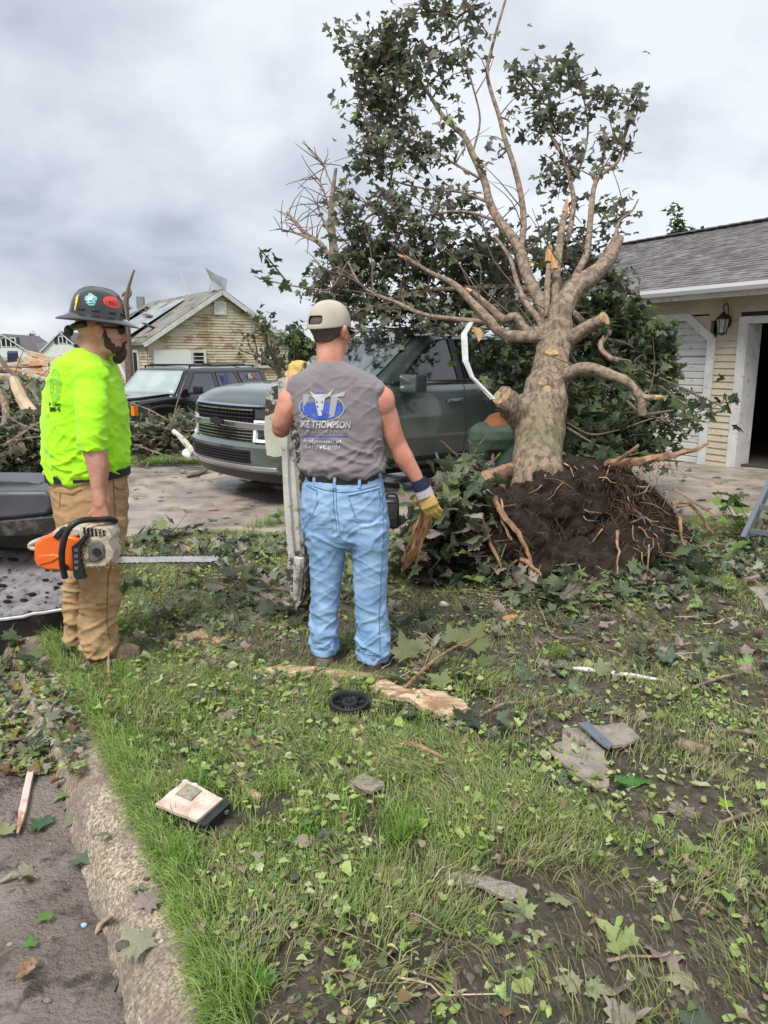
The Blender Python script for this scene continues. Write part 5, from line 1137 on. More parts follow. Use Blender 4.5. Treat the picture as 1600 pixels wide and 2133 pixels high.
# jeans
jn = MB()
jn.loft(sect([(980, 640, 791), (992, 636, 796), (1015, 630, 800), (1050, 626, 806), (1085, 628, 808), (1118, 634, 808), (1132, 644, 804)], YB, [.118, .124, .135, .142, .138, .125, .10]), 30, 2.3)
jn.loft(sect([(1080, 630, 722), (1120, 636, 725), (1160, 644, 719), (1200, 647, 713), (1245, 648, 706), (1290, 647, 703), (1325, 646, 704), (1345, 648, 706), (1358, 651, 704)], YB, [.12, .115, .10, .09, .082, .078, .080, .084, .080]), 22)
jn.loft(sect([(1080, 716, 808), (1120, 722, 808), (1160, 733, 808), (1200, 736, 807), (1245, 738, 805), (1290, 742, 806), (1325, 742, 812), (1350, 743, 812), (1370, 746, 807)], YB - .02, [.12, .115, .10, .09, .082, .080, .082, .086, .082]), 22)
def jean_disp(p, n):
    zf = max(0, min(1, (.42 - p.z) / .3)); zk = math.exp(-((p.z - .72) / .1) ** 2); z0 = folds(.0075, 8., 30., off=7.)(p, n)
    return z0 * (.22 + .95 * zf + .4 * zk) - .016 * math.exp(-((p.x - AT(694, 1060, YB).x) / .012) ** 2) * (p.z > .74) * (n.y < 0) * sm(.98, .80, p.z) * 1.0
def sm2(a, b_, x): return sm(a, b_, x)
def jean_disp2(p, n):
    zf = max(0, min(1, (.42 - p.z) / .3)); zk = math.exp(-((p.z - .72) / .1) ** 2); z0 = folds2(.0085, 1., 7.)(p, n)
    cr = math.exp(-((p.x - AT(700, 1090, YB).x) / .016) ** 2) if n.y < .1 else 0
    return z0 * (.45 + 1.0 * zf + .5 * zk) - .012 * cr * (1 if .72 < p.z < .94 else 0)
jm = remeshed(jn, 'jeans', .0065, 3, jean_disp2); jeans = link('jeans', jm, m_denim, MAN, True); jb = bvh_of(jm)
def wcoord(px, py, Y=YB): a = AT(px, py, Y - .115); return (a.x, a.z)
def seam(pts, parent, mt, r=.0022, bv=None, off=.001, name='seam'):
    out = []
    for (a, c) in zip(pts, pts[1:]):
        for i in range(8):
            x = a[0] + (c[0] - a[0]) * i / 8; y = a[1] + (c[1] - a[1]) * i / 8; w = wcoord(x, y); q = onback(w[0], w[1], off, bv)
            if q: out.append(q)
    if len(out) < 2: return
    m = MB(); m.tube(out, r, 5, ref=V((0, 1, .02))); o = m.build(name, mt, parent, True); return o
m_sd = mat('denim_seam_dark_dye', (.09, .18, .36), rough=.9)  # darker blue for the seam and inner pocket lines
for pts in ([(640, 1012), (670, 1018), (700, 1024), (740, 1022), (796, 1012)], [(694, 1010), (696, 1060), (704, 1110)], [(700, 1010), (702, 1060), (710, 1112)]): seam(pts, jeans, m_sd, .0022, jb)
for lst in ([(634, 1012), (660, 1020), (662, 1045), (650, 1072), (636, 1066)], [(724, 1030), (792, 1018), (796, 1060), (770, 1090), (742, 1082), (724, 1030)]):
    w = [wcoord(*q) for q in lst]; seam(lst, jeans, m_denim_s, .0026, jb, .003, 'pocket_seam'); 
    lst2 = [(q[0] * .93 + .07 * sum(a[0] for a in lst) / len(lst), q[1] * .93 + .07 * sum(a[1] for a in lst) / len(lst)) for q in lst]; seam(lst2, jeans, m_sd, .0016, jb, .002, 'pocket_seam')
seam([(796, 1040), (800, 1110), (794, 1200), (790, 1290), (792, 1386)], jeans, m_sd, .0022, jb)
for (l, r_, y) in ((655, 701, 1351), (750, 804, 1362)): seam([(l, y), ((l + r_) / 2, y + 5), (r_, y)], jeans, m_denim_s, .0028, jb)
bt = MB(); z_ = AT(716, 993, YB).z; c1 = AT(639, 993, YB); c2 = AT(793, 993, YB); cx_ = (c1.x + c2.x) / 2
bt.loft([(V((cx_, YB, z_ + d)), (c2.x - c1.x) / 2 + w, .124 + w) for d, w in ((-.02, -.001), (-.019, .006), (.019, .006), (.02, -.001))], 40, 2.3); bt.build('belt', m_belt, MAN, True, ang=50, wc=True)
for px in (652, 696, 748, 790):
    x = AT(px, 993, YB - .12).x; t = (x - cx_) / ((c2.x - c1.x) / 2 + .01); t = max(-.97, min(.97, t)); y = YB - .133 * (1 - abs(t) ** 2.3) ** (1 / 2.3); m = MB(); m.beam((x, y, z_ - .034), (x + .004, y + .001, z_ + .026), .014, .005, up=V((0, 1, 0))); m.build('belt_loop', m_denim_s, jeans)
# boots (toes point away)
for px, py, Y in ((676, 1378, YB), (778, 1388, YB - .02)):
    g0 = gnd(px, py + 2); bo = MB(); c = V((AT(px, py, Y).x, Y, 0)); z0 = gtop(c.x, c.y + .05) - .012
    bo.loft([(V((c.x, c.y - .01, z0 + zz)), a, d) for zz, a, d in ((.0, .050, .078), (.04, .050, .080), (.09, .048, .066), (.16, .046, .056))], 16); bo.loft([(V((c.x + (.01 if px > 700 else -.01) * t * 4, c.y - .05 + t * .27, z0 + .042)), w, hh, V((1, 0, 0)), V((0, 0, 1))) for t, w, hh in ((0, .036, .036), (.2, .042, .042), (.55, .045, .042), (.85, .046, .034), (1, .03, .024))], 16)
    link('boot', remeshed(bo, 'boot', .008, 3), m_boot, MAN, True); so_ = MB(); so_.loft([(V((c.x + (.01 if px > 700 else -.01) * 2, c.y + .08, z0 + zz)), .048, .15) for zz in (-.006, .016)], 20, 2.6); so_.build('boot_sole', m_sole, MAN, True, ang=40, wc=True)
# gloves
wr = AT(874, 1006, YB + .03); gd = (AT(893, 1050, YB + .02) - AT(876, 1012, YB + .03)); gm = MB(); hand_mb(gm, wr + gd.normalized() * .03, gd, V((.25, .9, .1)), (.55, .55, .5, .6), -1, 1.16)
gl = link('work_glove', remeshed(gm, 'glove', .005, 2), m_glove, MAN, True)
m = MB(); d = gd.normalized(); m.loft([(wr - d * .02, .040, .034, V((.9, 0, .4)), V((0, 1, 0))), (wr + d * .015, .043, .037, V((.9, 0, .4)), V((0, 1, 0))), (wr + d * .035, .044, .038, V((.9, 0, .4)), V((0, 1, 0)))], 16); m.build('knit_cuff', m_navy, gl, True, ang=50)
m = MB(); m.loft([(wr + d * .034, .046, .036, V((.9, 0, .4)), V((0, 1, 0))), (wr + d * .075, .047, .030, V((.9, 0, .4)), V((0, 1, 0)))], 16); m.build('glove_back', m_glovec, gl, True)
w2 = AT(612, 795, YB + .47); gm = MB(); hand_mb(gm, w2, V((.1, .35, .9)), V((.35, .9, -.1)), (.95, .9, .9, .9), 1, 1.1); gl2 = link('work_glove', remeshed(gm, 'glove', .005, 2), m_glove, MAN, True)
m = MB(); m.loft([(w2 - V((0, .02, .05)), .044, .040), (w2, .047, .04), (w2 + V((0, .01, .025)), .045, .035)], 16); m.build('glove_back', m_glovec, gl2, True)

# ---------------- man in the lime shirt with the hard hat
YA = 3.72
M1o = gnd(200, 1378); MN = empty('person', (M1o.x, M1o.y, M1o.z), 0, 'bearded man in lime long sleeved shirt, tan work trousers and black hard hat, in profile', 'person')
b = MB(); fa = V((.93, .34, -.05)); hc = AT(210, 691, YA); Mh = head_mb(b, hc, fa, V((-.02, 0, 1)), 1.07)
b.tube([AT(205, 690, YA), AT(196, 730, YA), AT(188, 775, YA)], [.068, .070, .085], 18); b.ell(AT(182, 712, YA), (.05, .05, .05))
b.loft(sect([(760, 140, 225), (800, 118, 238), (860, 112, 246), (930, 112, 252), (985, 118, 250), (1040, 122, 250)], YA + .02, [.14, .18, .18, .175, .17, .16]), 20, 2.2)
px_limb(b, [(188, 800, YA - .10), (192, 860, YA - .20), (196, 930, YA - .24)], [.05, .05, .050]); px_limb(b, [(196, 930, YA - .24), (204, 970, YA - .24), (207, 1018, YA - .24), (209, 1050, YA - .25)], [.057, .052, .036, .029])
px_limb(b, [(168, 800, YA + .14), (178, 900, YA + .23), (215, 985, YA + .26)], [.05, .045, .035])
px_limb(b, [(205, 1040, YA - .08), (207, 1200, YA - .06), (205, 1350, YA - .08)], [.08, .06, .045]); px_limb(b, [(170, 1040, YA + .1), (158, 1190, YA + .1), (157, 1320, YA + .1)], [.08, .06, .045])
hand_mb(b, AT(209, 1053, YA - .25), V((.02, -.02, -1)), V((-.05, .95, -.1)), (1.15, 1.15, 1.1, 1.05), -1, 1.05)
bm_ = remeshed(b, 'body', .0058, 3, lambda p, n: .0016 * noise.noise(p * 14) + .0008 * noise.noise(p * 45)); link('body', bm_, m_skin2, MN, True)
def HL(x, y, z): return hc + Mh @ V((x, y, z)) * 1.07
g = MB()
for q in (-1, 1): g.ell(HL(q * .040, .092, .012), (.033, .018, .022), Mh); g.tube([HL(q * .062, .088, .018), HL(q * .080, .04, .018), HL(q * .084, -.015, .016)], .0045, 6)
g.build('sunglasses', m_black, MN, True, wc=True)
m = MB(); m.tube([HL(.084, -.02, .015), HL(.082, -.045, .010)], .007, 6); m.build('orange_temple_tip', mat('orange_rubber', (.8, .25, .02), rough=.6), MN, True, wc=True)
m = MB(); m.ell(HL(0, .078, -.098), (.033, .034, .036), Mh); m.ell(HL(0, .088, -.085), (.028, .026, .03), Mh); m.ell(HL(0, .072, -.118), (.024, .026, .026), Mh); m.ell(HL(.036, .06, -.075), (.012, .03, .022), Mh); m.ell(HL(-.036, .06, -.075), (.012, .03, .022), Mh); m.ell(HL(0, .107, -.041), (.027, .009, .006), Mh); m.ell(HL(.060, .028, -.045), (.010, .018, .028), Mh); m.ell(HL(.070, .018, -.015), (.006, .010, .03), Mh); m.ell(HL(.058, .040, -.064), (.010, .026, .018), Mh); m.ell(HL(.050, .058, -.080), (.012, .022, .018), Mh); m.ell(HL(.024, .098, -.056), (.009, .010, .020), Mh); m.ell(HL(-.024, .098, -.056), (.009, .010, .020), Mh)
link('beard', remeshed(m, 'beard', .0045, 1, lambda p, n: .0022 * noise.noise(p * 160)), m_beard, MN, True)
# hard hat
hx = (V((.95, .31, -.115))).normalized(); hu = V((.115, .02, 1)); hu = (hu - hu.dot(hx) * hx).normalized(); hy = hu.cross(hx); HM = Matrix((hx, hy, hu)).transposed(); ho = AT(204, 661, YA)
m = MB(); prof = [(.0, .132), (.03, .131), (.06, .124), (.085, .108), (.104, .085), (.116, .055), (.122, .025), (.126, .006), (.142, -.002), (.165, -.012), (.176, -.020), (.175, -.024), (.16, -.017), (.120, -.008), (.112, .02)]
N_ = 40; vs = []
for r_, z in prof:
    for k in range(N_):
        a = 2 * math.pi * k / N_; ex = 1.05; rr_ = r_; zz = z * 1.02
        if r_ > .13: rr_ += .010 * max(0, math.cos(a)) + .006 * max(0, -math.cos(a)); zz -= .006 * math.cos(a) ** 2
        if z > .03: zz += .010 * math.exp(-(math.sin(a) * r_ / .012) ** 2)
        if .02 < z < .12: rr_ *= 1 + .004 * math.cos(8 * a)
        vs.append(ho + HM @ V((math.cos(a) * rr_ * ex, math.sin(a) * rr_ * .90, zz)))
m.add(vs, [(j * N_ + k, j * N_ + (k + 1) % N_, (j + 1) * N_ + (k + 1) % N_, (j + 1) * N_ + k) for j in range(len(prof) - 1) for k in range(N_)]); hat = m.build('hard_hat', m_hat, MN, True, wc=True)
hb = BVHTree.FromPolygons([V(v) for v in m.v], m.f)
for a0 in (-2.3, -1.75, -1.15, -.6):
    m = MB(); m.beam(ho + HM @ V((math.cos(a0) * .128, math.sin(a0) * .110, .026)), ho + HM @ V((math.cos(a0 + .28) * .128, math.sin(a0 + .28) * .110, .026)), .010, .012); m.build('accessory_slot', m_black, hat, bevel=.002)
def hatp(px, py): 
    h_ = hb.ray_cast(V((0, 0, CAM_H)), ray(px, py).normalized()); return h_[0] + V((0, -.0015, 0)) if h_[0] else AT(px, py, YA - .1)
def sticker(polys, mt, nm, lift=0.):
    m = MB()
    for poly in polys: m.add([hatp(*q) + V((0, -lift, 0)) for q in poly], [tuple(range(len(poly)))])
    return m.build(nm, mt, hat)
m_teal = mat('teal_sticker', (.18, .62, .66), (.10, .45, .50), scale=60, rough=.4); m_red = mat('red_sticker', (.62, .06, .04), rough=.4); m_yel = mat('yellow_sticker', (.75, .55, .05), rough=.4)
def inpoly(x, y, P):
    c = False
    for (ax_, ay_), (bx_, by_) in zip(P, P[1:] + P[:1]):
        if (ay_ > y) != (by_ > y) and x < (bx_ - ax_) * (y - ay_) / (by_ - ay_) + ax_: c = not c
    return c
def gridq(x0, x1, y0, y1, nx_, ny_, P):
    nx_ *= 2; ny_ *= 2; dx, dy = (x1 - x0) / nx_, (y1 - y0) / ny_
    return [[(x0 + i * dx, y0 + j * dy), (x0 + (i + 1) * dx, y0 + j * dy), (x0 + (i + 1) * dx, y0 + (j + 1) * dy), (x0 + i * dx, y0 + (j + 1) * dy)] for i in range(nx_) for j in range(ny_) if inpoly(x0 + (i + .5) * dx, y0 + (j + .5) * dy, P)]
def ringp(cx, cy, r0, r1, n=14, a0=0, a1=6.283):
    return [[(cx + r0 * math.cos(a0 + (a1 - a0) * i / n), cy + r0 * math.sin(a0 + (a1 - a0) * i / n)), (cx + r1 * math.cos(a0 + (a1 - a0) * i / n), cy + r1 * math.sin(a0 + (a1 - a0) * i / n)), (cx + r1 * math.cos(a0 + (a1 - a0) * (i + 1) / n), cy + r1 * math.sin(a0 + (a1 - a0) * (i + 1) / n)), (cx + r0 * math.cos(a0 + (a1 - a0) * (i + 1) / n), cy + r0 * math.sin(a0 + (a1 - a0) * (i + 1) / n))] for i in range(n)]
sticker(ringp(190, 622, 7, 9.5) + ringp(183, 622, 3.5, 5.5) + ringp(197, 622, 3.5, 5.5) + ringp(188, 614, 2.5, 4) + [[(180, 629), (200, 629), (199, 632), (181, 632)], [(183, 633.5), (198, 633.5), (196, 636), (185, 636)]], m_teal, 'teal_emblem')
sticker(gridq(212, 254, 615, 645, 16, 12, [(214, 624), (222, 617), (232, 617), (242, 620), (251, 631), (252, 641), (244, 643), (232, 641), (218, 633)]), m_red, 'red_sticker')
m = MB()
for i, seg_ in enumerate(('1', '9', '5', '4')):
    x0 = 221 + i * 6.4; y0 = 626 + i * 1.4
    for (a, c) in {'1': [((2, 0), (2, 7))], '9': [((0, 0), (4, 0)), ((0, 0), (0, 3.5)), ((0, 3.5), (4, 3.5)), ((4, 0), (4, 7)), ((0, 7), (4, 7))], '5': [((0, 0), (4, 0)), ((0, 0), (0, 3.5)), ((0, 3.5), (4, 3.5)), ((4, 3.5), (4, 7)), ((0, 7), (4, 7))], '4': [((0, 0), (0, 4)), ((0, 4), (4, 4)), ((3, 0), (3, 7))]}[seg_]:
        p, q = hatp(x0 + a[0], y0 + a[1]) + V((0, -.002, 0)), hatp(x0 + c[0], y0 + c[1]) + V((0, -.002, 0))
        if (p - q).length > .001: m.tube([p, q], .0012, 4)
m.build('sticker_lettering', m_hat, hat)
sticker(gridq(150, 166, 610, 648, 6, 14, [(158, 620), (165, 611), (162, 626), (157, 646), (155, 646)]), m_yel, 'yellow_sticker')
m = MB(); m.tube([HL(.07, -.06, .03), HL(.05, -.10, .02), HL(0, -.122, .010), HL(-.05, -.1, .02), HL(-.07, -.06, .03)], [.016] * 5, 8, flat=1.4); m.ell(HL(0, -.135, -.005), (.022, .022, .028)); m.beam(HL(0, -.13, .0), HL(0, -.15, -.03), .02, .03); m.build('suspension_knob', m_black, hat, True)
# shirt
sh_ = MB()
sh_.loft(sect([(724, 166, 196), (738, 142, 222), (755, 124, 233), (790, 106, 242), (830, 100, 253), (870, 98, 259), (920, 98, 263), (955, 99, 266), (980, 103, 264), (996, 107, 256)], YA + .02, [.085, .14, .185, .205, .212, .212, .212, .212, .205, .19]), 30, 2.25)
SL = [(790, 158, 222, -.15), (830, 157, 225, -.20), (870, 160, 224, -.225), (900, 162, 223, -.235), (925, 164, 222, -.24), (937, 166, 221, -.24)]
sh_.loft([(lambda a, c: ((a + c) / 2, (c.x - a.x) / 2, .072))(AT(l, py, YA + o), AT(r_, py, YA + o)) for py, l, r_, o in SL], 22); sh_.ell(AT(188, 785, YA - .15), (.085, .07, .075))
px_limb(sh_, [(165, 795, YA + .2), (172, 850, YA + .24), (182, 905, YA + .26)], [.08, .078, .068])
def lime_disp(p, n):
    arm = p.y < YA - .17 and p.z > 1.0; za = max(0, min(1, (1.25 - p.z) / .25))
    if arm: return folds2(.0075, 1., 1.)(p, n) * (.5 + 1.1 * za)
    return folds2(.0125, .75, 4., ((.9, .6, 14, 1.), (.5, 1, 19, .7), (-.5, 1, 16, .4)))(p, n) * (.7 + .5 * math.exp(-((p.z - 1.0) / .25) ** 2)) + .005 * noise.noise(p * 5)
lm = remeshed(sh_, 'shirt', .0062, 3, lime_disp); lshirt = link('shirt', lm, m_hiviz, MN, True); lb = bvh_of(lm)
m = MB(); m.loft([(AT(181, 729, YA + .02), .058, .066, V((1, 0, -.28)), V((0, 1, 0))), (AT(182, 724, YA + .02), .060, .067, V((1, 0, -.28)), V((0, 1, 0)))], 24, caps=False); m.build('dark_collar_edge', m_black, lshirt, True)
m_pt = mat('faded_olive_print', (.22, .50, .05), (.28, .62, .03), scale=40, rough=.8); m_pd = mat('dark_print_ink', (.03, .07, .01), rough=.8)
def limep(px, py): 
    h_ = lb.ray_cast(V((0, 0, CAM_H)), ray(px, py).normalized()); return h_[0] + V((-.001, -.002, 0)) if h_[0] else None
def lprint(polys, mt, nm):
    m = MB()
    for poly in polys:
        q = [limep(*a) for a in poly]
        if all(q): m.add(q, [tuple(range(len(q)))])
    if m.v: m.build(nm, mt, lshirt)
def gridp(px0, px1, py0, py1, nx_, ny_, f): 
    out = []
    for i in range(nx_):
        for j in range(ny_):
            a, c = px0 + (px1 - px0) * i / nx_, px0 + (px1 - px0) * (i + 1) / nx_; d_, e_ = py0 + (py1 - py0) * j / ny_, py0 + (py1 - py0) * (j + 1) / ny_
            if f((a + c) / 2, (d_ + e_) / 2): out.append([(a, d_), (c, d_), (c, e_), (a, e_)])
    return out
lprint(gridp(104, 128, 768, 838, 12, 30, lambda x, y: ((x - 116) / 12) ** 2 + ((y - 803) / 35) ** 2 < 1 and not (112 < x < 117 and 800 < y < 822) and not (((x - 116) / 8.6) ** 2 + ((y - 803) / 31) ** 2 > .9 and ((x - 116) / 8.6) ** 2 + ((y - 803) / 31) ** 2 < 1.08)), m_pt, 'back_print')
for i, c in enumerate('& Lawn'): pass
def stroke_text(s, x0, y0, w, h, ink, nm, off=0):
    G_ = {'&': [((3, 7), (0, 2)), ((0, 2), (2, 0)), ((2, 0), (3, 2)), ((3, 2), (0, 5)), ((0, 5), (1, 7)), ((1, 7), (4, 4))], 'L': [((0, 0), (0, 7)), ((0, 7), (4, 7))], 'a': [((0, 3), (4, 3)), ((4, 3), (4, 7)), ((0, 5), (4, 5)), ((0, 5), (0, 7)), ((0, 7), (4, 7))], 'w': [((0, 3), (1, 7)), ((1, 7), (2, 4)), ((2, 4), (3, 7)), ((3, 7), (4, 3))], 'n': [((0, 3), (0, 7)), ((0, 3), (4, 3)), ((4, 3), (4, 7))], '3': [((0, 0), (4, 0)), ((4, 0), (4, 7)), ((0, 3.5), (4, 3.5)), ((0, 7), (4, 7))], '8': [((0, 0), (4, 0)), ((4, 0), (4, 7)), ((0, 3.5), (4, 3.5)), ((0, 7), (4, 7)), ((0, 0), (0, 7))], '5': [((0, 0), (4, 0)), ((0, 0), (0, 3.5)), ((0, 3.5), (4, 3.5)), ((4, 3.5), (4, 7)), ((0, 7), (4, 7))], '-': [((1, 3.5), (4, 3.5))]}
    m = MB()
    for i, ch in enumerate(s):
        for a, c in G_.get(ch, []):
            p, q = limep(x0 + (i * 5.4 + a[0]) * w, y0 + a[1] * h), limep(x0 + (i * 5.4 + c[0]) * w, y0 + c[1] * h)
            if p and q: m.tube([p, q], .0014 + off, 4)
    if m.v: m.build(nm, ink, lshirt)
stroke_text('& Lawn', 103, 838, .75, .9, m_pd, 'back_lettering'); stroke_text('385-5', 104, 849, .85, 1.0, m_pd, 'back_lettering', .0008)
# trousers
tj = MB()
tj.loft(sect([(982, 108, 258), (1000, 108, 261), (1030, 114, 262), (1070, 120, 262), (1110, 128, 260), (1140, 133, 256)], YA + .01, [.165, .175, .18, .18, .16, .13]), 26, 2.25)
tj.loft(sect([(1080, 150, 262), (1130, 160, 260), (1180, 167, 252), (1230, 169, 247), (1280, 169, 244), (1320, 169, 243), (1345, 170, 245), (1362, 172, 243)], YA - .09, [.10, .095, .09, .085, .082, .08, .08, .078]), 22)
tj.loft(sect([(1080, 126, 215), (1130, 132, 205), (1190, 134, 190), (1250, 136, 182), (1300, 138, 180), (1340, 141, 178)], YA + .11, [.10, .095, .09, .085, .08, .078]), 22)
def tan_disp(p, n): zf = max(0, min(1, (.62 - p.z) / .4)); return folds2(.0105, .9, 5.)(p, n) * (.5 + .8 * zf)
tm_ = remeshed(tj, 'trousers', .0065, 3, tan_disp); tr_ = link('work_trousers', tm_, m_canvas, MN, True); tb = bvh_of(tm_)
def tseam(pts, r=.0025):
    out = []
    for (a, c) in zip(pts, pts[1:]):
        for i in range(8):
            px, py = a[0] + (c[0] - a[0]) * i / 8, a[1] + (c[1] - a[1]) * i / 8; h_ = tb.ray_cast(V((0, 0, CAM_H)), ray(px, py).normalized())
            if h_[0]: out.append(h_[0] + V((0, -.001, 0)))
    if len(out) > 2: m = MB(); m.tube(out, r, 5); m.build('seam', mat('dark_tan_seam', (.20, .11, .045), rough=.9), tr_, True)
for pts in ([(126, 1026), (150, 1030), (172, 1018)], [(126, 1026), (124, 1060)], [(236, 1000), (240, 1060), (238, 1130), (226, 1200), (222, 1290), (230, 1340)], [(120, 998), (160, 1000), (200, 998)], [(236, 1012), (248, 1020), (262, 1018)]): tseam(pts)
bt = MB(); c1 = AT(106, 986, YA + .01); c2 = AT(262, 980, YA + .01); bt.loft([(V(((c1.x + c2.x) / 2, YA + .01, AT(180, 985, YA).z + d)), (c2.x - c1.x) / 2 + w, .178 + w, V((1, 0, .06))) for d, w in ((-.026, .004), (-.025, .011), (.014, .013), (.015, .004))], 36, 2.25); bt.build('belt', m_belt, MN, True, ang=50, wc=True)
for px0, px1, py, Y in ((176, 288, 1368, YA - .09), (146, 210, 1338, YA + .12)):
    c = AT(px0, py, Y); z0 = gtop(c.x + .1, Y) + .004; bo = MB(); dx = AT(px1, py, Y).x - c.x; A_ = V((.97, .2, 0)); B_ = V((-.2, .97, 0))
    bo.loft([(V((c.x + .05, Y, z0 + zz)), .052, .045) for zz in (.0, .06, .12, .19)], 16); bo.loft([(V((c.x, Y, z0 + .045)) + A_ * (t * dx), w, hh, B_, V((0, 0, 1))) for t, w, hh in ((0.03, .040, .045), (.2, .048, .060), (.45, .050, .068), (.7, .054, .055), (.9, .052, .046), (1, .036, .030))], 16)
    link('boot', remeshed(bo, 'boot', .008, 3, lambda p, n: .003 * noise.noise(p * 30)), m_boot, MN, True); so_ = MB(); so_.loft([(V((c.x, Y, z0 + zz)) + A_ * dx * .5, dx * .52, .05, A_, B_) for zz in (-.012, .012)], 22, 2.6); so_.build('boot_sole', m_sole, MN, True, ang=40, wc=True)

# ---------------- stooping person behind the trunk
YC = 7.0
P3 = G(1000, 1010); M3 = empty('person', (AT(1020, 960, YC).x, YC, gtop(.95, YC)), 0, 'person stooping behind the maple trunk in rust shirt and dark green trousers', 'person')
b = MB(); px_limb(b, [(1005, 905, YC), (1000, 935, YC), (985, 965, YC - .05), (982, 1010, YC)], [.09, .07, .06, .05]); px_limb(b, [(1050, 905, YC), (1052, 950, YC), (1050, 1010, YC)], [.09, .07, .05]); b.ell(AT(1030, 905, YC + .1), (.14, .2, .10)); px_limb(b, [(1032, 896, YC + .1), (1040, 888, YC + .45), (1045, 905, YC + .75)], [.10, .12, .12]); b.ell(AT(1048, 925, YC + .95), (.09, .1, .11)); px_limb(b, [(1030, 900, YC + .7), (1030, 960, YC + .75)], [.05, .035])
link('body', remeshed(b, 'body', .014, 3), m_skin2, M3, True)
m = MB(); m.loft(sect([(886, 1006, 1070), (894, 996, 1078), (912, 985, 1080), (934, 982, 1078)], YC, [.16, .2, .2, .16]), 20); px_limb(m, [(1005, 910, YC - .02), (1000, 940, YC - .03), (990, 962, YC - .04)], [.14, .115, .085]); px_limb(m, [(1055, 910, YC), (1054, 950, YC - .02), (1052, 990, YC)], [.14, .11, .09])
link('trousers', remeshed(m, 'trousers', .012, 3, folds(.012, 8, 20)), mat('dark_green_trousers', (.06, .10, .07), (.045, .075, .055), scale=8, rough=.85), M3, True)
m = MB(); px_limb(m, [(1030, 899, YC + .02), (1042, 894, YC + .3), (1046, 905, YC + .72)], [.14, .17, .16]); link('shirt', remeshed(m, 'shirt', .012, 3, folds(.01, 8, 20)), mat('rust_shirt', (.30, .11, .05), (.24, .085, .04), scale=8, rough=.85), M3, True)
# ------------------------------------------------------------ broken wall fragment held upright by the man in grey
m_plaster = mat('dirty_cream_plaster', (.60, .58, .50), (.48, .46, .38), scale=7, rough=.8, dirt=(.14, .11, .085), dscale=10, damt=.36, bump=.4, bscale=70)
m_mortar = mat('speckled_torn_backing', (.56, .54, .50), (.085, .07, .058), scale=26, rough=.95, bump=1., bscale=45, bdist=.03, lo=.40, hi=.49)
m_rust = mat('dark_rusty_steel', (.16, .06, .025), (.05, .03, .02), scale=9, rough=.85, bump=.5, bscale=60)
YW = 4.28
WF = empty('broken_wall_fragment', (AT(615, 1270, YW).x, YW, gtop(-.5, YW)), 0, 'upright broken piece of white painted wall with torn plaster gripped by the man in grey', 'debris')
def WP(px, py, Y=YW): return AT(px, py, Y)
def slab(poly, Y, th, mt, name, parent, wob=.0, tilt=0.):
    m = MB(); n = len(poly); a = [WP(x, y, Y + tilt * (y - 1000)) for x, y in poly]; bq = [p + V((.02, th, 0)) for p in a]
    m.add(a + bq, [tuple(range(n - 1, -1, -1)) if False else tuple(range(n)), tuple(range(2 * n - 1, n - 1, -1))] + [(i, n + i, n + (i + 1) % n, (i + 1) % n) for i in range(n)])
    return m.build(name, mt, parent, wc=True)
slab([(552, 868), (566, 862), (586, 852), (594, 858), (593, 935), (586, 950), (572, 952), (556, 948), (550, 900)], YW - .03, .05, m_plaster, 'plaster_sheet', WF)
slab([(556, 812), (566, 806), (578, 803), (590, 812), (592, 866), (570, 870), (552, 874), (553, 840)], YW - .0, .05, m_mortar, 'torn_plaster', WF)
slab([(579, 790), (590, 786), (596, 800), (600, 1000), (612, 1160), (612, 1165), (601, 1165), (592, 1060), (586, 930), (580, 860)], YW - .06, .04, m_paint_wood, 'corner_board', WF)
slab([(592, 930), (606, 920), (616, 1000), (626, 1150), (628, 1230), (612, 1170), (601, 1080)], YW - .035, .03, m_paint_wood, 'edge_strip', WF)
slab([(596, 800), (612, 820), (622, 930), (630, 1120), (634, 1230), (622, 1238), (612, 1150), (602, 1000)], YW - .01, .06, m_mortar, 'torn_backing', WF)
slab([(606, 900), (640, 905), (648, 1100), (650, 1240), (640, 1272), (626, 1262), (622, 1100)], YW + .04, .12, m_rust, 'rusty_post', WF)
slab([(600, 1155), (620, 1148), (632, 1170), (630, 1215), (622, 1275), (606, 1262), (604, 1220), (597, 1210)], YW - .07, .10, m_mortar, 'broken_foot', WF)
slab([(612, 1160), (626, 1165), (622, 1215), (616, 1262), (610, 1240)], YW - .09, .02, m_paint_wood, 'loose_splinter', WF)
# black case behind the right leg
BC = empty('black_case', (AT(818, 1100, 4.8).x, 4.8, gtop(.05, 4.8)), 0, 'small black plastic case standing in the grass behind the man in jeans', 'case')
m = MB(); c = AT(814, 1068, 4.8); m.box((c.x, c.y, c.z), (.11, .12, .20)); m.build('case_body', m_black, BC, bevel=.02, wc=True)
m = MB(); m.tube(catmull([(c.x - .03, c.y, c.z + .09), (c.x - .02, c.y, c.z + .125), (c.x + .03, c.y, c.z + .125), (c.x + .045, c.y, c.z + .09)], 3), .008, 6); m.build('handle', m_black, BC, True, wc=True)
m = MB(); m.box((c.x, c.y - .062, c.z + .02), (.08, .006, .10)); m.build('front_pocket', m_rubber, BC, wc=True)
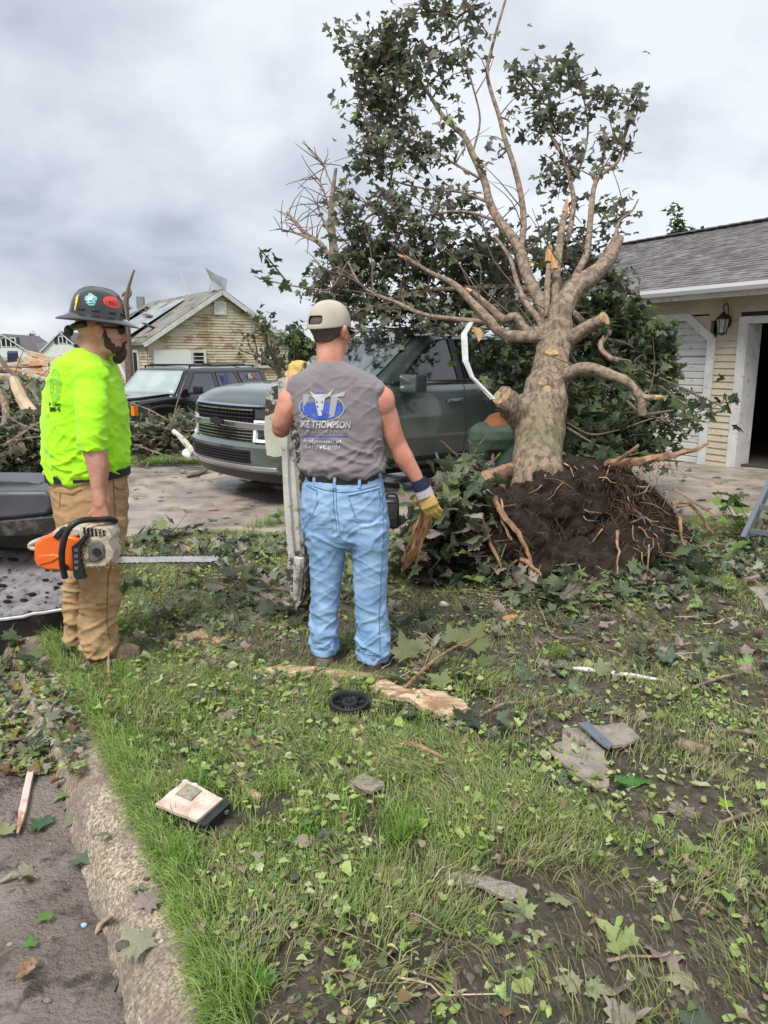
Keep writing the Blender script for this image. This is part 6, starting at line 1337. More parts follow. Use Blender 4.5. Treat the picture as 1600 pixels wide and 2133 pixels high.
# fallen wood clasped by the glove
def splinter(name, pts, w, h, mt, label, cat, group=None, jag=.3, parent=None):
    """broken plank: tapering irregular blade along pts"""
    m = MB(); q = catmull(pts, 4); n = len(q); vs = []
    for i, p in enumerate(q):
        t = (q[min(i + 1, n - 1)] - q[max(0, i - 1)]).normalized(); s = t.cross(V((0, 0, 1)))
        s = s.normalized() if s.length > .05 else V((1, 0, 0)); u = s.cross(t); e = min(1, .25 + 3 * min(i, n - 1 - i) / n)
        ww = w * e * (1 + random.uniform(-jag, jag)) / 2; hh = h * (.5 + .5 * e) / 2; o = s * random.uniform(-jag, jag) * w * .15
        for a, b_ in ((-1, -1), (1, -1), (1.0, .2), (.3, 1), (-.9, .8)): vs.append(p + o + s * (a * ww) + u * (b_ * hh))
    fs = [(i * 5 + j, i * 5 + (j + 1) % 5, (i + 1) * 5 + (j + 1) % 5, (i + 1) * 5 + j) for i in range(n - 1) for j in range(5)] + [(4, 3, 2, 1, 0), tuple((n - 1) * 5 + j for j in range(5))]
    m.add(vs, fs); o = m.build(name, mt); tag(o, label, cat, group); return o
m_torn = mat('reddish_torn_wood', (.62, .33, .15), (.38, .16, .07), scale=12, rough=.8, bump=.9, bscale=70, stretch=(1, 1, .25), bdist=.01)
m_torn2 = mat('rough_red_torn_wood', (.60, .36, .19), (.24, .11, .06), scale=30, rough=.92, bump=1., bscale=60, stretch=(1, 1, .15), bdist=.012, lo=.4, hi=.6)
for k, (dx, w_, e_) in enumerate(((-8, .02, 1170), (6, .018, 1150), (10, .014, 1182))): splinter('wood_splinter', [AT(892 + dx, 1050, 3.70), AT(872 + dx, 1110, 3.78), AT(850 + dx * 1.6, e_, 3.9)], w_, .015, m_torn2, ('left', 'middle', 'right')[k] + ' thin splinter of the broken timber under the gloved hand', 'wood')
splinter('broken_timber', [AT(896, 1045, 3.72), AT(888, 1085, 3.78), AT(872, 1125, 3.85), AT(854, 1160, 3.92), AT(838, 1188, 3.98)], .05, .035, m_torn2, 'splintered reddish timber hanging from the gloved right hand', 'wood')
splinter('broken_timber', [AT(884, 1075, 3.76), AT(866, 1098, 3.85), AT(850, 1112, 3.95)], .045, .03, m_torn2, 'short split offshoot of timber just below the gloved right hand', 'wood')
# white metal strip from the car roof to the sawn stub
m = MB(); pts = [AT(982, 672, 6.6), AT(967, 696, 6.4), AT(968, 718, 6.2), AT(970, 752, 6.05), (AT(984, 786, 5.9)), AT(1005, 808, 5.8), AT(1028, 832, 5.7)]; q = [pts[0], pts[1], pts[2], pts[3], pts[3].lerp(pts[4], .5), pts[4], pts[5], pts[6]]; vs = []
for i, p in enumerate(q):
    w = .018 + .005 * math.sin(i * .9); vs += [p + V((-w, .01, 0)), p + V((-w * .2, -.018, 0)), p + V((w, .0, 0))]
m.add(vs, [(i * 3 + j, i * 3 + j + 1, (i + 1) * 3 + j + 1, (i + 1) * 3 + j) for i in range(len(q) - 1) for j in range(2)]); o = m.build('bent_metal_strip', mat('white_sheet_metal', (.58, .59, .58), (.40, .41, .40), scale=9, rough=.5, dirt=(.2, .18, .15), dscale=16, damt=.34)); o.modifiers.new('t', 'SOLIDIFY').thickness = .006
tag(o, 'bent white metal strip dangling from the branches onto the sawn trunk stub', 'metal strip')
m = MB(); a = [AT(x, y, 6.5) for x, y in ((986, 680), (1000, 684), (1007, 694), (1003, 706), (997, 712), (993, 700), (986, 690))]; m.prism([(0, 0)], (1, 0, 0), (0, 0, 1), (0, 0, 0), (0, 0, 0)) if False else m.add(a + [p + V((0, .03, 0)) for p in a], [tuple(range(7)), tuple(range(13, 6, -1))] + [(i, 7 + i, 7 + (i + 1) % 7, (i + 1) % 7) for i in range(7)]); o = m.build('wood_chip', m_wood); tag(o, 'torn pale wood scrap caught beside the bent white metal strip', 'wood')
# grey ladder rail at the right edge
LD = empty('folding_ladder', (AT(1575, 1100, 4.9).x, 4.9, gtop(2.3, 4.9)), 0, 'blue grey metal ladder legs leaning in at the right edge of the yard', 'ladder')
for (p, q) in (((1550, 1122, 5.0), (1640, 930, 5.3)), ((1652, 1135, 4.8), (1700, 950, 5.2))):
    m = MB(); m.beam(AT(*p), AT(*q), .035, .055); m.build('rail', mat('blue_grey_metal', (.15, .18, .20), rough=.5, metal=.3), LD, wc=True)
for k in range(3):
    m = MB(); m.beam(AT(1560 + k * 22, 1105 - k * 50, 5.02), AT(1655 + k * 12, 1120 - k * 50, 4.85), .03, .03); m.build('rung', mat('blue_grey_metal', (.15, .18, .20)), LD, wc=True)

# ------------------------------------------------------------ chainsaw
YS = 3.43
CS = empty('chainsaw', (AT(160, 1150, YS).x, YS, AT(160, 1150, YS).z), 0, 'orange and white chainsaw with long steel bar hanging from the bare right hand', 'chainsaw')
m_or = mat('orange_saw_plastic', (.80, .15, .02), (.70, .12, .02), scale=5, rough=.35, coat=.3, dirt=(.25, .12, .06), dscale=20, damt=.25); m_ivory = mat('dusty_ivory_plastic', (.55, .51, .42), (.42, .38, .30), scale=10, rough=.6, dirt=(.16, .12, .08), dscale=18, damt=.42); m_mag = mat('grimy_grey_casting', (.16, .155, .15), (.09, .085, .08), scale=14, rough=.55, bump=.4, bscale=80)
def sawpoly(pts, y0, y1, mt, name, bev=.008, parent=CS):
    a = [AT(x, y, YS) for x, y in pts]; n = len(a); m = MB(); A_ = [p + V((0, y0, 0)) for p in a]; B_ = [p + V((0, y1, 0)) for p in a]
    m.add(A_ + B_, [tuple(range(n)), tuple(range(2 * n - 1, n - 1, -1))] + [(i, n + i, n + (i + 1) % n, (i + 1) % n) for i in range(n)]); o = m.build(name, mt, parent, bevel=bev, seg=3, wc=True)
    bmm = bmesh.new(); bmm.from_mesh(o.data); bmesh.ops.recalc_face_normals(bmm, faces=bmm.faces); bmm.to_mesh(o.data); bmm.free(); return o
sawpoly([(82, 1128), (100, 1113), (118, 1106), (160, 1112), (178, 1120), (178, 1178), (170, 1184), (108, 1181), (88, 1174), (82, 1160)], -.06, .10, m_or, 'engine_cover', .014)
sawpoly([(90, 1150), (125, 1147), (140, 1152), (120, 1164), (95, 1170)], -.066, -.05, m_or, 'cover_rib', .006)
sawpoly([(104, 1116), (122, 1100), (150, 1094), (176, 1098), (172, 1112), (124, 1120)], -.04, .08, m_ivory, 'top_shroud', .008)
sawpoly([(172, 1100), (206, 1092), (232, 1098), (240, 1112), (236, 1128), (176, 1126)], -.05, .08, m_ivory, 'cylinder_shroud', .008)
for k in range(6): sawpoly([(182 + k * 8, 1094 + k), (186 + k * 8, 1093 + k), (188 + k * 8, 1112 + k), (184 + k * 8, 1113 + k)], -.054, -.048, m_black, 'cooling_slot', .001)
sawpoly([(178, 1122), (196, 1112), (232, 1112), (247, 1140), (248, 1162), (232, 1172), (196, 1174), (180, 1180)], -.075, .06, m_ivory, 'side_cover', .010)
sawpoly([(196, 1122), (218, 1116), (230, 1126), (231, 1150), (214, 1162), (199, 1160)], -.088, -.07, m_mag, 'muffler', .010)
m = MB(); c = AT(217, 1140, YS); m.tube([c + V((0, -.089, 0)), c + V((0, -.096, 0))], .020, 16); m.build('muffler_port', m_black, CS, True, ang=40, wc=True)
sawpoly([(166, 1128), (178, 1120), (196, 1100), (200, 1106), (186, 1128), (184, 1150), (192, 1186), (196, 1192), (176, 1196), (170, 1188), (168, 1150)], -.10, -.07, m_black, 'hand_guard', .005)
for y in (1132, 1144, 1156, 1168): sawpoly([(173, y), (181, y), (181, y + 6), (173, y + 6)], -.104, -.099, m_mag, 'guard_slot', .001)
m = MB(); H_ = [AT(x, y, YS) + V((0, o, 0)) for x, y, o in ((152, 1192, -.09), (150, 1160, -.11), (152, 1130, -.12), (160, 1100, -.12), (172, 1082, -.11), (188, 1076, -.08), (206, 1080, -.03), (224, 1084, .03), (230, 1092, .07))]
m.tube(catmull(H_, 5), .0145, 12); m.build('front_handle', m_black, CS, True, wc=True)
m = MB(); m.tube(catmull([AT(x, y, YS) + V((0, .04, 0)) for x, y in ((120, 1104), (104, 1118), (78, 1128), (56, 1138), (58, 1146), (84, 1148), (100, 1150))], 4), .012, 8); m.build('rear_handle', m_ivory, CS, True, wc=True)
sawpoly([(122, 1112), (140, 1092), (148, 1096), (134, 1118)], -.07, -.03, m_black, 'pull_start_grip', .005)
m = MB(); c = AT(148, 1174, YS); m.tube([c + V((0, -.062, 0)), c + V((0, -.074, 0))], .016, 14); m.build('fuel_cap', m_black, CS, True, ang=40, wc=True)
bar = [(236, 1160), (250, 1158), (320, 1158), (400, 1157), (445, 1157), (455, 1160), (458, 1164), (452, 1168), (436, 1171), (380, 1171), (300, 1172), (246, 1173), (236, 1172)]
sawpoly(bar, -.004, .004, m_steel, 'guide_bar', .001)
m = MB(); a = [AT(x, y, YS) for x, y in bar]; q = [];
for i in range(len(a) - 1):
    L_ = (a[i + 1] - a[i]).length; n_ = max(1, int(L_ / .012)); q += [a[i].lerp(a[i + 1], j / n_) for j in range(n_)]
for i, p in enumerate(q[:-1]): d = (q[i + 1] - p); m.box(p + d * .4, (.010, .008, .005 if i % 2 else .008))
o = m.build('saw_chain', m_black, CS, wc=True); o['kind'] = 'stuff'
m = MB()
for k in range(160): c = AT(random.uniform(170, 250), random.uniform(1088, 1176), YS) + V((0, random.uniform(-.09, -.075), 0)); m.box(c, (.004, .003, .003), Matrix.Rotation(random.random() * 3, 3, 'Z'))
o = m.build('sawdust', m_wood, CS, wc=True); o['kind'] = 'stuff'

# ------------------------------------------------------------ black machine attachment at the left edge
m_pad = mat('scuffed_dark_plastic', (.055, .06, .068), (.085, .09, .10), scale=4, rough=.38, bump=.12, bscale=120, dirt=(.16, .15, .14), dscale=14, damt=.26)
m_blade = mat('muddy_black_steel', (.018, .016, .016), (.04, .034, .03), scale=6, rough=.35, dirt=(.10, .08, .075), dscale=8, damt=.42, bump=.4, bscale=50)
AT_L = empty('loader_attachment', (AT(40, 1300, 4.3).x, 4.3, -.12), 0, 'black steel loader attachment with scuffed plastic fenders and muddy plate, left edge', 'machine')
def mach(poly, Y0, Y1, mt, name, bev=.02):
    a = [AT(x, y, Y0) for x, y in poly]; n = len(a); m = MB(); B_ = [p + V((-.05, Y1 - Y0, 0)) for p in a]
    m.add(a + B_, [tuple(range(n)), tuple(range(2 * n - 1, n - 1, -1))] + [(i, n + i, n + (i + 1) % n, (i + 1) % n) for i in range(n)]); o = m.build(name, mt, AT_L, bevel=bev, seg=3, wc=True)
    bmm = bmesh.new(); bmm.from_mesh(o.data); bmesh.ops.recalc_face_normals(bmm, faces=bmm.faces); bmm.to_mesh(o.data); bmm.free(); return o
mach([(-260, 1004), (-20, 1000), (60, 1001), (84, 1006), (88, 1020), (84, 1024), (-260, 1024)], 4.62, 4.95, m_pad, 'upper_fender')
mach([(-260, 1030), (-10, 1024), (92, 1023), (106, 1030), (108, 1060), (100, 1074), (30, 1082), (-260, 1090)], 4.38, 4.80, m_pad, 'lower_fender', .03)
mach([(-260, 1086), (0, 1086), (110, 1076), (137, 1078), (139, 1106), (60, 1116), (-260, 1126)], 4.34, 4.72, m_blade, 'bumper_bar', .008)
m = MB(); c = AT(116, 1056, 4.5); m.tube([c, c + V((0, -.06, 0))], .04, 18); m.tube([c, c + V((0, -.075, 0))], .018, 12); m.build('pivot_bolt', m_mag, AT_L, True, ang=40, wc=True)
mach([(88, 1024), (112, 1034), (134, 1060), (137, 1080), (118, 1084), (100, 1060)], 4.5, 4.7, m_mag, 'hinge_bracket', .008)
mach([(-260, 1124), (120, 1112), (122, 1150), (-260, 1170)], 4.72, 4.78, m_blade, 'back_plate', .004)
# muddy tray: a bowed plate with a rolled rim
m = MB(); vs = []; nu, nv = 26, 14
for j in range(nv + 1):
    for i in range(nu + 1):
        u, v = i / nu, j / nv; x = -3.05 + 1.27 * u; y = 4.02 + .62 * v + .12 * (1 - u) ; z = .16 + .20 * v ** 1.5 + .07 * (1 - u) ** 2 - .05 * math.sin(u * math.pi) + .012 * nz2(x, y, 9) + .006 * nz2(x, y, 30)
        vs.append((x - .0 * v, y + .16 * math.sin(u * math.pi) * -(1 - v), z))
m.add(vs, [(j * (nu + 1) + i, j * (nu + 1) + i + 1, (j + 1) * (nu + 1) + i + 1, (j + 1) * (nu + 1) + i) for j in range(nv) for i in range(nu)])
o = m.build('muddy_tray', mat('wet_mud_film', (.16, .145, .15), (.30, .28, .29), scale=9, rough=.28, rvar=.15, bump=.8, bscale=26, bdist=.015, dirt=(.045, .035, .03), dscale=16, damt=.42), AT_L, True, wc=True); o.modifiers.new('t', 'SOLIDIFY').thickness = .02
rim = [V(vs[i]) for i in range(nu + 1)]
m = MB(); vv = []
for p in rim: vv += [p + V((0, -.006, .012)), p + V((0, .0, -.02)), p + V((0, .05, -.15)), p + V((0, .10, -.28))]
m.add(vv, [(i * 4 + j, i * 4 + j + 1, (i + 1) * 4 + j + 1, (i + 1) * 4 + j) for i in range(nu) for j in range(3)]); o = m.build('tray_front', m_blade, AT_L, True, wc=True); o.modifiers.new('t', 'SOLIDIFY').thickness = .012
m = MB(); m.tube([p + V((0, -.006, .004)) for p in rim], .009, 6); m.build('tray_rim', m_steel, AT_L, True, wc=True)
mach([(122, 1110), (137, 1108), (137, 1240), (128, 1262), (100, 1270), (110, 1200)], 4.45, 4.5, m_blade, 'side_plate', .004)
for k in range(24): 
    pass
m = MB()
for k in range(70):
    u, v = random.random(), random.random(); q = V(vs[int(v * nv) * (nu + 1) + int(u * nu)]); s = random.uniform(.006, .022); m.ell(q + V((random.uniform(-.02, .02), 0, .008)), (s * 1.5, s, s * .5), n=6, m=4)
o = m.build('mud_clods', m_soil, AT_L, True, wc=True); o['kind'] = 'stuff'

# ------------------------------------------------------------ background: debris, brush, trees
def branch(pts, r0, r1, mt, label, cat='branch', group=None, name='broken_branch', k=4, n=8):
    m = MB(); q = catmull(pts, k); m.tube(q, interp(None, [r0, r1], len(q)), n, wob=.2); return tag(m.build(name, mt, None, True), label, cat, group)
m_pale = mat('pale_split_wood', (.58, .46, .31), (.42, .31, .19), scale=7, rough=.85, bump=.5, bscale=40, stretch=(1, 1, .3)); m_orw = mat('fresh_orange_lumber', (.62, .32, .14), (.48, .22, .09), scale=3, rough=.8); m_dk = mat('old_dark_board', (.16, .12, .09), (.10, .075, .055), scale=4, rough=.9)
tr_pale = branch([AT(28, 790, 9.6), AT(45, 830, 9.4), AT(70, 865, 9.2), AT(105, 910, 9.0)], .06, .10, m_pale, 'long pale splintered trunk leaning behind the man in the lime shirt', 'log', n=9)
branch([AT(-30, 700, 10), AT(10, 760, 9.8), AT(45, 800, 9.7), AT(60, 850, 9.5)], .025, .035, m_twig, 'dark bent branch crossing the far debris at the left edge', 'branch')
branch([AT(-20, 905, 8.8), AT(20, 895, 8.9), AT(60, 880, 9.0)], .05, .03, m_pale, 'pale broken limb lying low at the left edge', 'branch')
branch([AT(62, 800, 9.3), AT(82, 840, 9.2), AT(100, 880, 9.1)], .02, .03, m_bark, 'thin bark covered branch beside the long pale trunk', 'branch')
branch([AT(0, 815, 9.5), AT(14, 860, 9.3), AT(6, 900, 9.2)], .05, .05, m_limb, 'bare curved limb standing in the debris at the far left', 'branch')
branch([AT(362, 898, 10.6), AT(385, 920, 10.4), AT(404, 945, 10.2)], .035, .05, m_paint_wood, 'broken white painted stick leaning by the brush pile near the bumper', 'stick')
m = MB(); c = AT(398, 945, 10.3); m.ell(c, (.12, .10, .08)); m.ell(c + V((.12, 0, -.03)), (.10, .08, .06)); tag(link('crumpled_sheet', remeshed(m, 'crumpled_sheet', .02, 1, lambda p, n: .03 * noise.noise(p * 12)), m_wpaint), 'crumpled white sheet on the gravel beside the brush pile', 'sheet')
def mixpile(name, label, cat, cl, cols, wts, smin, smax, seed, nst=30, tpl=LLO, up_=.0):
    r = np.random.default_rng(seed); P = clump(cl, r); P[:, 2] = np.maximum(P[:, 2], np.array([gtop(x, y) for x, y in P[:, :2]]) + .02)
    o = leaf_stuff(name, P, rand_rot(len(P), .95, r, .4), r.uniform(smin, smax, len(P)), palette(len(P), cols, wts, rng=r), tpl, None); tag(o, label, cat, None, 'stuff')
    m = MB(); rr2 = random.Random(seed)
    for k in range(nst):
        px, py, Y, rx, ry, n = rr2.choice(cl); a = AT(px + rr2.gauss(0, .5) * rx, py + rr2.gauss(0, .5) * ry, Y + rr2.uniform(-.3, .2)); d = V((rr2.uniform(-1, 1), rr2.uniform(-.3, .3), rr2.uniform(-.3, .5))).normalized() * rr2.uniform(.3, 1.1); m.tube(catmull([a, a + d * .5 + V((0, 0, rr2.uniform(-.05, .1))), a + d], 2), interp(None, [.016, .005], 5), 5)
    st = m.build('brush_sticks', m_limb, None, True); tag(st, 'bare sticks poking out of ' + label.split(' with ')[0].split(' in front')[0].split(' behind')[0], 'sticks', None, 'stuff'); return o
BR = [(.17, .18, .12), (.27, .27, .19), (.11, .12, .08), (.38, .36, .28), (.22, .28, .11)]; BW = [3, 2, 3, 1, 1]
mixpile('brush_pile', 'pile of cut leafy branches with curled leaves in front of the black SUV', 'brush', [(300, 918, 10.9, 30, 12, 240), (350, 910, 11.0, 35, 15, 330), (395, 908, 11.1, 30, 17, 260), (335, 895, 11.3, 35, 9, 150), (390, 885, 11.4, 26, 10, 130), (285, 928, 10.8, 14, 8, 80), (425, 900, 11.4, 16, 14, 90)], BR, BW, .07, .14, 31, 26)
mixpile('brush_pile', 'dark leafy brush heaped at the left edge behind the machine', 'brush', [(15, 930, 8.4, 35, 28, 380), (60, 925, 8.5, 35, 26, 340), (95, 950, 8.5, 20, 18, 140), (20, 965, 8.2, 35, 12, 160), (60, 890, 8.9, 30, 18, 160)], BR, [3, 1, 4, .6, .6], .07, .15, 32, 22)
mixpile('brush_pile', 'grey green brush lying over the dusty grey car at left', 'brush', [(40, 806, 16, 35, 8, 90), (85, 810, 15.5, 25, 9, 90), (10, 800, 16, 18, 8, 40), (60, 830, 13, 40, 14, 130), (20, 850, 12, 28, 16, 140), (90, 850, 12, 18, 16, 100)], [(.25, .30, .17), (.33, .36, .23), (.17, .21, .12), (.42, .42, .33)], [3, 2, 2, 1], .12, .24, 33, 20)
# lumber heap: every plank its own object
rr = random.Random(12)
COLS = [(m_orw, 4), (m_pale, 3), (m_paint_wood, 2.6), (m_dk, 2), (m_rust, 1)]
def pick(): 
    t = rr.random() * sum(w for _, w in COLS)
    for mm, w in COLS:
        t -= w
        if t < 0: return mm
    return m_orw
for k in range(110):
    px = rr.uniform(-30, 128); top = 750 + 8 * abs(math.sin(px * .05)) - (8 if 70 < px < 120 else 0); py = rr.uniform(top, 800); Y = 25 + rr.uniform(-3, 3) * .6 - (py - 740) * .05; a = AT(px, py, Y); ang = rr.gauss(0, .16); L_ = rr.uniform(.6, 2.0)
    m = MB(); m.beam(a - V((math.cos(ang) * L_ / 2, rr.uniform(-.5, .5), math.sin(ang) * L_ / 2)), a + V((math.cos(ang) * L_ / 2, rr.uniform(-.5, .5), math.sin(ang) * L_ / 2)), rr.uniform(.08, .25), rr.uniform(.05, .15)); mt_ = pick(); tag(m.build('plank', mt_), '%s plank %s, %s of the tangled lumber heap' % ({'fresh_orange_lumber': 'fresh orange', 'pale_split_wood': 'pale raw', 'weathered_white_wood': 'white painted', 'old_dark_board': 'dark old', 'dark_rusty_steel': 'rusty brown'}[mt_.name], 'sloping up' if ang > .12 else ('sloping down' if ang < -.12 else 'lying level'), ('upper ' if py < 765 else 'lower ') + ('left' if px < 20 else ('middle' if px < 75 else 'right end'))), 'plank', 'planks of the collapsed lumber heap')
m = MB(); c = AT(50, 812, 25.5); 
for k in range(26): m.ell(AT(rr.uniform(-40, 135), rr.uniform(785, 812), 25.8 + rr.uniform(0, 2)), (rr.uniform(.5, 1.1), .6, rr.uniform(.25, .5)), n=10, m=6)
tag(link('rubble_mound', remeshed(m, 'rubble_mound', .14, 1, lambda p, n: .15 * noise.noise(p * 3)), mat('broken_plaster_rubble', (.30, .25, .21), (.14, .11, .09), scale=3, rough=.95)), 'low mound of rubble under the lumber heap', 'rubble', None, 'stuff')
for (px, py, Y, mt_, lab, sz) in ((105, 775, 23, 'red', 'red plastic tub at the right end of the lumber heap', (.5, .4, .6)), (28, 752, 24, 'navy', 'dark blue upright drum on the lumber heap', (.35, .35, .6)), (70, 778, 23, 'white', 'white crumpled box low in the lumber heap', (.7, .4, .4)), (18, 757, 24.5, 'teal', 'green tarpaulin lump at left of the lumber heap', (.9, .5, .35)), (50, 905, 8.6, 'white', 'white carton resting on the dark brush at left', (.10, .10, .12))):
    m = MB(); c = AT(px, py, Y); m.box(c, sz, Matrix.Rotation(.4, 3, 'Z') @ Matrix.Rotation(.2, 3, 'X'), .85); tag(m.build({'red': 'plastic_tub', 'navy': 'drum', 'white': 'carton', 'teal': 'tarpaulin'}[mt_], mat(mt_ + '_plastic', {'red': (.55, .04, .03), 'navy': (.03, .04, .10), 'white': (.68, .66, .66), 'teal': (.16, .30, .24)}[mt_], rough=.6), None, bevel=.03), lab, {'red': 'tub', 'navy': 'drum', 'white': 'carton', 'teal': 'tarpaulin'}[mt_])
m = MB(); c = AT(85, 905, 8.8); m.box(c, (.20, .05, .14), Matrix.Rotation(.2, 3, 'Y')); tag(m.build('particle_board', m_orw), 'square brown board scrap on the dark brush behind the lime shirt', 'board')
# long loose boards on the driveway edge
splinter('loose_board', [gnd(20, 982), gnd(60, 980), gnd(104, 978)], .16, .03, m_orw, 'orange brown board lying flat along the far edge of the driveway', 'board')
splinter('loose_board', [gnd(30, 972), gnd(66, 970), gnd(88, 969)], .12, .03, mat('pale_teal_board', (.34, .50, .42), rough=.6), 'pale green board behind the orange board at left', 'board')
splinter('loose_board', [gnd(390, 996, .02), gnd(412, 990, .03), gnd(436, 984, .05)], .09, .03, m_dk, 'dark brown board on the driveway before the bumper', 'board')
# bare and leafy trees
def bare_tree(label, base, h, seed, spread=.5, lean=0., rad=.12, leafc=None, nleaf=0, lv=4, mt=m_twig, name='storm_stripped_tree', lsz=(.12, .2), bmin=.35):
    r = random.Random(seed); root = empty(name, base, 0, label, 'tree'); tips = []; lm_ = MB(); tk = MB()
    def grow(p, d, L, ra, lvl):
        q = [p]; dd = V(d)
        for i in range(4): dd = (dd + V((r.uniform(-.18, .18), r.uniform(-.18, .18), r.uniform(-.05, .12)))).normalized(); q.append(q[-1] + dd * L / 4)
        (tk if lvl == 0 else lm_).tube(catmull(q, 2), interp(None, [ra, ra * .62], 9), 7 if lvl < 2 else 4)
        tips.extend(q[2:] if lvl >= lv - 1 else [])
        if lvl < lv:
            for c in range(r.choice((2, 3)) + (lvl == 0)):
                i = r.choice((2, 3, 4)); nd = (dd + V((r.uniform(-1, 1) * spread, r.uniform(-1, 1) * spread, r.uniform(-.1, .5) * spread))).normalized(); grow(q[i], nd, L * r.uniform(.5, .8), ra * .55, lvl + 1)
    grow(V((0, 0, 0)), V((lean, 0, 1)).normalized(), h * bmin, rad, 0); tk.build('trunk', mt, root, True); lm_.build('branches', mt, root, True)
    if nleaf:
        rg = np.random.default_rng(seed); T = np.array([tuple(t) for t in tips]); P = T[rg.integers(0, len(T), nleaf)] + rg.normal(0, lsz[0] * 1.2, (nleaf, 3)); v, t, c = leaves_np(P, rand_rot(nleaf, .9, rg, .3), rg.uniform(lsz[0], lsz[1], nleaf), palette(nleaf, leafc, [1] * len(leafc), rng=rg), LLO)
        o = link('crown', mesh_np('crown', v, t, c), m_leaf, root); o['kind'] = 'stuff'
    return root
def base(px, Y): p = AT(px, 745, Y); return (p.x, Y, drop(Y))
ST = empty('storm_stripped_tree', base(705, 13), 0, 'tall storm stripped tree with bare forked limbs just left of the maple crown', 'tree')
m = MB(); m.tube(catmull([V(base(708, 13))] + [AT(x, y, 13) for x, y in ((707, 640), (702, 570), (692, 490), (690, 425), (700, 350))], 4), interp(None, [.13, .10, .06, .025], 21), 8, wob=.2); m.build('trunk', m_limb, ST, True, wc=True)
rt2 = random.Random(3); m2 = MB()
for pl, r0 in (([(702, 560), (668, 508), (636, 486), (612, 458), (598, 442)], .055), ([(660, 503), (634, 492), (606, 482), (588, 482)], .03), ([(694, 500), (672, 455), (660, 425)], .03), ([(690, 450), (676, 400), (664, 372)], .02), ([(704, 590), (726, 540), (738, 500)], .04), ([(697, 400), (676, 350), (664, 335)], .015), ([(700, 610), (690, 585), (668, 560)], .02)):
    m = MB(); q = catmull([AT(x, y, 13 + .2 * k) for k, (x, y) in enumerate(pl)], 4); m.tube(q, interp(None, [r0, r0 * .4], len(q)), 7, wob=.2); m.build('limb', m_limb, ST, True, wc=True)
    for _ in range(12):
        a = rt2.choice(q[3:]); d = V((rt2.uniform(-1, .6), rt2.uniform(-.4, .4), rt2.uniform(-.5, 1))).normalized() * rt2.uniform(.15, .6); m2.tube(catmull([a, a + d * .5 + V((rt2.uniform(-.05, .05), 0, .03)), a + d], 2), interp(None, [.010, .004], 5), 4)
o = m2.build('twigs', m_twig, ST, True, wc=True); o['kind'] = 'stuff'
bare_tree('bare twisted tree rising behind the right corner of the damaged house', base(628, 22), 4.6, 43, .8, -.25, .14, GRN, 260, 4, lsz=(.1, .18))
bare_tree('dead bare shrub tree behind the cap of the man in grey', base(655, 19), 3.4, 44, .8, .0, .10, GRN, 420, 4, lsz=(.1, .18))
bare_tree('small leafless tree right beside the gable of the damaged house', base(606, 27), 3.8, 45, .9, -.2, .10, None, 0, 4)
m = MB(); tp = [AT(262, 660, 26), AT(262, 632, 26), AT(266, 608, 26), AT(272, 585, 26), AT(280, 562, 26)]; m.tube(catmull([V((tp[0].x, 26, drop(26)))] + tp, 4), interp(None, [.16, .12, .06, .03], 21), 8)
DT = empty('broken_dead_tree', (tp[0].x, 26, drop(26)), 0, 'broken dead trunk jutting up just right of the hard hat', 'tree'); m.build('trunk', m_twig, DT, True, wc=True)
for pp in ([(266, 610), (258, 612), (254, 618)], [(262, 650), (268, 640), (266, 632)], [(264, 620), (272, 612), (270, 600)]):
    m = MB(); m.tube(catmull([AT(x, y, 26) for x, y in pp], 3), interp(None, [.07, .03], 7), 6); m.build('branch', m_twig, DT, True, wc=True)
for i, (px, Y, h, sd, lab) in enumerate(((52, 175, 9, 51, 'round green tree between the two far white gables'), (205, 140, 7, 52, 'green tree half hidden behind the hard hat'))):
    p = AT(px, 745, Y); bare_tree(lab, (p.x, Y, -1.2), h, sd, .9, 0, .3, [(.09, .14, .05), (.13, .19, .07), (.06, .10, .04)], 2600, 3, name='leafy_tree', lsz=(.35, .7), bmin=.4)
for i, (px, Y, h, sd, lab) in enumerate(((1330, 24, 6.4, 53, 'green tree showing above the left end of the garage roof'), (1400, 26, 6.9, 54, 'thin crowned tree rising over the garage ridge'))):
    p = AT(px, 745, Y); bare_tree(lab, (p.x, Y, -.4), h, sd, .75, 0, .16, [(.08, .13, .045), (.12, .18, .06), (.06, .09, .04)], 1300 if i == 0 else 600, 4, name='leafy_tree', lsz=(.12, .26), bmin=.42)
bare_tree('dark stump of a tree with shattered top behind the cap', base(640, 15), 2.2, 57, .6, .1, .16, GRN, 120, 2, m_bark)
# ------------------------------------------------------------ grass, litter and debris on the lawn
rg = np.random.default_rng(77)
LUSH = [(450, 1640, .40, 1.0), (300, 1460, .45, 1.0), (260, 1540, .3, .8), (560, 1480, .5, .8), (640, 1620, .45, .9), (860, 1760, .30, 1.1), (700, 1760, .28, .8), (380, 1780, .18, 1.1), (560, 1860, .22, .5), (460, 1960, .14, .9), (430, 1850, .2, 1.0), (540, 2080, .12, .7), (330, 1390, .35, .9), (180, 1330, .35, 1.0), (300, 1270, .4, .7), (290, 1210, .3, .6), (470, 1090, .6, 1.3), (560, 1080, .5, 1.3), (820, 1090, .3, 1.2), (1210, 1365, .35, .9), (1500, 1235, .35, 1.0), (1110, 1720, .25, .8), (960, 1650, .35, .6), (1250, 1760, .3, .5), (1500, 1700, .3, .4), (1540, 1900, .25, .5), (820, 1590, .4, .6), (800, 2000, .15, .4), (1420, 1880, .2, .3), (700, 1440, .25, .6), (1000, 1950, .2, .3)]
LW = [(gnd(a, b), r, w) for a, b, r, w in LUSH]
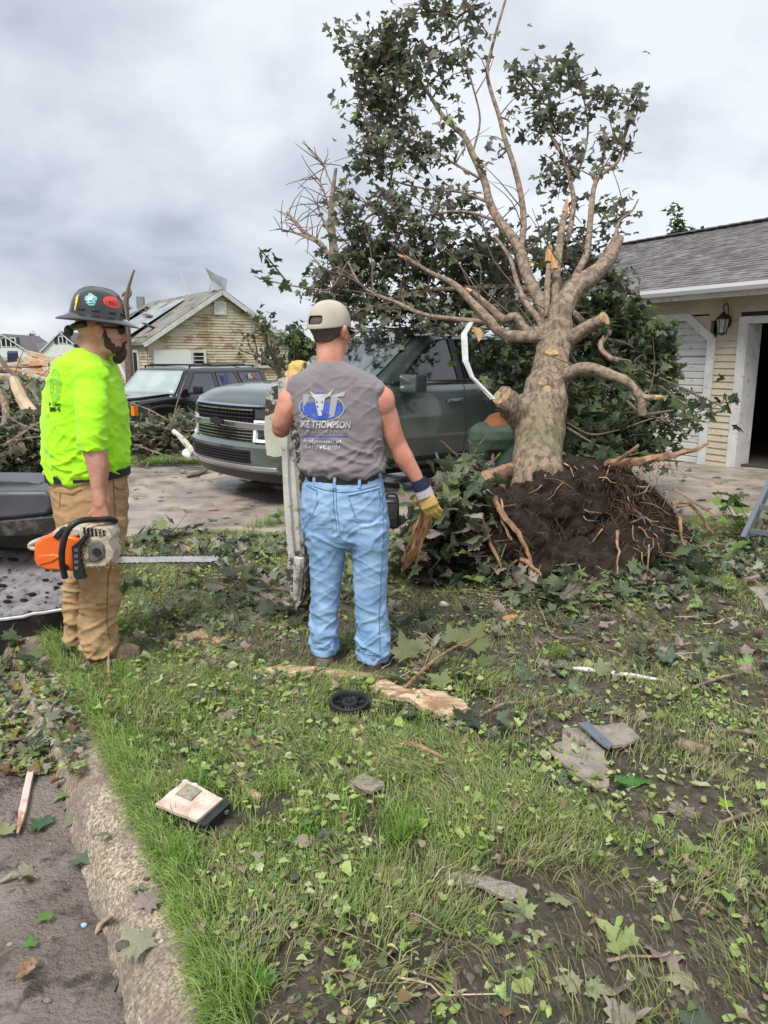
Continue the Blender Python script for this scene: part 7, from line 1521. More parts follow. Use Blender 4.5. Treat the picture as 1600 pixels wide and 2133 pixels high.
MUD = [(1300, 2040, .32, .9), (950, 2090, .16, .7), (1180, 1960, .2, .8), (1340, 1850, .12, .8), (640, 1985, .09, .8), (760, 1830, .08, .6), (1050, 1320, .6, 1.), (1300, 1310, .5, 1.), (1480, 1330, .5, .9), (880, 1290, .4, .7), (560, 1330, .3, .6), (620, 2110, .10, .6), (1480, 1960, .2, .5), (1330, 1700, .15, .5), (720, 1560, .12, .4)]
MW = [(gnd(a, b), r, w) for a, b, r, w in MUD]
def mudw(x, y): return min(1, sum(w * math.exp(-(((x - p.x) ** 2 + (y - p.y) ** 2) / (r * r))) for p, r, w in MW))
def dens(x, y):
    d = .02 + .5 * max(0, nz2(x, y, 1.1, 31)) + .55 * nz2(x, y, 3.2, 17)
    for p, r, w in LW: d += .8 * w * math.exp(-(((x - p.x) ** 2 + (y - p.y) ** 2) / (r * r)))
    d -= 1.1 * mudw(x, y)
    if 3.9 < y < 5.8 and x > .3: d -= .25
    return max(0, min(.86, d))
def scatter(n, x0, x1, y0, y1, power=1.6, thr=.0, keep=None, kmin=.03, feet=True):
    out = []
    N_ = 0
    while len(out) < n and N_ < 60 * n:
        N_ += 1; y = math.sqrt(y0 * y0 + (y1 * y1 - y0 * y0) * rg.random() ** max(1., power - .1)); x = rg.uniform(max(x0, -.62 * y - .25), min(x1, .62 * y + .25)); 
        if keep is not None and rg.random() > keep(x, y): continue
        if y < 7 and x < .8 and kerb_d(x, y) < kmin + .09 * max(0, nz2(x, y, 5, 90) + .1): continue
        if y > 6.3 and drv(x, y) > .5: continue
        if feet and any((x - p.x) ** 2 + (y - p.y) ** 2 < .017 for p in FEET): continue
        out.append((x, y, hz(x, y)))
    return np.array(out)
def blades(P, L, W, lean, col, nseg=3, dirb=None):
    n = len(P); az = rg.uniform(0, 2 * np.pi, n) if dirb is None else dirb; d = np.stack([np.cos(az), np.sin(az), np.zeros(n)], 1); s = np.stack([-np.sin(az), np.cos(az), np.zeros(n)], 1)
    tw_ = rg.normal(0, .5, n); s = s * np.cos(tw_)[:, None] + d * np.sin(tw_)[:, None]
    vs = np.zeros((n, 2 * nseg + 1, 3)); pos = P.copy(); ang = lean * .35
    for k in range(nseg):
        w = W * (1 - .55 * (k / nseg)); vs[:, 2 * k] = pos - s * w[:, None] / 2; vs[:, 2 * k + 1] = pos + s * w[:, None] / 2
        pos = pos + (d * np.sin(ang)[:, None] + np.array([0, 0, 1]) * np.cos(ang)[:, None]) * (L / nseg)[:, None]; pos[:, 2] = np.maximum(pos[:, 2], P[:, 2] + .004 + .006 * rg.random(n)); ang = ang + lean * .65 * (1.0 if k else .8)
    vs[:, -1] = pos; m = 2 * nseg + 1; T = []
    for k in range(nseg - 1): T += [(2 * k, 2 * k + 1, 2 * k + 3), (2 * k, 2 * k + 3, 2 * k + 2)]
    T.append((2 * nseg - 2, 2 * nseg - 1, 2 * nseg)); T = np.array(T); tris = (T[None] + (np.arange(n) * m)[:, None, None]).reshape(-1, 3)
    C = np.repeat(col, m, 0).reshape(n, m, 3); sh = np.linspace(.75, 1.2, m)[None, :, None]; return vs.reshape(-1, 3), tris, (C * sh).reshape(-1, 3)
acc = []
def addb(*a, **k): acc.append(blades(*a, **k))
GC = [(.25, .40, .08), (.32, .46, .12), (.17, .28, .07), (.42, .48, .19), (.38, .38, .19)]
# upright tufts, thick only where the lawn survived
FEET = [gnd(676, 1385), gnd(778, 1395), gnd(205, 1372), gnd(255, 1375), gnd(155, 1350), gnd(728, 1478), gnd(400, 1700), gnd(435, 1715)]
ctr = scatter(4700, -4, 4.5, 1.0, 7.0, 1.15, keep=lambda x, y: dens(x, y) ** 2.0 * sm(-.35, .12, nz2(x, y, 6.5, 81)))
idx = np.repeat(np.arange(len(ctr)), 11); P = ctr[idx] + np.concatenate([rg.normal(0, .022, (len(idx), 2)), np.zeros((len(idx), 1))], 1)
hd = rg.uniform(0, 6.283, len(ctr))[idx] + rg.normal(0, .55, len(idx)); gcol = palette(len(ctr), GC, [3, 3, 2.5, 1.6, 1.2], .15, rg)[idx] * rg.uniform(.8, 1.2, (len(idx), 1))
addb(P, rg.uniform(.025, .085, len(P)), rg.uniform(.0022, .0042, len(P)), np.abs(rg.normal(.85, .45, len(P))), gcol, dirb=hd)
# flattened, combed-down blades
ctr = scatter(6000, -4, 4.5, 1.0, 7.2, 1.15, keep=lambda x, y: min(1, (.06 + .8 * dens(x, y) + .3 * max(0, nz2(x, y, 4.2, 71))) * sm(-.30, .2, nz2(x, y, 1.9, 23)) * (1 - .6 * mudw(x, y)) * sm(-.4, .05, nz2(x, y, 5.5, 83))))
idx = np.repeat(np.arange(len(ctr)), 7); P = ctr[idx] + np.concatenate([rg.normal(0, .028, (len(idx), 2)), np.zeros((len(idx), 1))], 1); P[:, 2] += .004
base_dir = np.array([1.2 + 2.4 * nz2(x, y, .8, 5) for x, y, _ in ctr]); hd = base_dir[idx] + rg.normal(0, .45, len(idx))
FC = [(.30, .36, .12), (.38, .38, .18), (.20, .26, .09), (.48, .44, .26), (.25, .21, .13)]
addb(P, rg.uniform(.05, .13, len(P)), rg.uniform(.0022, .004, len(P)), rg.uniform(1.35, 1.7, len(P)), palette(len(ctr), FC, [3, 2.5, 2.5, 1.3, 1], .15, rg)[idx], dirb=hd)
# brown trodden strands pressed into the mud
ctr = scatter(1500, -3, 4.3, 1.0, 5.8, 1., keep=lambda x, y: .2 + .8 * mudw(x, y)); idx = np.repeat(np.arange(len(ctr)), 9); P = ctr[idx] + np.concatenate([rg.normal(0, .03, (len(idx), 2)), np.full((len(idx), 1), .002)], 1)
bd2 = np.array([2.3 + 2.2 * nz2(x, y, 1.1, 5) for x, y, _ in ctr]); addb(P, rg.uniform(.04, .15, len(P)), rg.uniform(.002, .0036, len(P)), rg.uniform(1.5, 1.8, len(P)), palette(len(ctr), [(.22, .21, .11), (.30, .29, .15), (.15, .13, .08), (.34, .40, .13)], [3, 2, 2.5, 1.5], .15, rg)[idx], dirb=bd2[idx] + rg.normal(0, .35, len(idx)))
# tall fringe along the kerb and special bright tufts
fr = []
for i in range(1500):
    j = rg.integers(1, 8); a, bq = KE[j], KE[j + 1]; t = rg.random(); p = a.lerp(bq, t); nl = left_of(p, a, bq); p = p - nl * abs(rg.normal(0, .05)); fr.append((p.x, p.y, hz(p.x, p.y)))
fr = np.array(fr); idx = np.repeat(np.arange(len(fr)), 6); P = fr[idx] + np.concatenate([rg.normal(0, .015, (len(idx), 2)), np.zeros((len(idx), 1))], 1)
hd = rg.uniform(2.2, 4.6, len(fr))[idx] + rg.normal(0, .6, len(idx)); addb(P, rg.uniform(.05, .12, len(P)), rg.uniform(.0025, .0045, len(P)), np.abs(rg.normal(1.0, .4, len(P))), palette(len(fr), GC, [3, 3, 3, 1, 1], .15, rg)[idx], dirb=hd)
for px, py, n, L_ in ((405, 1655, 60, .16), (860, 1745, 70, .13), (830, 1770, 60, .12), (370, 1800, 70, .13), (400, 1820, 60, .12), (1010, 1660, 40, .09), (560, 1095, 80, .14), (530, 1100, 60, .13), (590, 1075, 60, .14), (140, 1290, 60, .16), (110, 1310, 50, .15), (1510, 1225, 90, .12), (640, 1760, 60, .11), (1160, 1370, 60, .10), (250, 1420, 60, .12), (520, 2080, 60, .12), (750, 1700, 50, .1)):
    c = gnd(px, py); P = np.array([(c.x, c.y, c.z)]) + np.concatenate([rg.normal(0, .028 * (1 + (c.y > 5) * .8), (n, 2)), np.zeros((n, 1))], 1); addb(P, rg.uniform(.6, 1, n) * L_, rg.uniform(.003, .005, n), np.abs(rg.normal(.5, .3, n)), palette(n, [(.16, .33, .05), (.22, .38, .07)], [1, 1], .15, rg))
# grass beyond the driveway
P = np.stack([rg.uniform(-7, -2, 5000), rg.uniform(11.0, 12.6, 5000), np.zeros(5000)], 1); P[:, 2] = [hz(x, y) for x, y in P[:, :2]]
addb(P, rg.uniform(.04, .11, 5000), rg.uniform(.008, .014, 5000), np.abs(rg.normal(.6, .3, 5000)), palette(5000, GC, [3, 3, 2, 1, .5], .15, rg), nseg=2)
off = 0; Vv, Tt, Cc = [], [], []
for v, t, c in acc: Vv.append(v); Tt.append(t + off); Cc.append(c); off += len(v)
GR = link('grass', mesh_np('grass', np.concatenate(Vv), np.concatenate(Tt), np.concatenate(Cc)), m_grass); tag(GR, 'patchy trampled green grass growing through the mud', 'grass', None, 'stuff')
# torn leaf scraps
def scraps_tpl(): return np.array([(0, -.5), (.4, -.2), (.45, .35), (.05, .55), (-.4, .3), (-.35, -.3)]) , None
def torn_tpl(k):
    r = random.Random(500 + k); n = r.choice((6, 7, 9, 11)); ax_ = r.uniform(.35, 1.); pts = []
    for i in range(n):
        a = 2 * math.pi * (i + r.uniform(-.3, .3)) / n; q = r.uniform(.28, .62) if i % 2 else r.uniform(.4, .7); pts.append((math.cos(a) * q * ax_, math.sin(a) * q))
    return np.array([(0, 0)] + pts), np.array([(0, 1 + i, 1 + (i + 1) % n) for i in range(n)])
TT = [torn_tpl(k) for k in range(14)]
SC = [(.44, .54, .18), (.32, .43, .13), (.54, .58, .32), (.17, .24, .08), (.38, .31, .22), (.14, .17, .11), (.26, .16, .10)]
def kf(x, y): return (.25 + .75 * sm(-.2, .25, nz2(x, y, 2.3, 40))) * (1 - .6 * mudw(x, y)) * (1 - .15 * min(1, dens(x, y)))
P = scatter(23000, -4, 4.6, 1.0, 6.9, 1.0, keep=kf); n = len(P); P[:, 2] += rg.uniform(.004, .03, n) + np.array([.028 * dens(a_, b_) for a_, b_ in P[:, :2]])
acc2 = []; off2 = 0
for k in range(15):
    q_ = P[k::15]; nq = len(q_); sz = rg.uniform(.010, .036, nq) * (1 + .6 * (rg.random(nq) < .12)) * (1.25 if k == 14 else 1.); v, t, c = leaves_np(q_, rand_rot(nq, .42, rg), sz, palette(nq, SC, [3.2, 3, 1.8, 2.4, 1.3, 1.6, .8], .22, rg), TT[k] if k < 14 else LHI, 1.4, rg); acc2.append((v, t + off2, c)); off2 += len(v)
v, t, c = [np.concatenate([a[i] for a in acc2]) for i in range(3)]; o = link('leaf_scraps', mesh_np('leaf_scraps', v, t, c), m_leaf); tag(o, 'shredded green leaf scraps strewn over the lawn', 'leaf litter', None, 'stuff')
# small mud clods and pebbles
mb = MB(); P = scatter(3400, -3, 4, 1.0, 5.4, 1.1, keep=lambda x, y: (1 - .95 * dens(x, y)) * (.25 + .75 * mudw(x, y)))
for x, y, z in P:
    s = min(.016, abs(rg.normal(0, .006)) + .003); mb.ell((x, y, z + s * .1), (s * rg.uniform(.8, 1.8), s, s * .6), Matrix.Rotation(rg.uniform(0, 3), 3, 'Z'), 7, 5)
for i_, p_ in enumerate(mb.v): mb.v[i_] = tuple(V(p_) + noise.noise_vector(V(p_) * 110) * .006)
o = mb.build('mud_clods', mat('wet_mud_crumbs', (.17, .138, .115), (.075, .06, .05), scale=30, rough=.7), None, True); tag(o, 'dark crumbs of mud on the bare ground', 'mud', None, 'stuff')
mb = MB()
for _ in range(260):
    y = rg.uniform(1.2, 4); x = rg.uniform(-.62 * y - .2, -.2); k = kerb_d(x, y)
    if k > -.24 : continue
    s = rg.uniform(.002, .009); mb.ell((x, y, gtop(x, y) + s * .3), (s * 1.3, s, s * .7), n=6, m=4)
o = mb.build('road_pebbles', mat('mixed_pebbles', (.30, .25, .20), (.14, .12, .10), scale=30, rough=.8)); tag(o, 'pebbles and grit embedded in the road mud', 'pebbles', None, 'stuff')
# whole maple leaves: each its own object, largest in view first
LF = [(.20, .25, .14), (.33, .36, .24), (.42, .40, .30), (.13, .18, .12), (.40, .31, .27), (.32, .42, .16)]
LVG = leaf_variants(LF, [3, 2.4, 2, 2.2, 1.3, 1.2], 22, 1.0, 'fallen_maple_leaf')
LFN = {}
def look_of(me):
    c = me.color_attributes['Col'].data[0].color; r, g, b_ = c[0], c[1], c[2]; v = (r + g + b_) / 3
    if r > g * 1.12: return 'brownish pink'
    if g > 1.25 * r and v > .24: return 'lime green'
    return 'pale grey green' if v > .30 else ('light olive' if v > .21 else ('dull green' if v > .155 else 'dark green'))
MARKS = [(395, 1690, 'by the muddy folder'), (728, 1478, 'near the black plastic hub'), (1230, 1590, 'around the torn shingles'), (910, 1590, 'around the forked stick'), (430, 1340, 'around the pale fibre board'), (200, 1390, 'by the tan boots'), (720, 1385, 'by the boots of the man in jeans'), (870, 1475, 'by the yellow torn wood'), (1010, 1850, 'by the gravelly mat strip'), (1445, 1575, 'beside the short bark log'), (1280, 1410, 'along the red and white lath'), (60, 1660, 'on the road by the pink lath'), (80, 2000, 'on the road mud at lower left'), (620, 1280, 'at the foot of the broken wall'), (1150, 1290, 'on the mud before the root plate'), (1500, 1300, 'in the loose soil at far right'), (1450, 2000, 'in the lower right corner of the lawn'), (650, 2000, 'at the bottom middle of the lawn'), (1500, 1800, 'on the right side of the lower lawn'), (340, 1180, 'on the grass under the chainsaw bar'), (430, 1030, 'on the muddy driveway'), (1480, 1050, 'on the driveway near the garage'), (560, 1520, 'in the thick grass left of centre'), (620, 1760, 'in the grass right of the folder'), (960, 1700, 'in the middle of the lower lawn'), (1320, 1740, 'on the lawn below the shingles')]
MARKS = [(gnd(a, b), c) for a, b, c in MARKS]
def place_of(p): return min(MARKS, key=lambda q: (q[0] - p).length)[1]
def lay_leaf(p, s, me, tilt=.35, lab=None, up_=.012):
    o = bpy.data.objects.new('fallen_maple_leaf', me); COL.objects.link(o); o.location = p + V((0, 0, up_)); o.rotation_euler = (random.gauss(0, tilt), random.gauss(0, tilt), random.uniform(0, 6.28)); o.scale = (s, s, s)
    tag(o, lab or '%s %s maple leaf lying %s' % ('small' if s < .08 else ('large' if s > .105 else 'middling'), look_of(me), place_of(p)), 'leaf', None if lab else 'fallen maple leaves scattered on the lawn'); return o
P = scatter(215, -3.4, 3.8, 1.25, 5.6, 1.25, keep=lambda x, y: .25 + .75 * sm(.0, .4, nz2(x, y, 1.2, 60) + .25))
for q in P: lay_leaf(V(q), random.uniform(.06, .12), random.choice(LVG))
for _ in range(30):
    y = rg.uniform(1.6, 4.2); x = rg.uniform(-.62 * y - .2, -.4); 
    if kerb_d(x, y) < .0: lay_leaf(V((x, y, gtop(x, y))), random.uniform(.05, .11), random.choice(LVG), .2)
for _ in range(34):
    p = gnd(rg.uniform(270, 620), rg.uniform(960, 1090)) if _ % 2 else gnd(rg.uniform(1380, 1600), rg.uniform(985, 1100)); lay_leaf(p, random.uniform(.07, .12), random.choice(LVG), .25)
for q in scatter(2600, -3.4, 4.2, 1.9, 6.4, 1.1, keep=lambda x, y: sm(-.05, .45, nz2(x, y, .9, 63) + (.25 if y > 3.3 else 0)))[:0]: pass
P = scatter(2000, -3.4, 4.2, 2.2, 6.4, 1.0, keep=lambda x, y: sm(-.05, .45, nz2(x, y, 1.4, 63) + (.22 if y > 3.4 else -.25)) * (1 - .9 * min(1, dens(x, y))) * (1 - .8 * mudw(x, y))); n = len(P); P[:, 2] += rg.uniform(.008, .05, n)
leaf_stuff('leaf_litter', P, rand_rot(n, .55, rg), rg.uniform(.04, .11, n), palette(n, LF + [(.075, .09, .06)], [3, 2, 1.6, 2.6, 1.2, .8, 2], .2, rg), LHI, None, 1.5); tag(bpy.data.objects['leaf_litter'], 'layer of wilted maple leaves between the men and the root plate', 'leaf litter', None, 'stuff')
def big_leaf(px, py, s, col, lab, rx=.2, ry=.0, rz=0., up_=.02, curl=.7):
    v, t, c = leaves_np(np.zeros((1, 3)), np.eye(3)[None], np.ones(1), np.array([col]), LHI, curl); me = mesh_np('maple_leaf', v, t, c); me.materials.append(m_leaf)
    o = bpy.data.objects.new('maple_leaf', me); COL.objects.link(o); o.location = gnd(px, py, up_); o.scale = (s, s, s); o.rotation_euler = (rx, ry, rz); tag(o, lab, 'leaf'); return o
GY = (.30, .36, .20)
big_leaf(1088, 1905, .075, (.36, .42, .19), 'upright pale green maple leaf beside the strip of aggregate mat', .9, .1, .2); big_leaf(1165, 1885, .07, (.38, .43, .22), 'pointed pale maple leaf right of the upright pale leaf', .2, .2, 1.9)
big_leaf(1190, 2060, .07, (.42, .44, .26), 'pale leaf overlapping another pale leaf near the bottom, left of the pair', .1, 0, 1.2); big_leaf(1240, 2075, .07, (.36, .40, .22), 'pale leaf of the bottom pair, the right one with ragged tip', .15, 0, -1.9)
big_leaf(1420, 2050, .09, (.46, .46, .27), 'long yellowish leaf lying flat near the bottom right corner', .1, .1, 1.6); big_leaf(800, 1840, .075, (.38, .30, .20), 'dry tan maple leaf left of the aggregate mat', .2, .1, .4)
big_leaf(1140, 1495, .0, GY, 'x') if False else None
big_leaf(1285, 1497, .085, (.42, .42, .28), 'ragged light leaf lying just above the torn shingle pieces', .1, 0, 1.5); big_leaf(1380, 1360, .13, (.13, .19, .14), 'large blue green leaf on the mud right of centre', .2, .1, .4); big_leaf(1325, 1690 - 300, .11, (.14, .20, .15), 'blue green curled leaf above the white lath', .3, .1, 2.)
big_leaf(1300, 1640, .075, (.10, .26, .06), 'deep green leaf at the lower corner of the torn shingle, left one', .1, .1, .4); big_leaf(1335, 1635, .07, (.11, .28, .07), 'deep green leaf at the lower corner of the torn shingle, right one', .1, .1, 2.4)
big_leaf(1510, 1685, .06, (.30, .52, .06), 'bright lime leaf at the right side of the lawn', .2, 0, .3); big_leaf(1160, 1700, .05, (.24, .50, .06), 'bright lime heart shaped leaf among the grass, centre right', .2, 0, .1); big_leaf(1130, 1400 + 35, .0, GY, 'x') if False else None
big_leaf(1255, 1415, .10, (.26, .30, .16), 'olive maple leaf propped on the red and white lath', .8, .1, .2, .05)
big_leaf(135, 1665, .07, (.30, .42, .14), 'light green leaf on the gutter mud above the wet track', .2, .2, 2.5); big_leaf(85, 1725, .085, (.10, .19, .10), 'dark green leaf flat in the road mud at left', .1, .1, 1.1); big_leaf(10, 1740, .08, (.36, .38, .20), 'yellow green leaf at the left edge of the road', .1, .1, .5)
big_leaf(95, 1920, .05, (.16, .34, .08), 'small fresh leaf with stalk lying in the road mud', .1, .1, 2.5); big_leaf(65, 1975, .04, (.14, .34, .07), 'tiny bright green leaf on the road', .1, .2, .5)
big_leaf(555, 2058, .06, (.13, .34, .07), 'glossy green rounded leaf at the lower left of the grass', .2, .2, .9)
# leafy branch lying right of the boots
LB = empty('fallen_leafy_branch', gnd(900, 1400), 0, 'fallen maple branch with large olive leaves right of the grey clad man\'s boots', 'branch')
m = MB(); m.tube(catmull([gnd(830, 1460, .03), gnd(880, 1420, .06), gnd(930, 1395, .10), gnd(990, 1375, .13)], 4), interp(None, [.010, .005], 13), 6); m.tube(catmull([gnd(880, 1420, .06), gnd(900, 1380, .12), gnd(860, 1375, .16)], 3), .004, 5); m.build('stem', m_root, LB, True, wc=True)
for (px, py, s, l, rx_a, rz_a, col) in ((845, 1390, .15, .10, .9, .3, (.20, .22, .10)), (985, 1372, .17, .12, .75, -.5, (.17, .20, .07)), (900, 1405, .11, .08, .5, 1.2, (.22, .25, .13)), (930, 1390, .12, .07, .6, 2.2, (.26, .27, .18)), (960, 1425, .13, .05, .5, 2.8, (.15, .22, .05)), (880, 1430, .10, .05, .3, 2.9, (.22, .26, .14)), (1000, 1450, .12, .04, .4, 3.3, (.13, .21, .04)), (915, 1440, .11, .05, .4, .9, (.24, .30, .12)), (870, 1375, .12, .09, .7, 5.6, (.25, .26, .17)), (940, 1365, .11, .1, .7, .1, (.20, .23, .11)), (825, 1430, .11, .04, .4, 1.9, (.20, .24, .12)), (1010, 1400, .11, .06, .4, 4.9, (.16, .20, .08)), (820, 1485, .10, .03, .3, 3.0, (.08, .12, .07)), (845, 1500, .11, .03, .3, 4.0, (.09, .14, .08))):
    v, t, c = leaves_np(np.zeros((1, 3)), np.eye(3)[None], np.ones(1), np.array([col]), LHI, .6); me = mesh_np('leaf', v, t, c); o = link('leaf', me, m_leaf); p = gnd(px, py, l); o.parent = LB; o.location = p - LB.location; o.rotation_euler = (rx_a, random.uniform(-.3, .3), rz_a); o.scale = (s, s, s)
def leafy(label, cx, cy, n, spread, smin, smax, pal, wts, hmax, seed):
    r = random.Random(seed); root = empty('leafy_sprig', gnd(cx, cy), 0, label, 'sprig'); m = MB(); rq = np.random.default_rng(seed); cols = palette(n, pal, wts, rng=rq)
    for k in range(n):
        p = gnd(cx + r.gauss(0, spread), cy + r.gauss(0, spread * .35), r.uniform(.02, hmax)); m.tube([gnd(cx + r.gauss(0, spread * .3), cy, .01), p], [.004, .002], 4)
        v, t, c = leaves_np(np.zeros((1, 3)), np.eye(3)[None], np.ones(1), cols[k:k + 1], LHI, .7, rq); o = link('leaf', mesh_np('leaf', v, t, c), m_leaf); o.parent = root; o.location = p - root.location; o.rotation_euler = (r.uniform(.0, .9), r.uniform(-.5, .5), r.uniform(0, 6.28)); s = r.uniform(smin, smax); o.scale = (s, s, s)
    o = m.build('stems', m_twig, root, True, wc=True); o['kind'] = 'stuff'
leafy('bright green maple sprig at the right edge beside the ladder', 1560, 1130, 34, 45, .10, .16, GRN[:] + [(.16, .30, .07)], [2, 3, 1, 3, 1, 3], .42, 61)
leafy('low maple sprig in front of the right side of the root plate', 1440, 1190, 26, 45, .09, .14, GRN + [(.14, .25, .07)], [2, 3, 1, 2, 1, 2], .25, 62)
leafy('wilted leaves under the hanging timber by the gloved hand', 900, 1180, 26, 36, .09, .14, LIT, [2, 2, 3, 2, 1, .4], .35, 63)
leafy('clump of curled brown leaves beside the chainsaw bar', 350, 1125, 26, 42, .09, .15, LIT, [2, 2, 2, 2, 2, .5], .16, 64)
leafy('heap of wilted leaves left of the broken wall foot', 520, 1240, 28, 50, .08, .14, LIT, [3, 2, 2, 2, 2, .5], .14, 65)
leafy('dark leaf clump in the gutter at the left edge', 30, 1400, 18, 26, .07, .11, GRN, GRNW, .12, 66)
leafy('green leaves lying in the gutter beside the lath', 60, 1560, 16, 38, .06, .10, GRN + LF, [1] * 11, .06, 67)
leafy('leaf clump at the foot of the broken wall', 600, 1290, 20, 34, .08, .14, LIT, [3, 2, 2, 1, 3, .5], .12, 68)

qs = [gnd(rg.uniform(-20, 170), rg.uniform(1400, 1620)) for _ in range(600)]; P = np.array([(q.x, q.y, q.z + rg.uniform(.01, .05)) for q in qs]); n = len(P)
v, t, c = leaves_np(P, rand_rot(n, .5, rg), rg.uniform(.015, .06, n), palette(n, SC + LF + [(.28, .27, .05)], [1] * 14, .2, rg), LHI, 1.1, rg); tag(link('gutter_litter', mesh_np('gutter_litter', v, t, c), m_leaf), 'shredded leaves and moss drifted over the kerb and gutter', 'leaf litter', None, 'stuff')
# named debris
splinter('split_board', [gnd(520, 1408, .02), gnd(600, 1410, .035), gnd(700, 1414, .03), gnd(790, 1420, .02)], .085, .03, m_fiber, 'long split board lying across the grass in front of the boots', 'board')
splinter('split_board', [gnd(480, 1446, .02), gnd(550, 1440, .02), gnd(615, 1436, .02)], .035, .02, m_fiber, 'thin pale splinter left of the long split board', 'board')
def chunk(poly, th, mt, label, cat, name, jag=.008, lift=.015, sub=3):
    pts = []
    for i in range(len(poly)):
        a, c = gnd(*poly[i]), gnd(*poly[(i + 1) % len(poly)])
        for j in range(sub): q = a.lerp(c, j / sub); pts.append(q + V((random.uniform(-jag, jag), random.uniform(-jag, jag), lift)))
    n = len(pts); ctr = sum(pts, V((0, 0, 0))) / n; ctr.z += th * .5; m = MB(); top_ = [p + V((0, 0, th + random.uniform(0, th * .4))) for p in pts]; mid = [p.lerp(ctr, .45) + V((0, 0, th * 1.2 + random.uniform(-.3, .8) * th)) for p in pts]
    m.add(pts + top_ + mid + [ctr + V((0, 0, th))], [(i, (i + 1) % n, n + (i + 1) % n, n + i) for i in range(n)] + [(n + i, n + (i + 1) % n, 2 * n + (i + 1) % n, 2 * n + i) for i in range(n)] + [(2 * n + i, 2 * n + (i + 1) % n, 3 * n) for i in range(n)]); return tag(m.build(name, mt, None, True, ang=35), label, cat)
chunk([(770, 1440), (800, 1430), (840, 1452), (900, 1450), (960, 1470), (975, 1488), (940, 1508), (900, 1500), (850, 1470), (790, 1455)], .02, m_fiber, 'broad slab of bright yellow torn wood right of the black wheel', 'wood', 'torn_wood_slab')
chunk([(860, 1452), (900, 1470), (930, 1500), (905, 1498), (870, 1478)], .025, m_fiber, 'reddish ridge of torn wood on the yellow slab', 'wood', 'torn_wood_slab')
m_osb = mat('pale_fibre_board', (.56, .40, .26), (.42, .27, .17), scale=22, rough=.9, bump=.4, bscale=80, dirt=(.22, .15, .10), dscale=12, damt=.35)
chunk([(358, 1350), (372, 1330), (420, 1318), (462, 1320), (478, 1335), (455, 1350), (420, 1345), (410, 1362), (372, 1362)], .012, m_osb, 'pale ragged fibre board scrap on the grass right of the tan boots', 'board', 'board_scrap')
m_shg = mat('brown_grey_shingle', (.33, .28, .235), (.22, .195, .175), scale=14, rough=.95, bump=.5, bscale=200, dirt=(.30, .27, .22), dscale=9, damt=.35)
chunk([(1134, 1566), (1172, 1556), (1172, 1530), (1200, 1526), (1262, 1575), (1258, 1585), (1270, 1650), (1240, 1654), (1180, 1610)], .008, m_shg, 'large torn brown asphalt shingle lying on the right of the lawn', 'shingle', 'torn_shingle', .004)
chunk([(1204, 1528), (1250, 1530), (1300, 1524), (1334, 1556), (1300, 1570), (1272, 1574), (1262, 1572)], .010, m_shg, 'smaller torn shingle overlapping the large one on its upper right', 'shingle', 'torn_shingle', .004, .03)
chunk([(1203, 1530), (1222, 1526), (1274, 1575), (1268, 1584), (1256, 1578)], .008, mat('blue_grey_slate_strip', (.13, .15, .17), rough=.6), 'narrow blue grey strip lying on the torn shingles', 'strip', 'slate_strip', .002, .045)
chunk([(725, 1640), (760, 1625), (800, 1640), (795, 1655), (770, 1665), (730, 1658)], .012, m_shg, 'grey shingle flake in the grass below the forked stick', 'shingle', 'shingle_flake')
chunk([(510, 1420), (530, 1412), (580, 1414), (575, 1430), (520, 1436)], .012, mat('dark_slate_scrap', (.07, .068, .07), rough=.8), 'dark slate scrap at the left end of the long split board', 'slate', 'slate_scrap')
chunk([(928, 1832), (945, 1826), (1000, 1836), (1060, 1852), (1098, 1866), (1095, 1884), (1060, 1888), (1000, 1862), (935, 1848)], .008, mat('aggregate_mat', (.42, .37, .32), (.24, .21, .18), scale=120, rough=.9, bump=1., bscale=160), 'narrow strip of grey gravelly mat half sunk in the lower lawn', 'strip', 'aggregate_strip', .004)
chunk([(1560, 1235), (1600, 1232), (1640, 1260), (1620, 1300), (1595, 1280)], .02, m_shg, 'dark sheet corner in the loose soil at the right edge', 'sheet', 'roofing_sheet')
chunk([(500, 1640), (520, 1660), (545, 1668), (540, 1678), (512, 1665)], .01, m_osb, 'small brown bark flake left of the grey shingle flake', 'bark', 'bark_flake')
splinter('painted_lath', [gnd(1172, 1402, .03), gnd(1230, 1408, .035), gnd(1300, 1416, .03), gnd(1390, 1426, .02)], .026, .014, mat('red_and_white_paint', (.72, .68, .66), (.40, .15, .09), scale=7, rough=.7, lo=.56, hi=.62), 'red and white painted lath lying on the mud at right', 'lath', jag=.15)
splinter('painted_lath', [gnd(72, 1580, .02), gnd(60, 1640, .02), gnd(48, 1700, .02), gnd(38, 1745, .02)], .026, .014, mat('pink_white_paint', (.62, .50, .46), (.42, .20, .13), scale=9, rough=.7, lo=.52, hi=.62), 'long pink and white splintered lath in the gutter at left', 'lath', jag=.15)
splinter('flat_stick', [gnd(980, 1520, .03), gnd(966, 1560, .03), gnd(952, 1595, .02), gnd(940, 1628, .015)], .022, .010, m_root, 'flat brown sliver crossing the forked stick', 'stick')
FS = empty('forked_stick', gnd(910, 1590), 0, 'peeled knobbly forked stick lying on the middle of the lawn', 'stick')
m = MB(); m.tube(catmull([gnd(808, 1556, .025), gnd(850, 1562, .03), (gnd(890, 1580, .035)), gnd(930, 1598, .03), gnd(938, 1612, .02)], 4), interp(None, [.009, .011, .009], 17), 8, wob=.4); m.build('stem', m_root, FS, True, wc=True)
m = MB(); m.tube(catmull([gnd(925, 1597, .03), gnd(960, 1592, .03), gnd(990, 1588, .035), gnd(1006, 1582, .03)], 4), interp(None, [.009, .007], 13), 8, wob=.4); m.build('fork', m_root, FS, True, wc=True)
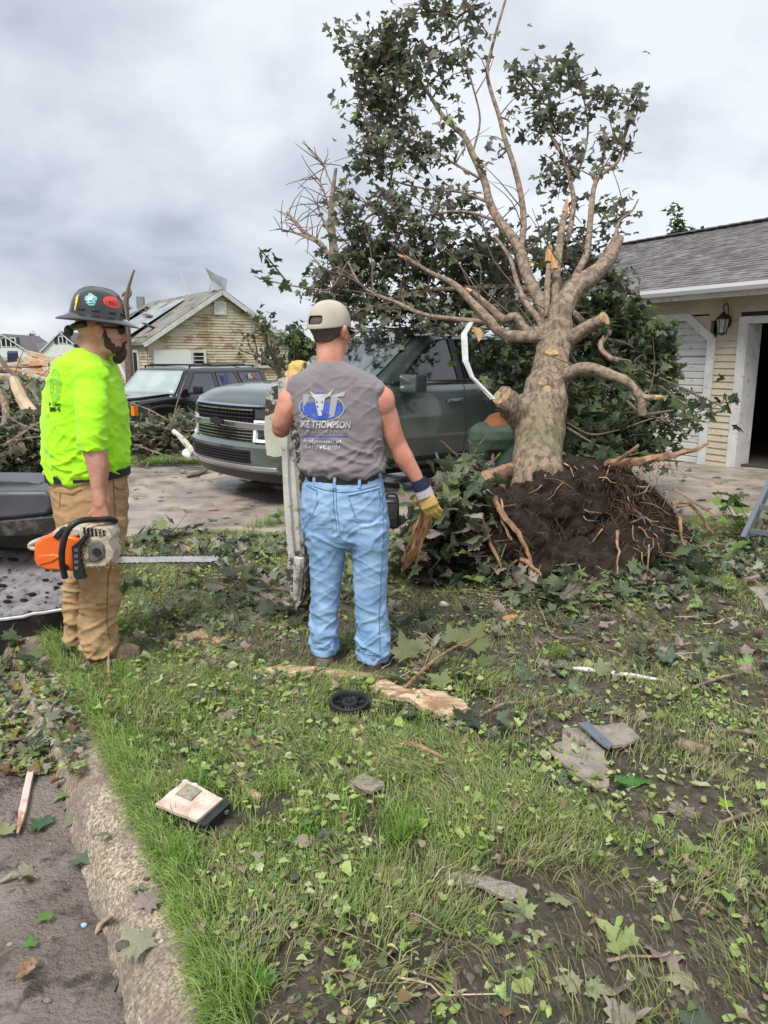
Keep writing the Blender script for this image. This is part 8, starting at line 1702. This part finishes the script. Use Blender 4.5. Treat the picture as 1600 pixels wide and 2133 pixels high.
m = MB(); a, c = gnd(1415, 1565, .03), gnd(1478, 1585, .03); m.tube([a, a.lerp(c, .5), c], [.024, .027, .022], 12, wob=.3); tag(m.build('short_log', m_bark, None, True, ang=50), 'short dark bark covered log piece at the right side of the lawn', 'log')
splinter('wood_chip', [gnd(396, 1262, .02), gnd(430, 1268, .02), gnd(462, 1270, .02)], .035, .015, m_torn, 'reddish wood chip on the grass above the pale board scrap', 'wood')
splinter('wood_chip', [gnd(365, 1142, .03), gnd(400, 1150, .03)], .03, .015, m_wood, 'light wood chip under the chainsaw bar', 'wood')
splinter('wood_chip', [gnd(1048, 1294, .02), gnd(1078, 1285, .02)], .06, .02, m_torn, 'orange brown chip on the mud before the root plate', 'wood')
splinter('wood_stake', [gnd(232, 1440, .02), gnd(228, 1415, .06), gnd(231, 1392, .12)], .014, .010, m_root, 'short brown stake standing in the grass by the near tan boot', 'stake')
splinter('dark_board', [AT(1262, 1198, 4.8), AT(1290, 1215, 4.75), AT(1318, 1232, 4.7)], .06, .02, m_dk, 'dark narrow board end poking from the leaves below the root plate', 'board')
for (px, py, s, col, lab, nm) in ((925, 1262, .035, (.6, .58, .54), 'small white stone on the mud left of the root plate', 'stone'), (1195, 1268, .05, (.50, .36, .26), 'tan stone lodged in the leaves under the root plate', 'stone'), (1130 + 240, 1780, .03, (.09, .07, .06), 'dark mud lump in the lower right lawn', 'mud_lump'), (1225 + 150, 1835, .035, (.07, .05, .045), 'larger dark mud lump low at the right', 'mud_lump'), (262, 2062 - 10, .022, (.10, .08, .07), 'mud lump stuck on the kerb face', 'mud_lump'), (175, 1928, .010, (.30, .45, .62), 'scrap of pale blue wrapper in the road mud', 'wrapper'), (305, 1832, .010, (.06, .06, .06), 'black pebble on the kerb', 'stone'), (725, 2110, .016, (.42, .30, .22), 'pinkish stone at the bottom edge of the lawn', 'stone')):
    m = MB(); p = gnd(px, py); m.ell(p + V((0, 0, s * .3)), (s, s * .8, s * .55), n=14, m=9); tag(link(nm, remeshed(m, nm, s * .14, 1, lambda q, n: s * .22 * noise.noise(q / s * 1.2)), mat(nm + '_%d' % px, col, rough=.85)), lab, nm.replace('_', ' '))
splinter('leaf_roll', [gnd(200, 1950, .012), gnd(215, 1932, .016), gnd(236, 1912, .012)], .022, .012, mat('curled_dry_leaf', (.50, .36, .24), (.36, .30, .20), scale=30, rough=.8), 'tightly rolled tan leaf on the edge of the wet track', 'leaf')
leafy('crumpled dry orange brown leaves on the road at the lower left', 60, 2035, 6, 14, .035, .05, [(.45, .25, .13), (.50, .36, .25), (.30, .17, .10)], [1, 1, 1], .03, 71)
# black plastic wheel hub
HB = empty('black_plastic_hub', gnd(728, 1478), 0, 'round black plastic hub with raised centre lying upside down in the grass', 'hub')
c = gnd(728, 1478, .03); m = MB(); ax = V((0, -.10, 1)).normalized(); bx = V((1, 0, 0)); by = ax.cross(bx)
m.lathe([(.085, -.02), (.093, .0), (.090, .018), (.080, .022), (.074, .016), (.072, -.008), (.036, -.012)], c, 36, bx, by, ax); m.build('rim', m_black, HB, True, ang=50, wc=True)
m = MB(); m.lathe([(.040, -.012), (.036, .010), (.020, .013), (.017, .006), (.010, .006), (.008, .014), (0, .014)], c, 24, bx, by, ax); m.build('centre', m_black, HB, True, ang=50, wc=True)
for k in range(8): a = k * math.pi / 4; m = MB(); m.beam(c + (bx * math.cos(a) + by * math.sin(a)) * .036, c + (bx * math.cos(a) + by * math.sin(a)) * .076, .005, .016, up=ax); m.build('spoke', m_black, HB, wc=True)
# muddy booklet folder
BK = empty('muddy_folder', gnd(395, 1690), 0, 'mud stained white folder with black filter cartridge lying on the grass by the kerb', 'folder')
pa, pb, pcq, pd = gnd(325, 1705, .045), gnd(386, 1662, .060), gnd(466, 1695, .055), gnd(412, 1742, .050); m_paper = mat('stained_card', (.66, .60, .54), (.55, .42, .34), scale=14, rough=.7, dirt=(.40, .24, .17), dscale=22, damt=.36, dsoft=.3)
def quadp(u, v, lift=0.): return pa.lerp(pd, u).lerp(pb.lerp(pcq, u), v) + V((0, 0, lift))
m = MB(); vs = []; 
for z in (0, .010):
    for j in range(9):
        for i in range(9): u, v = i / 8, j / 8; vs.append(quadp(u, v, z + .006 * math.sin(u * 5) * v + .004 * nz2(u * 3, v * 3, 1)))
fs = [(81 + j * 9 + i, 81 + j * 9 + i + 1, 81 + (j + 1) * 9 + i + 1, 81 + (j + 1) * 9 + i) for j in range(8) for i in range(8)] + [(i, 81 + i, 82 + i, i + 1) for i in range(8)][::1] + [(j * 9 + 8, (j + 1) * 9 + 8, 81 + (j + 1) * 9 + 8, 81 + j * 9 + 8) for j in range(8)]
m.add(vs, fs); m.build('cover', m_paper, BK, True, ang=50, wc=True)
m = MB(); 
for k, (u, v) in enumerate(((.02, 1.02), (.24, 1.03))): m.ell(quadp(u, v, .005), (.013, .010, .006))
m.build('clip_tab', m_wpaint, BK, True, wc=True)
m = MB(); g_ = lambda u, v: quadp(u, v, .0145 + .006 * math.sin(u * 5) * v + .003)
for i in range(5):
    for j in range(5): a = [(.18 + .38 * (i + di) / 5, .45 + .42 * (j + dj) / 5) for di, dj in ((0, 0), (1, 0), (1, 1), (0, 1))]; m.add([g_(*q) for q in a], [(0, 1, 2, 3)])
m.build('cover_picture', mat('printed_landscape', (.16, .22, .14), (.42, .30, .25), scale=60, rough=.6), BK, wc=True)
for k in range(5): m = MB(); a, c2 = quadp(1.02, .0, -.004 - k * .008), quadp(1.02, 1.0, -.004 - k * .008); m.beam(a, c2, .06, .005); m.build('black_fin', m_black, BK, wc=True)
m = MB(); m.beam(quadp(1.0, .8, -.02), quadp(1.22, .82, -.02), .014, .010); m.build('grey_tab', m_mag, BK, wc=True)
# loose twigs and straws on the ground: every stick its own object
st = random.Random(88)
for k in range(150):
    y = 1.5 + 4.6 * st.random() ** .9; x = st.uniform(max(-2.2, -.58 * y), .6 * y)
    if y < 7 and x < .8 and kerb_d(x, y) < .02: continue
    a = st.gauss(.2, .8); L_ = st.uniform(.06, .42) * (.6 + .1 * y); n = 4; d = V((math.cos(a), math.sin(a), 0)); pts = [V((x, y, 0)) + d * (L_ * i / n) + V((st.uniform(-.02, .02), st.uniform(-.02, .02), 0)) for i in range(n + 1)]
    pts = [V((p.x, p.y, gtop(p.x, p.y) + .018 + st.uniform(0, .012))) for p in pts]; r0 = st.uniform(.0018, .0065); m = MB(); q = catmull(pts, 2); m.tube(q, interp(None, [r0, r0 * .5], len(q)), 5); mt_ = st.choice((m_twig, m_limb, m_root, m_pale))
    tag(m.build('twig', mt_, None, True), '%s %s twig lying %s' % ('long' if L_ > .25 else 'short', {'twig_bark': 'dark brown', 'limb_bark': 'grey brown', 'root_bark': 'reddish', 'pale_split_wood': 'pale'}[mt_.name], place_of(pts[2])), 'twig', 'twigs strewn across the lawn')
for lab, pts, r in (('long dark twig running down the mud towards the centre', [(1110, 1240), (1130, 1290), (1150, 1330), (1190, 1345)], .006), ('curved brown stick above the shingle', [(1000, 1500), (1050, 1480), (1100, 1470), (1160, 1462)], .008), ('grey stick at the lower right with a side shoot', [(1495, 1728), (1540, 1718), (1575, 1700), (1640, 1690)], .009), ('pale bent stick right of the short log', [(1500, 1530), (1550, 1540), (1620, 1545)], .009), ('thick brown stick at the far right behind the lath', [(1445, 1440), (1500, 1425), (1560, 1405)], .008), ('root like stick lying at the right edge below the ladder', [(1440, 1128), (1500, 1142), (1600, 1150)], .014), ('reddish stem lying in the leaves left of the root plate', [(830, 1095), (860, 1085), (890, 1080)], .012), ('thin stalk below the grey strip of mat', [(830, 1918), (870, 1928), (915, 1948), (960, 1975)], .004)):
    m = MB(); q = catmull([gnd(x, y, .02 + .015 * (i % 2)) for i, (x, y) in enumerate(pts)], 4); m.tube(q, interp(None, [r, r * .6], len(q)), 6, wob=.3); tag(m.build('twig', m_root if 'root' in lab or 'red' in lab else m_limb, None, True), lab, 'stick')
# bits on the driveway
for _ in range(26):
    p = gnd(st.uniform(270, 560), st.uniform(965, 1095)); m = MB(); d = V((st.uniform(-1, 1), st.uniform(-.5, .5), 0)) * st.uniform(.04, .14); m.tube([p + V((0, 0, .008)), p + d + V((0, 0, .012))], [.006, .004], 5); tag(m.build('twig', m_dk, None, True), 'dark snapped twig on the muddy driveway', 'twig', 'twigs strewn on the driveway')

r_ = random.Random(5); CP = []; Mw = Matrix.Translation(SUV.location) @ Matrix.Rotation(R(40), 4, 'Z')
for _ in range(230):
    if r_.random() < .55: q = sf['g'](0, r_.uniform(-.95, .95), 1 - r_.random() ** 1.6 * .8) + V((-.02, 0, .03))
    else: q = sf['g'](r_.uniform(.02, .6), r_.uniform(-.9, .9), 1) + V((0, 0, .025))
    CP.append(tuple(Mw @ q))
P = np.array(CP); n = len(P); leaf_stuff('leaves_on_windshield', P, rand_rot(n, .5, rg), rg.uniform(.04, .11, n), palette(n, LIT + CAN, [1] * (len(LIT) + len(CAN)), rng=rg), LHI); tag(bpy.data.objects['leaves_on_windshield'], 'wet maple leaves stuck to the windshield and roof of the grey green SUV', 'leaf litter', None, 'stuff')
m = MB()
for k in range(16):
    a = Mw @ (sf['g'](r_.uniform(.0, .4), r_.uniform(-.9, .7), 1) + V((0, 0, .03))); d = V((r_.uniform(-1, 1), r_.uniform(-.6, .3), r_.uniform(-.05, .25))).normalized() * r_.uniform(.4, 1.2); m.tube(catmull([a, a + d * .5 + V((0, 0, .05)), a + d], 3), interp(None, [.014, .006], 7), 5)
tag(m.build('sticks_on_roof', m_limb, None, True), 'broken branch sticks resting on the SUV roof', 'sticks', None, 'stuff')
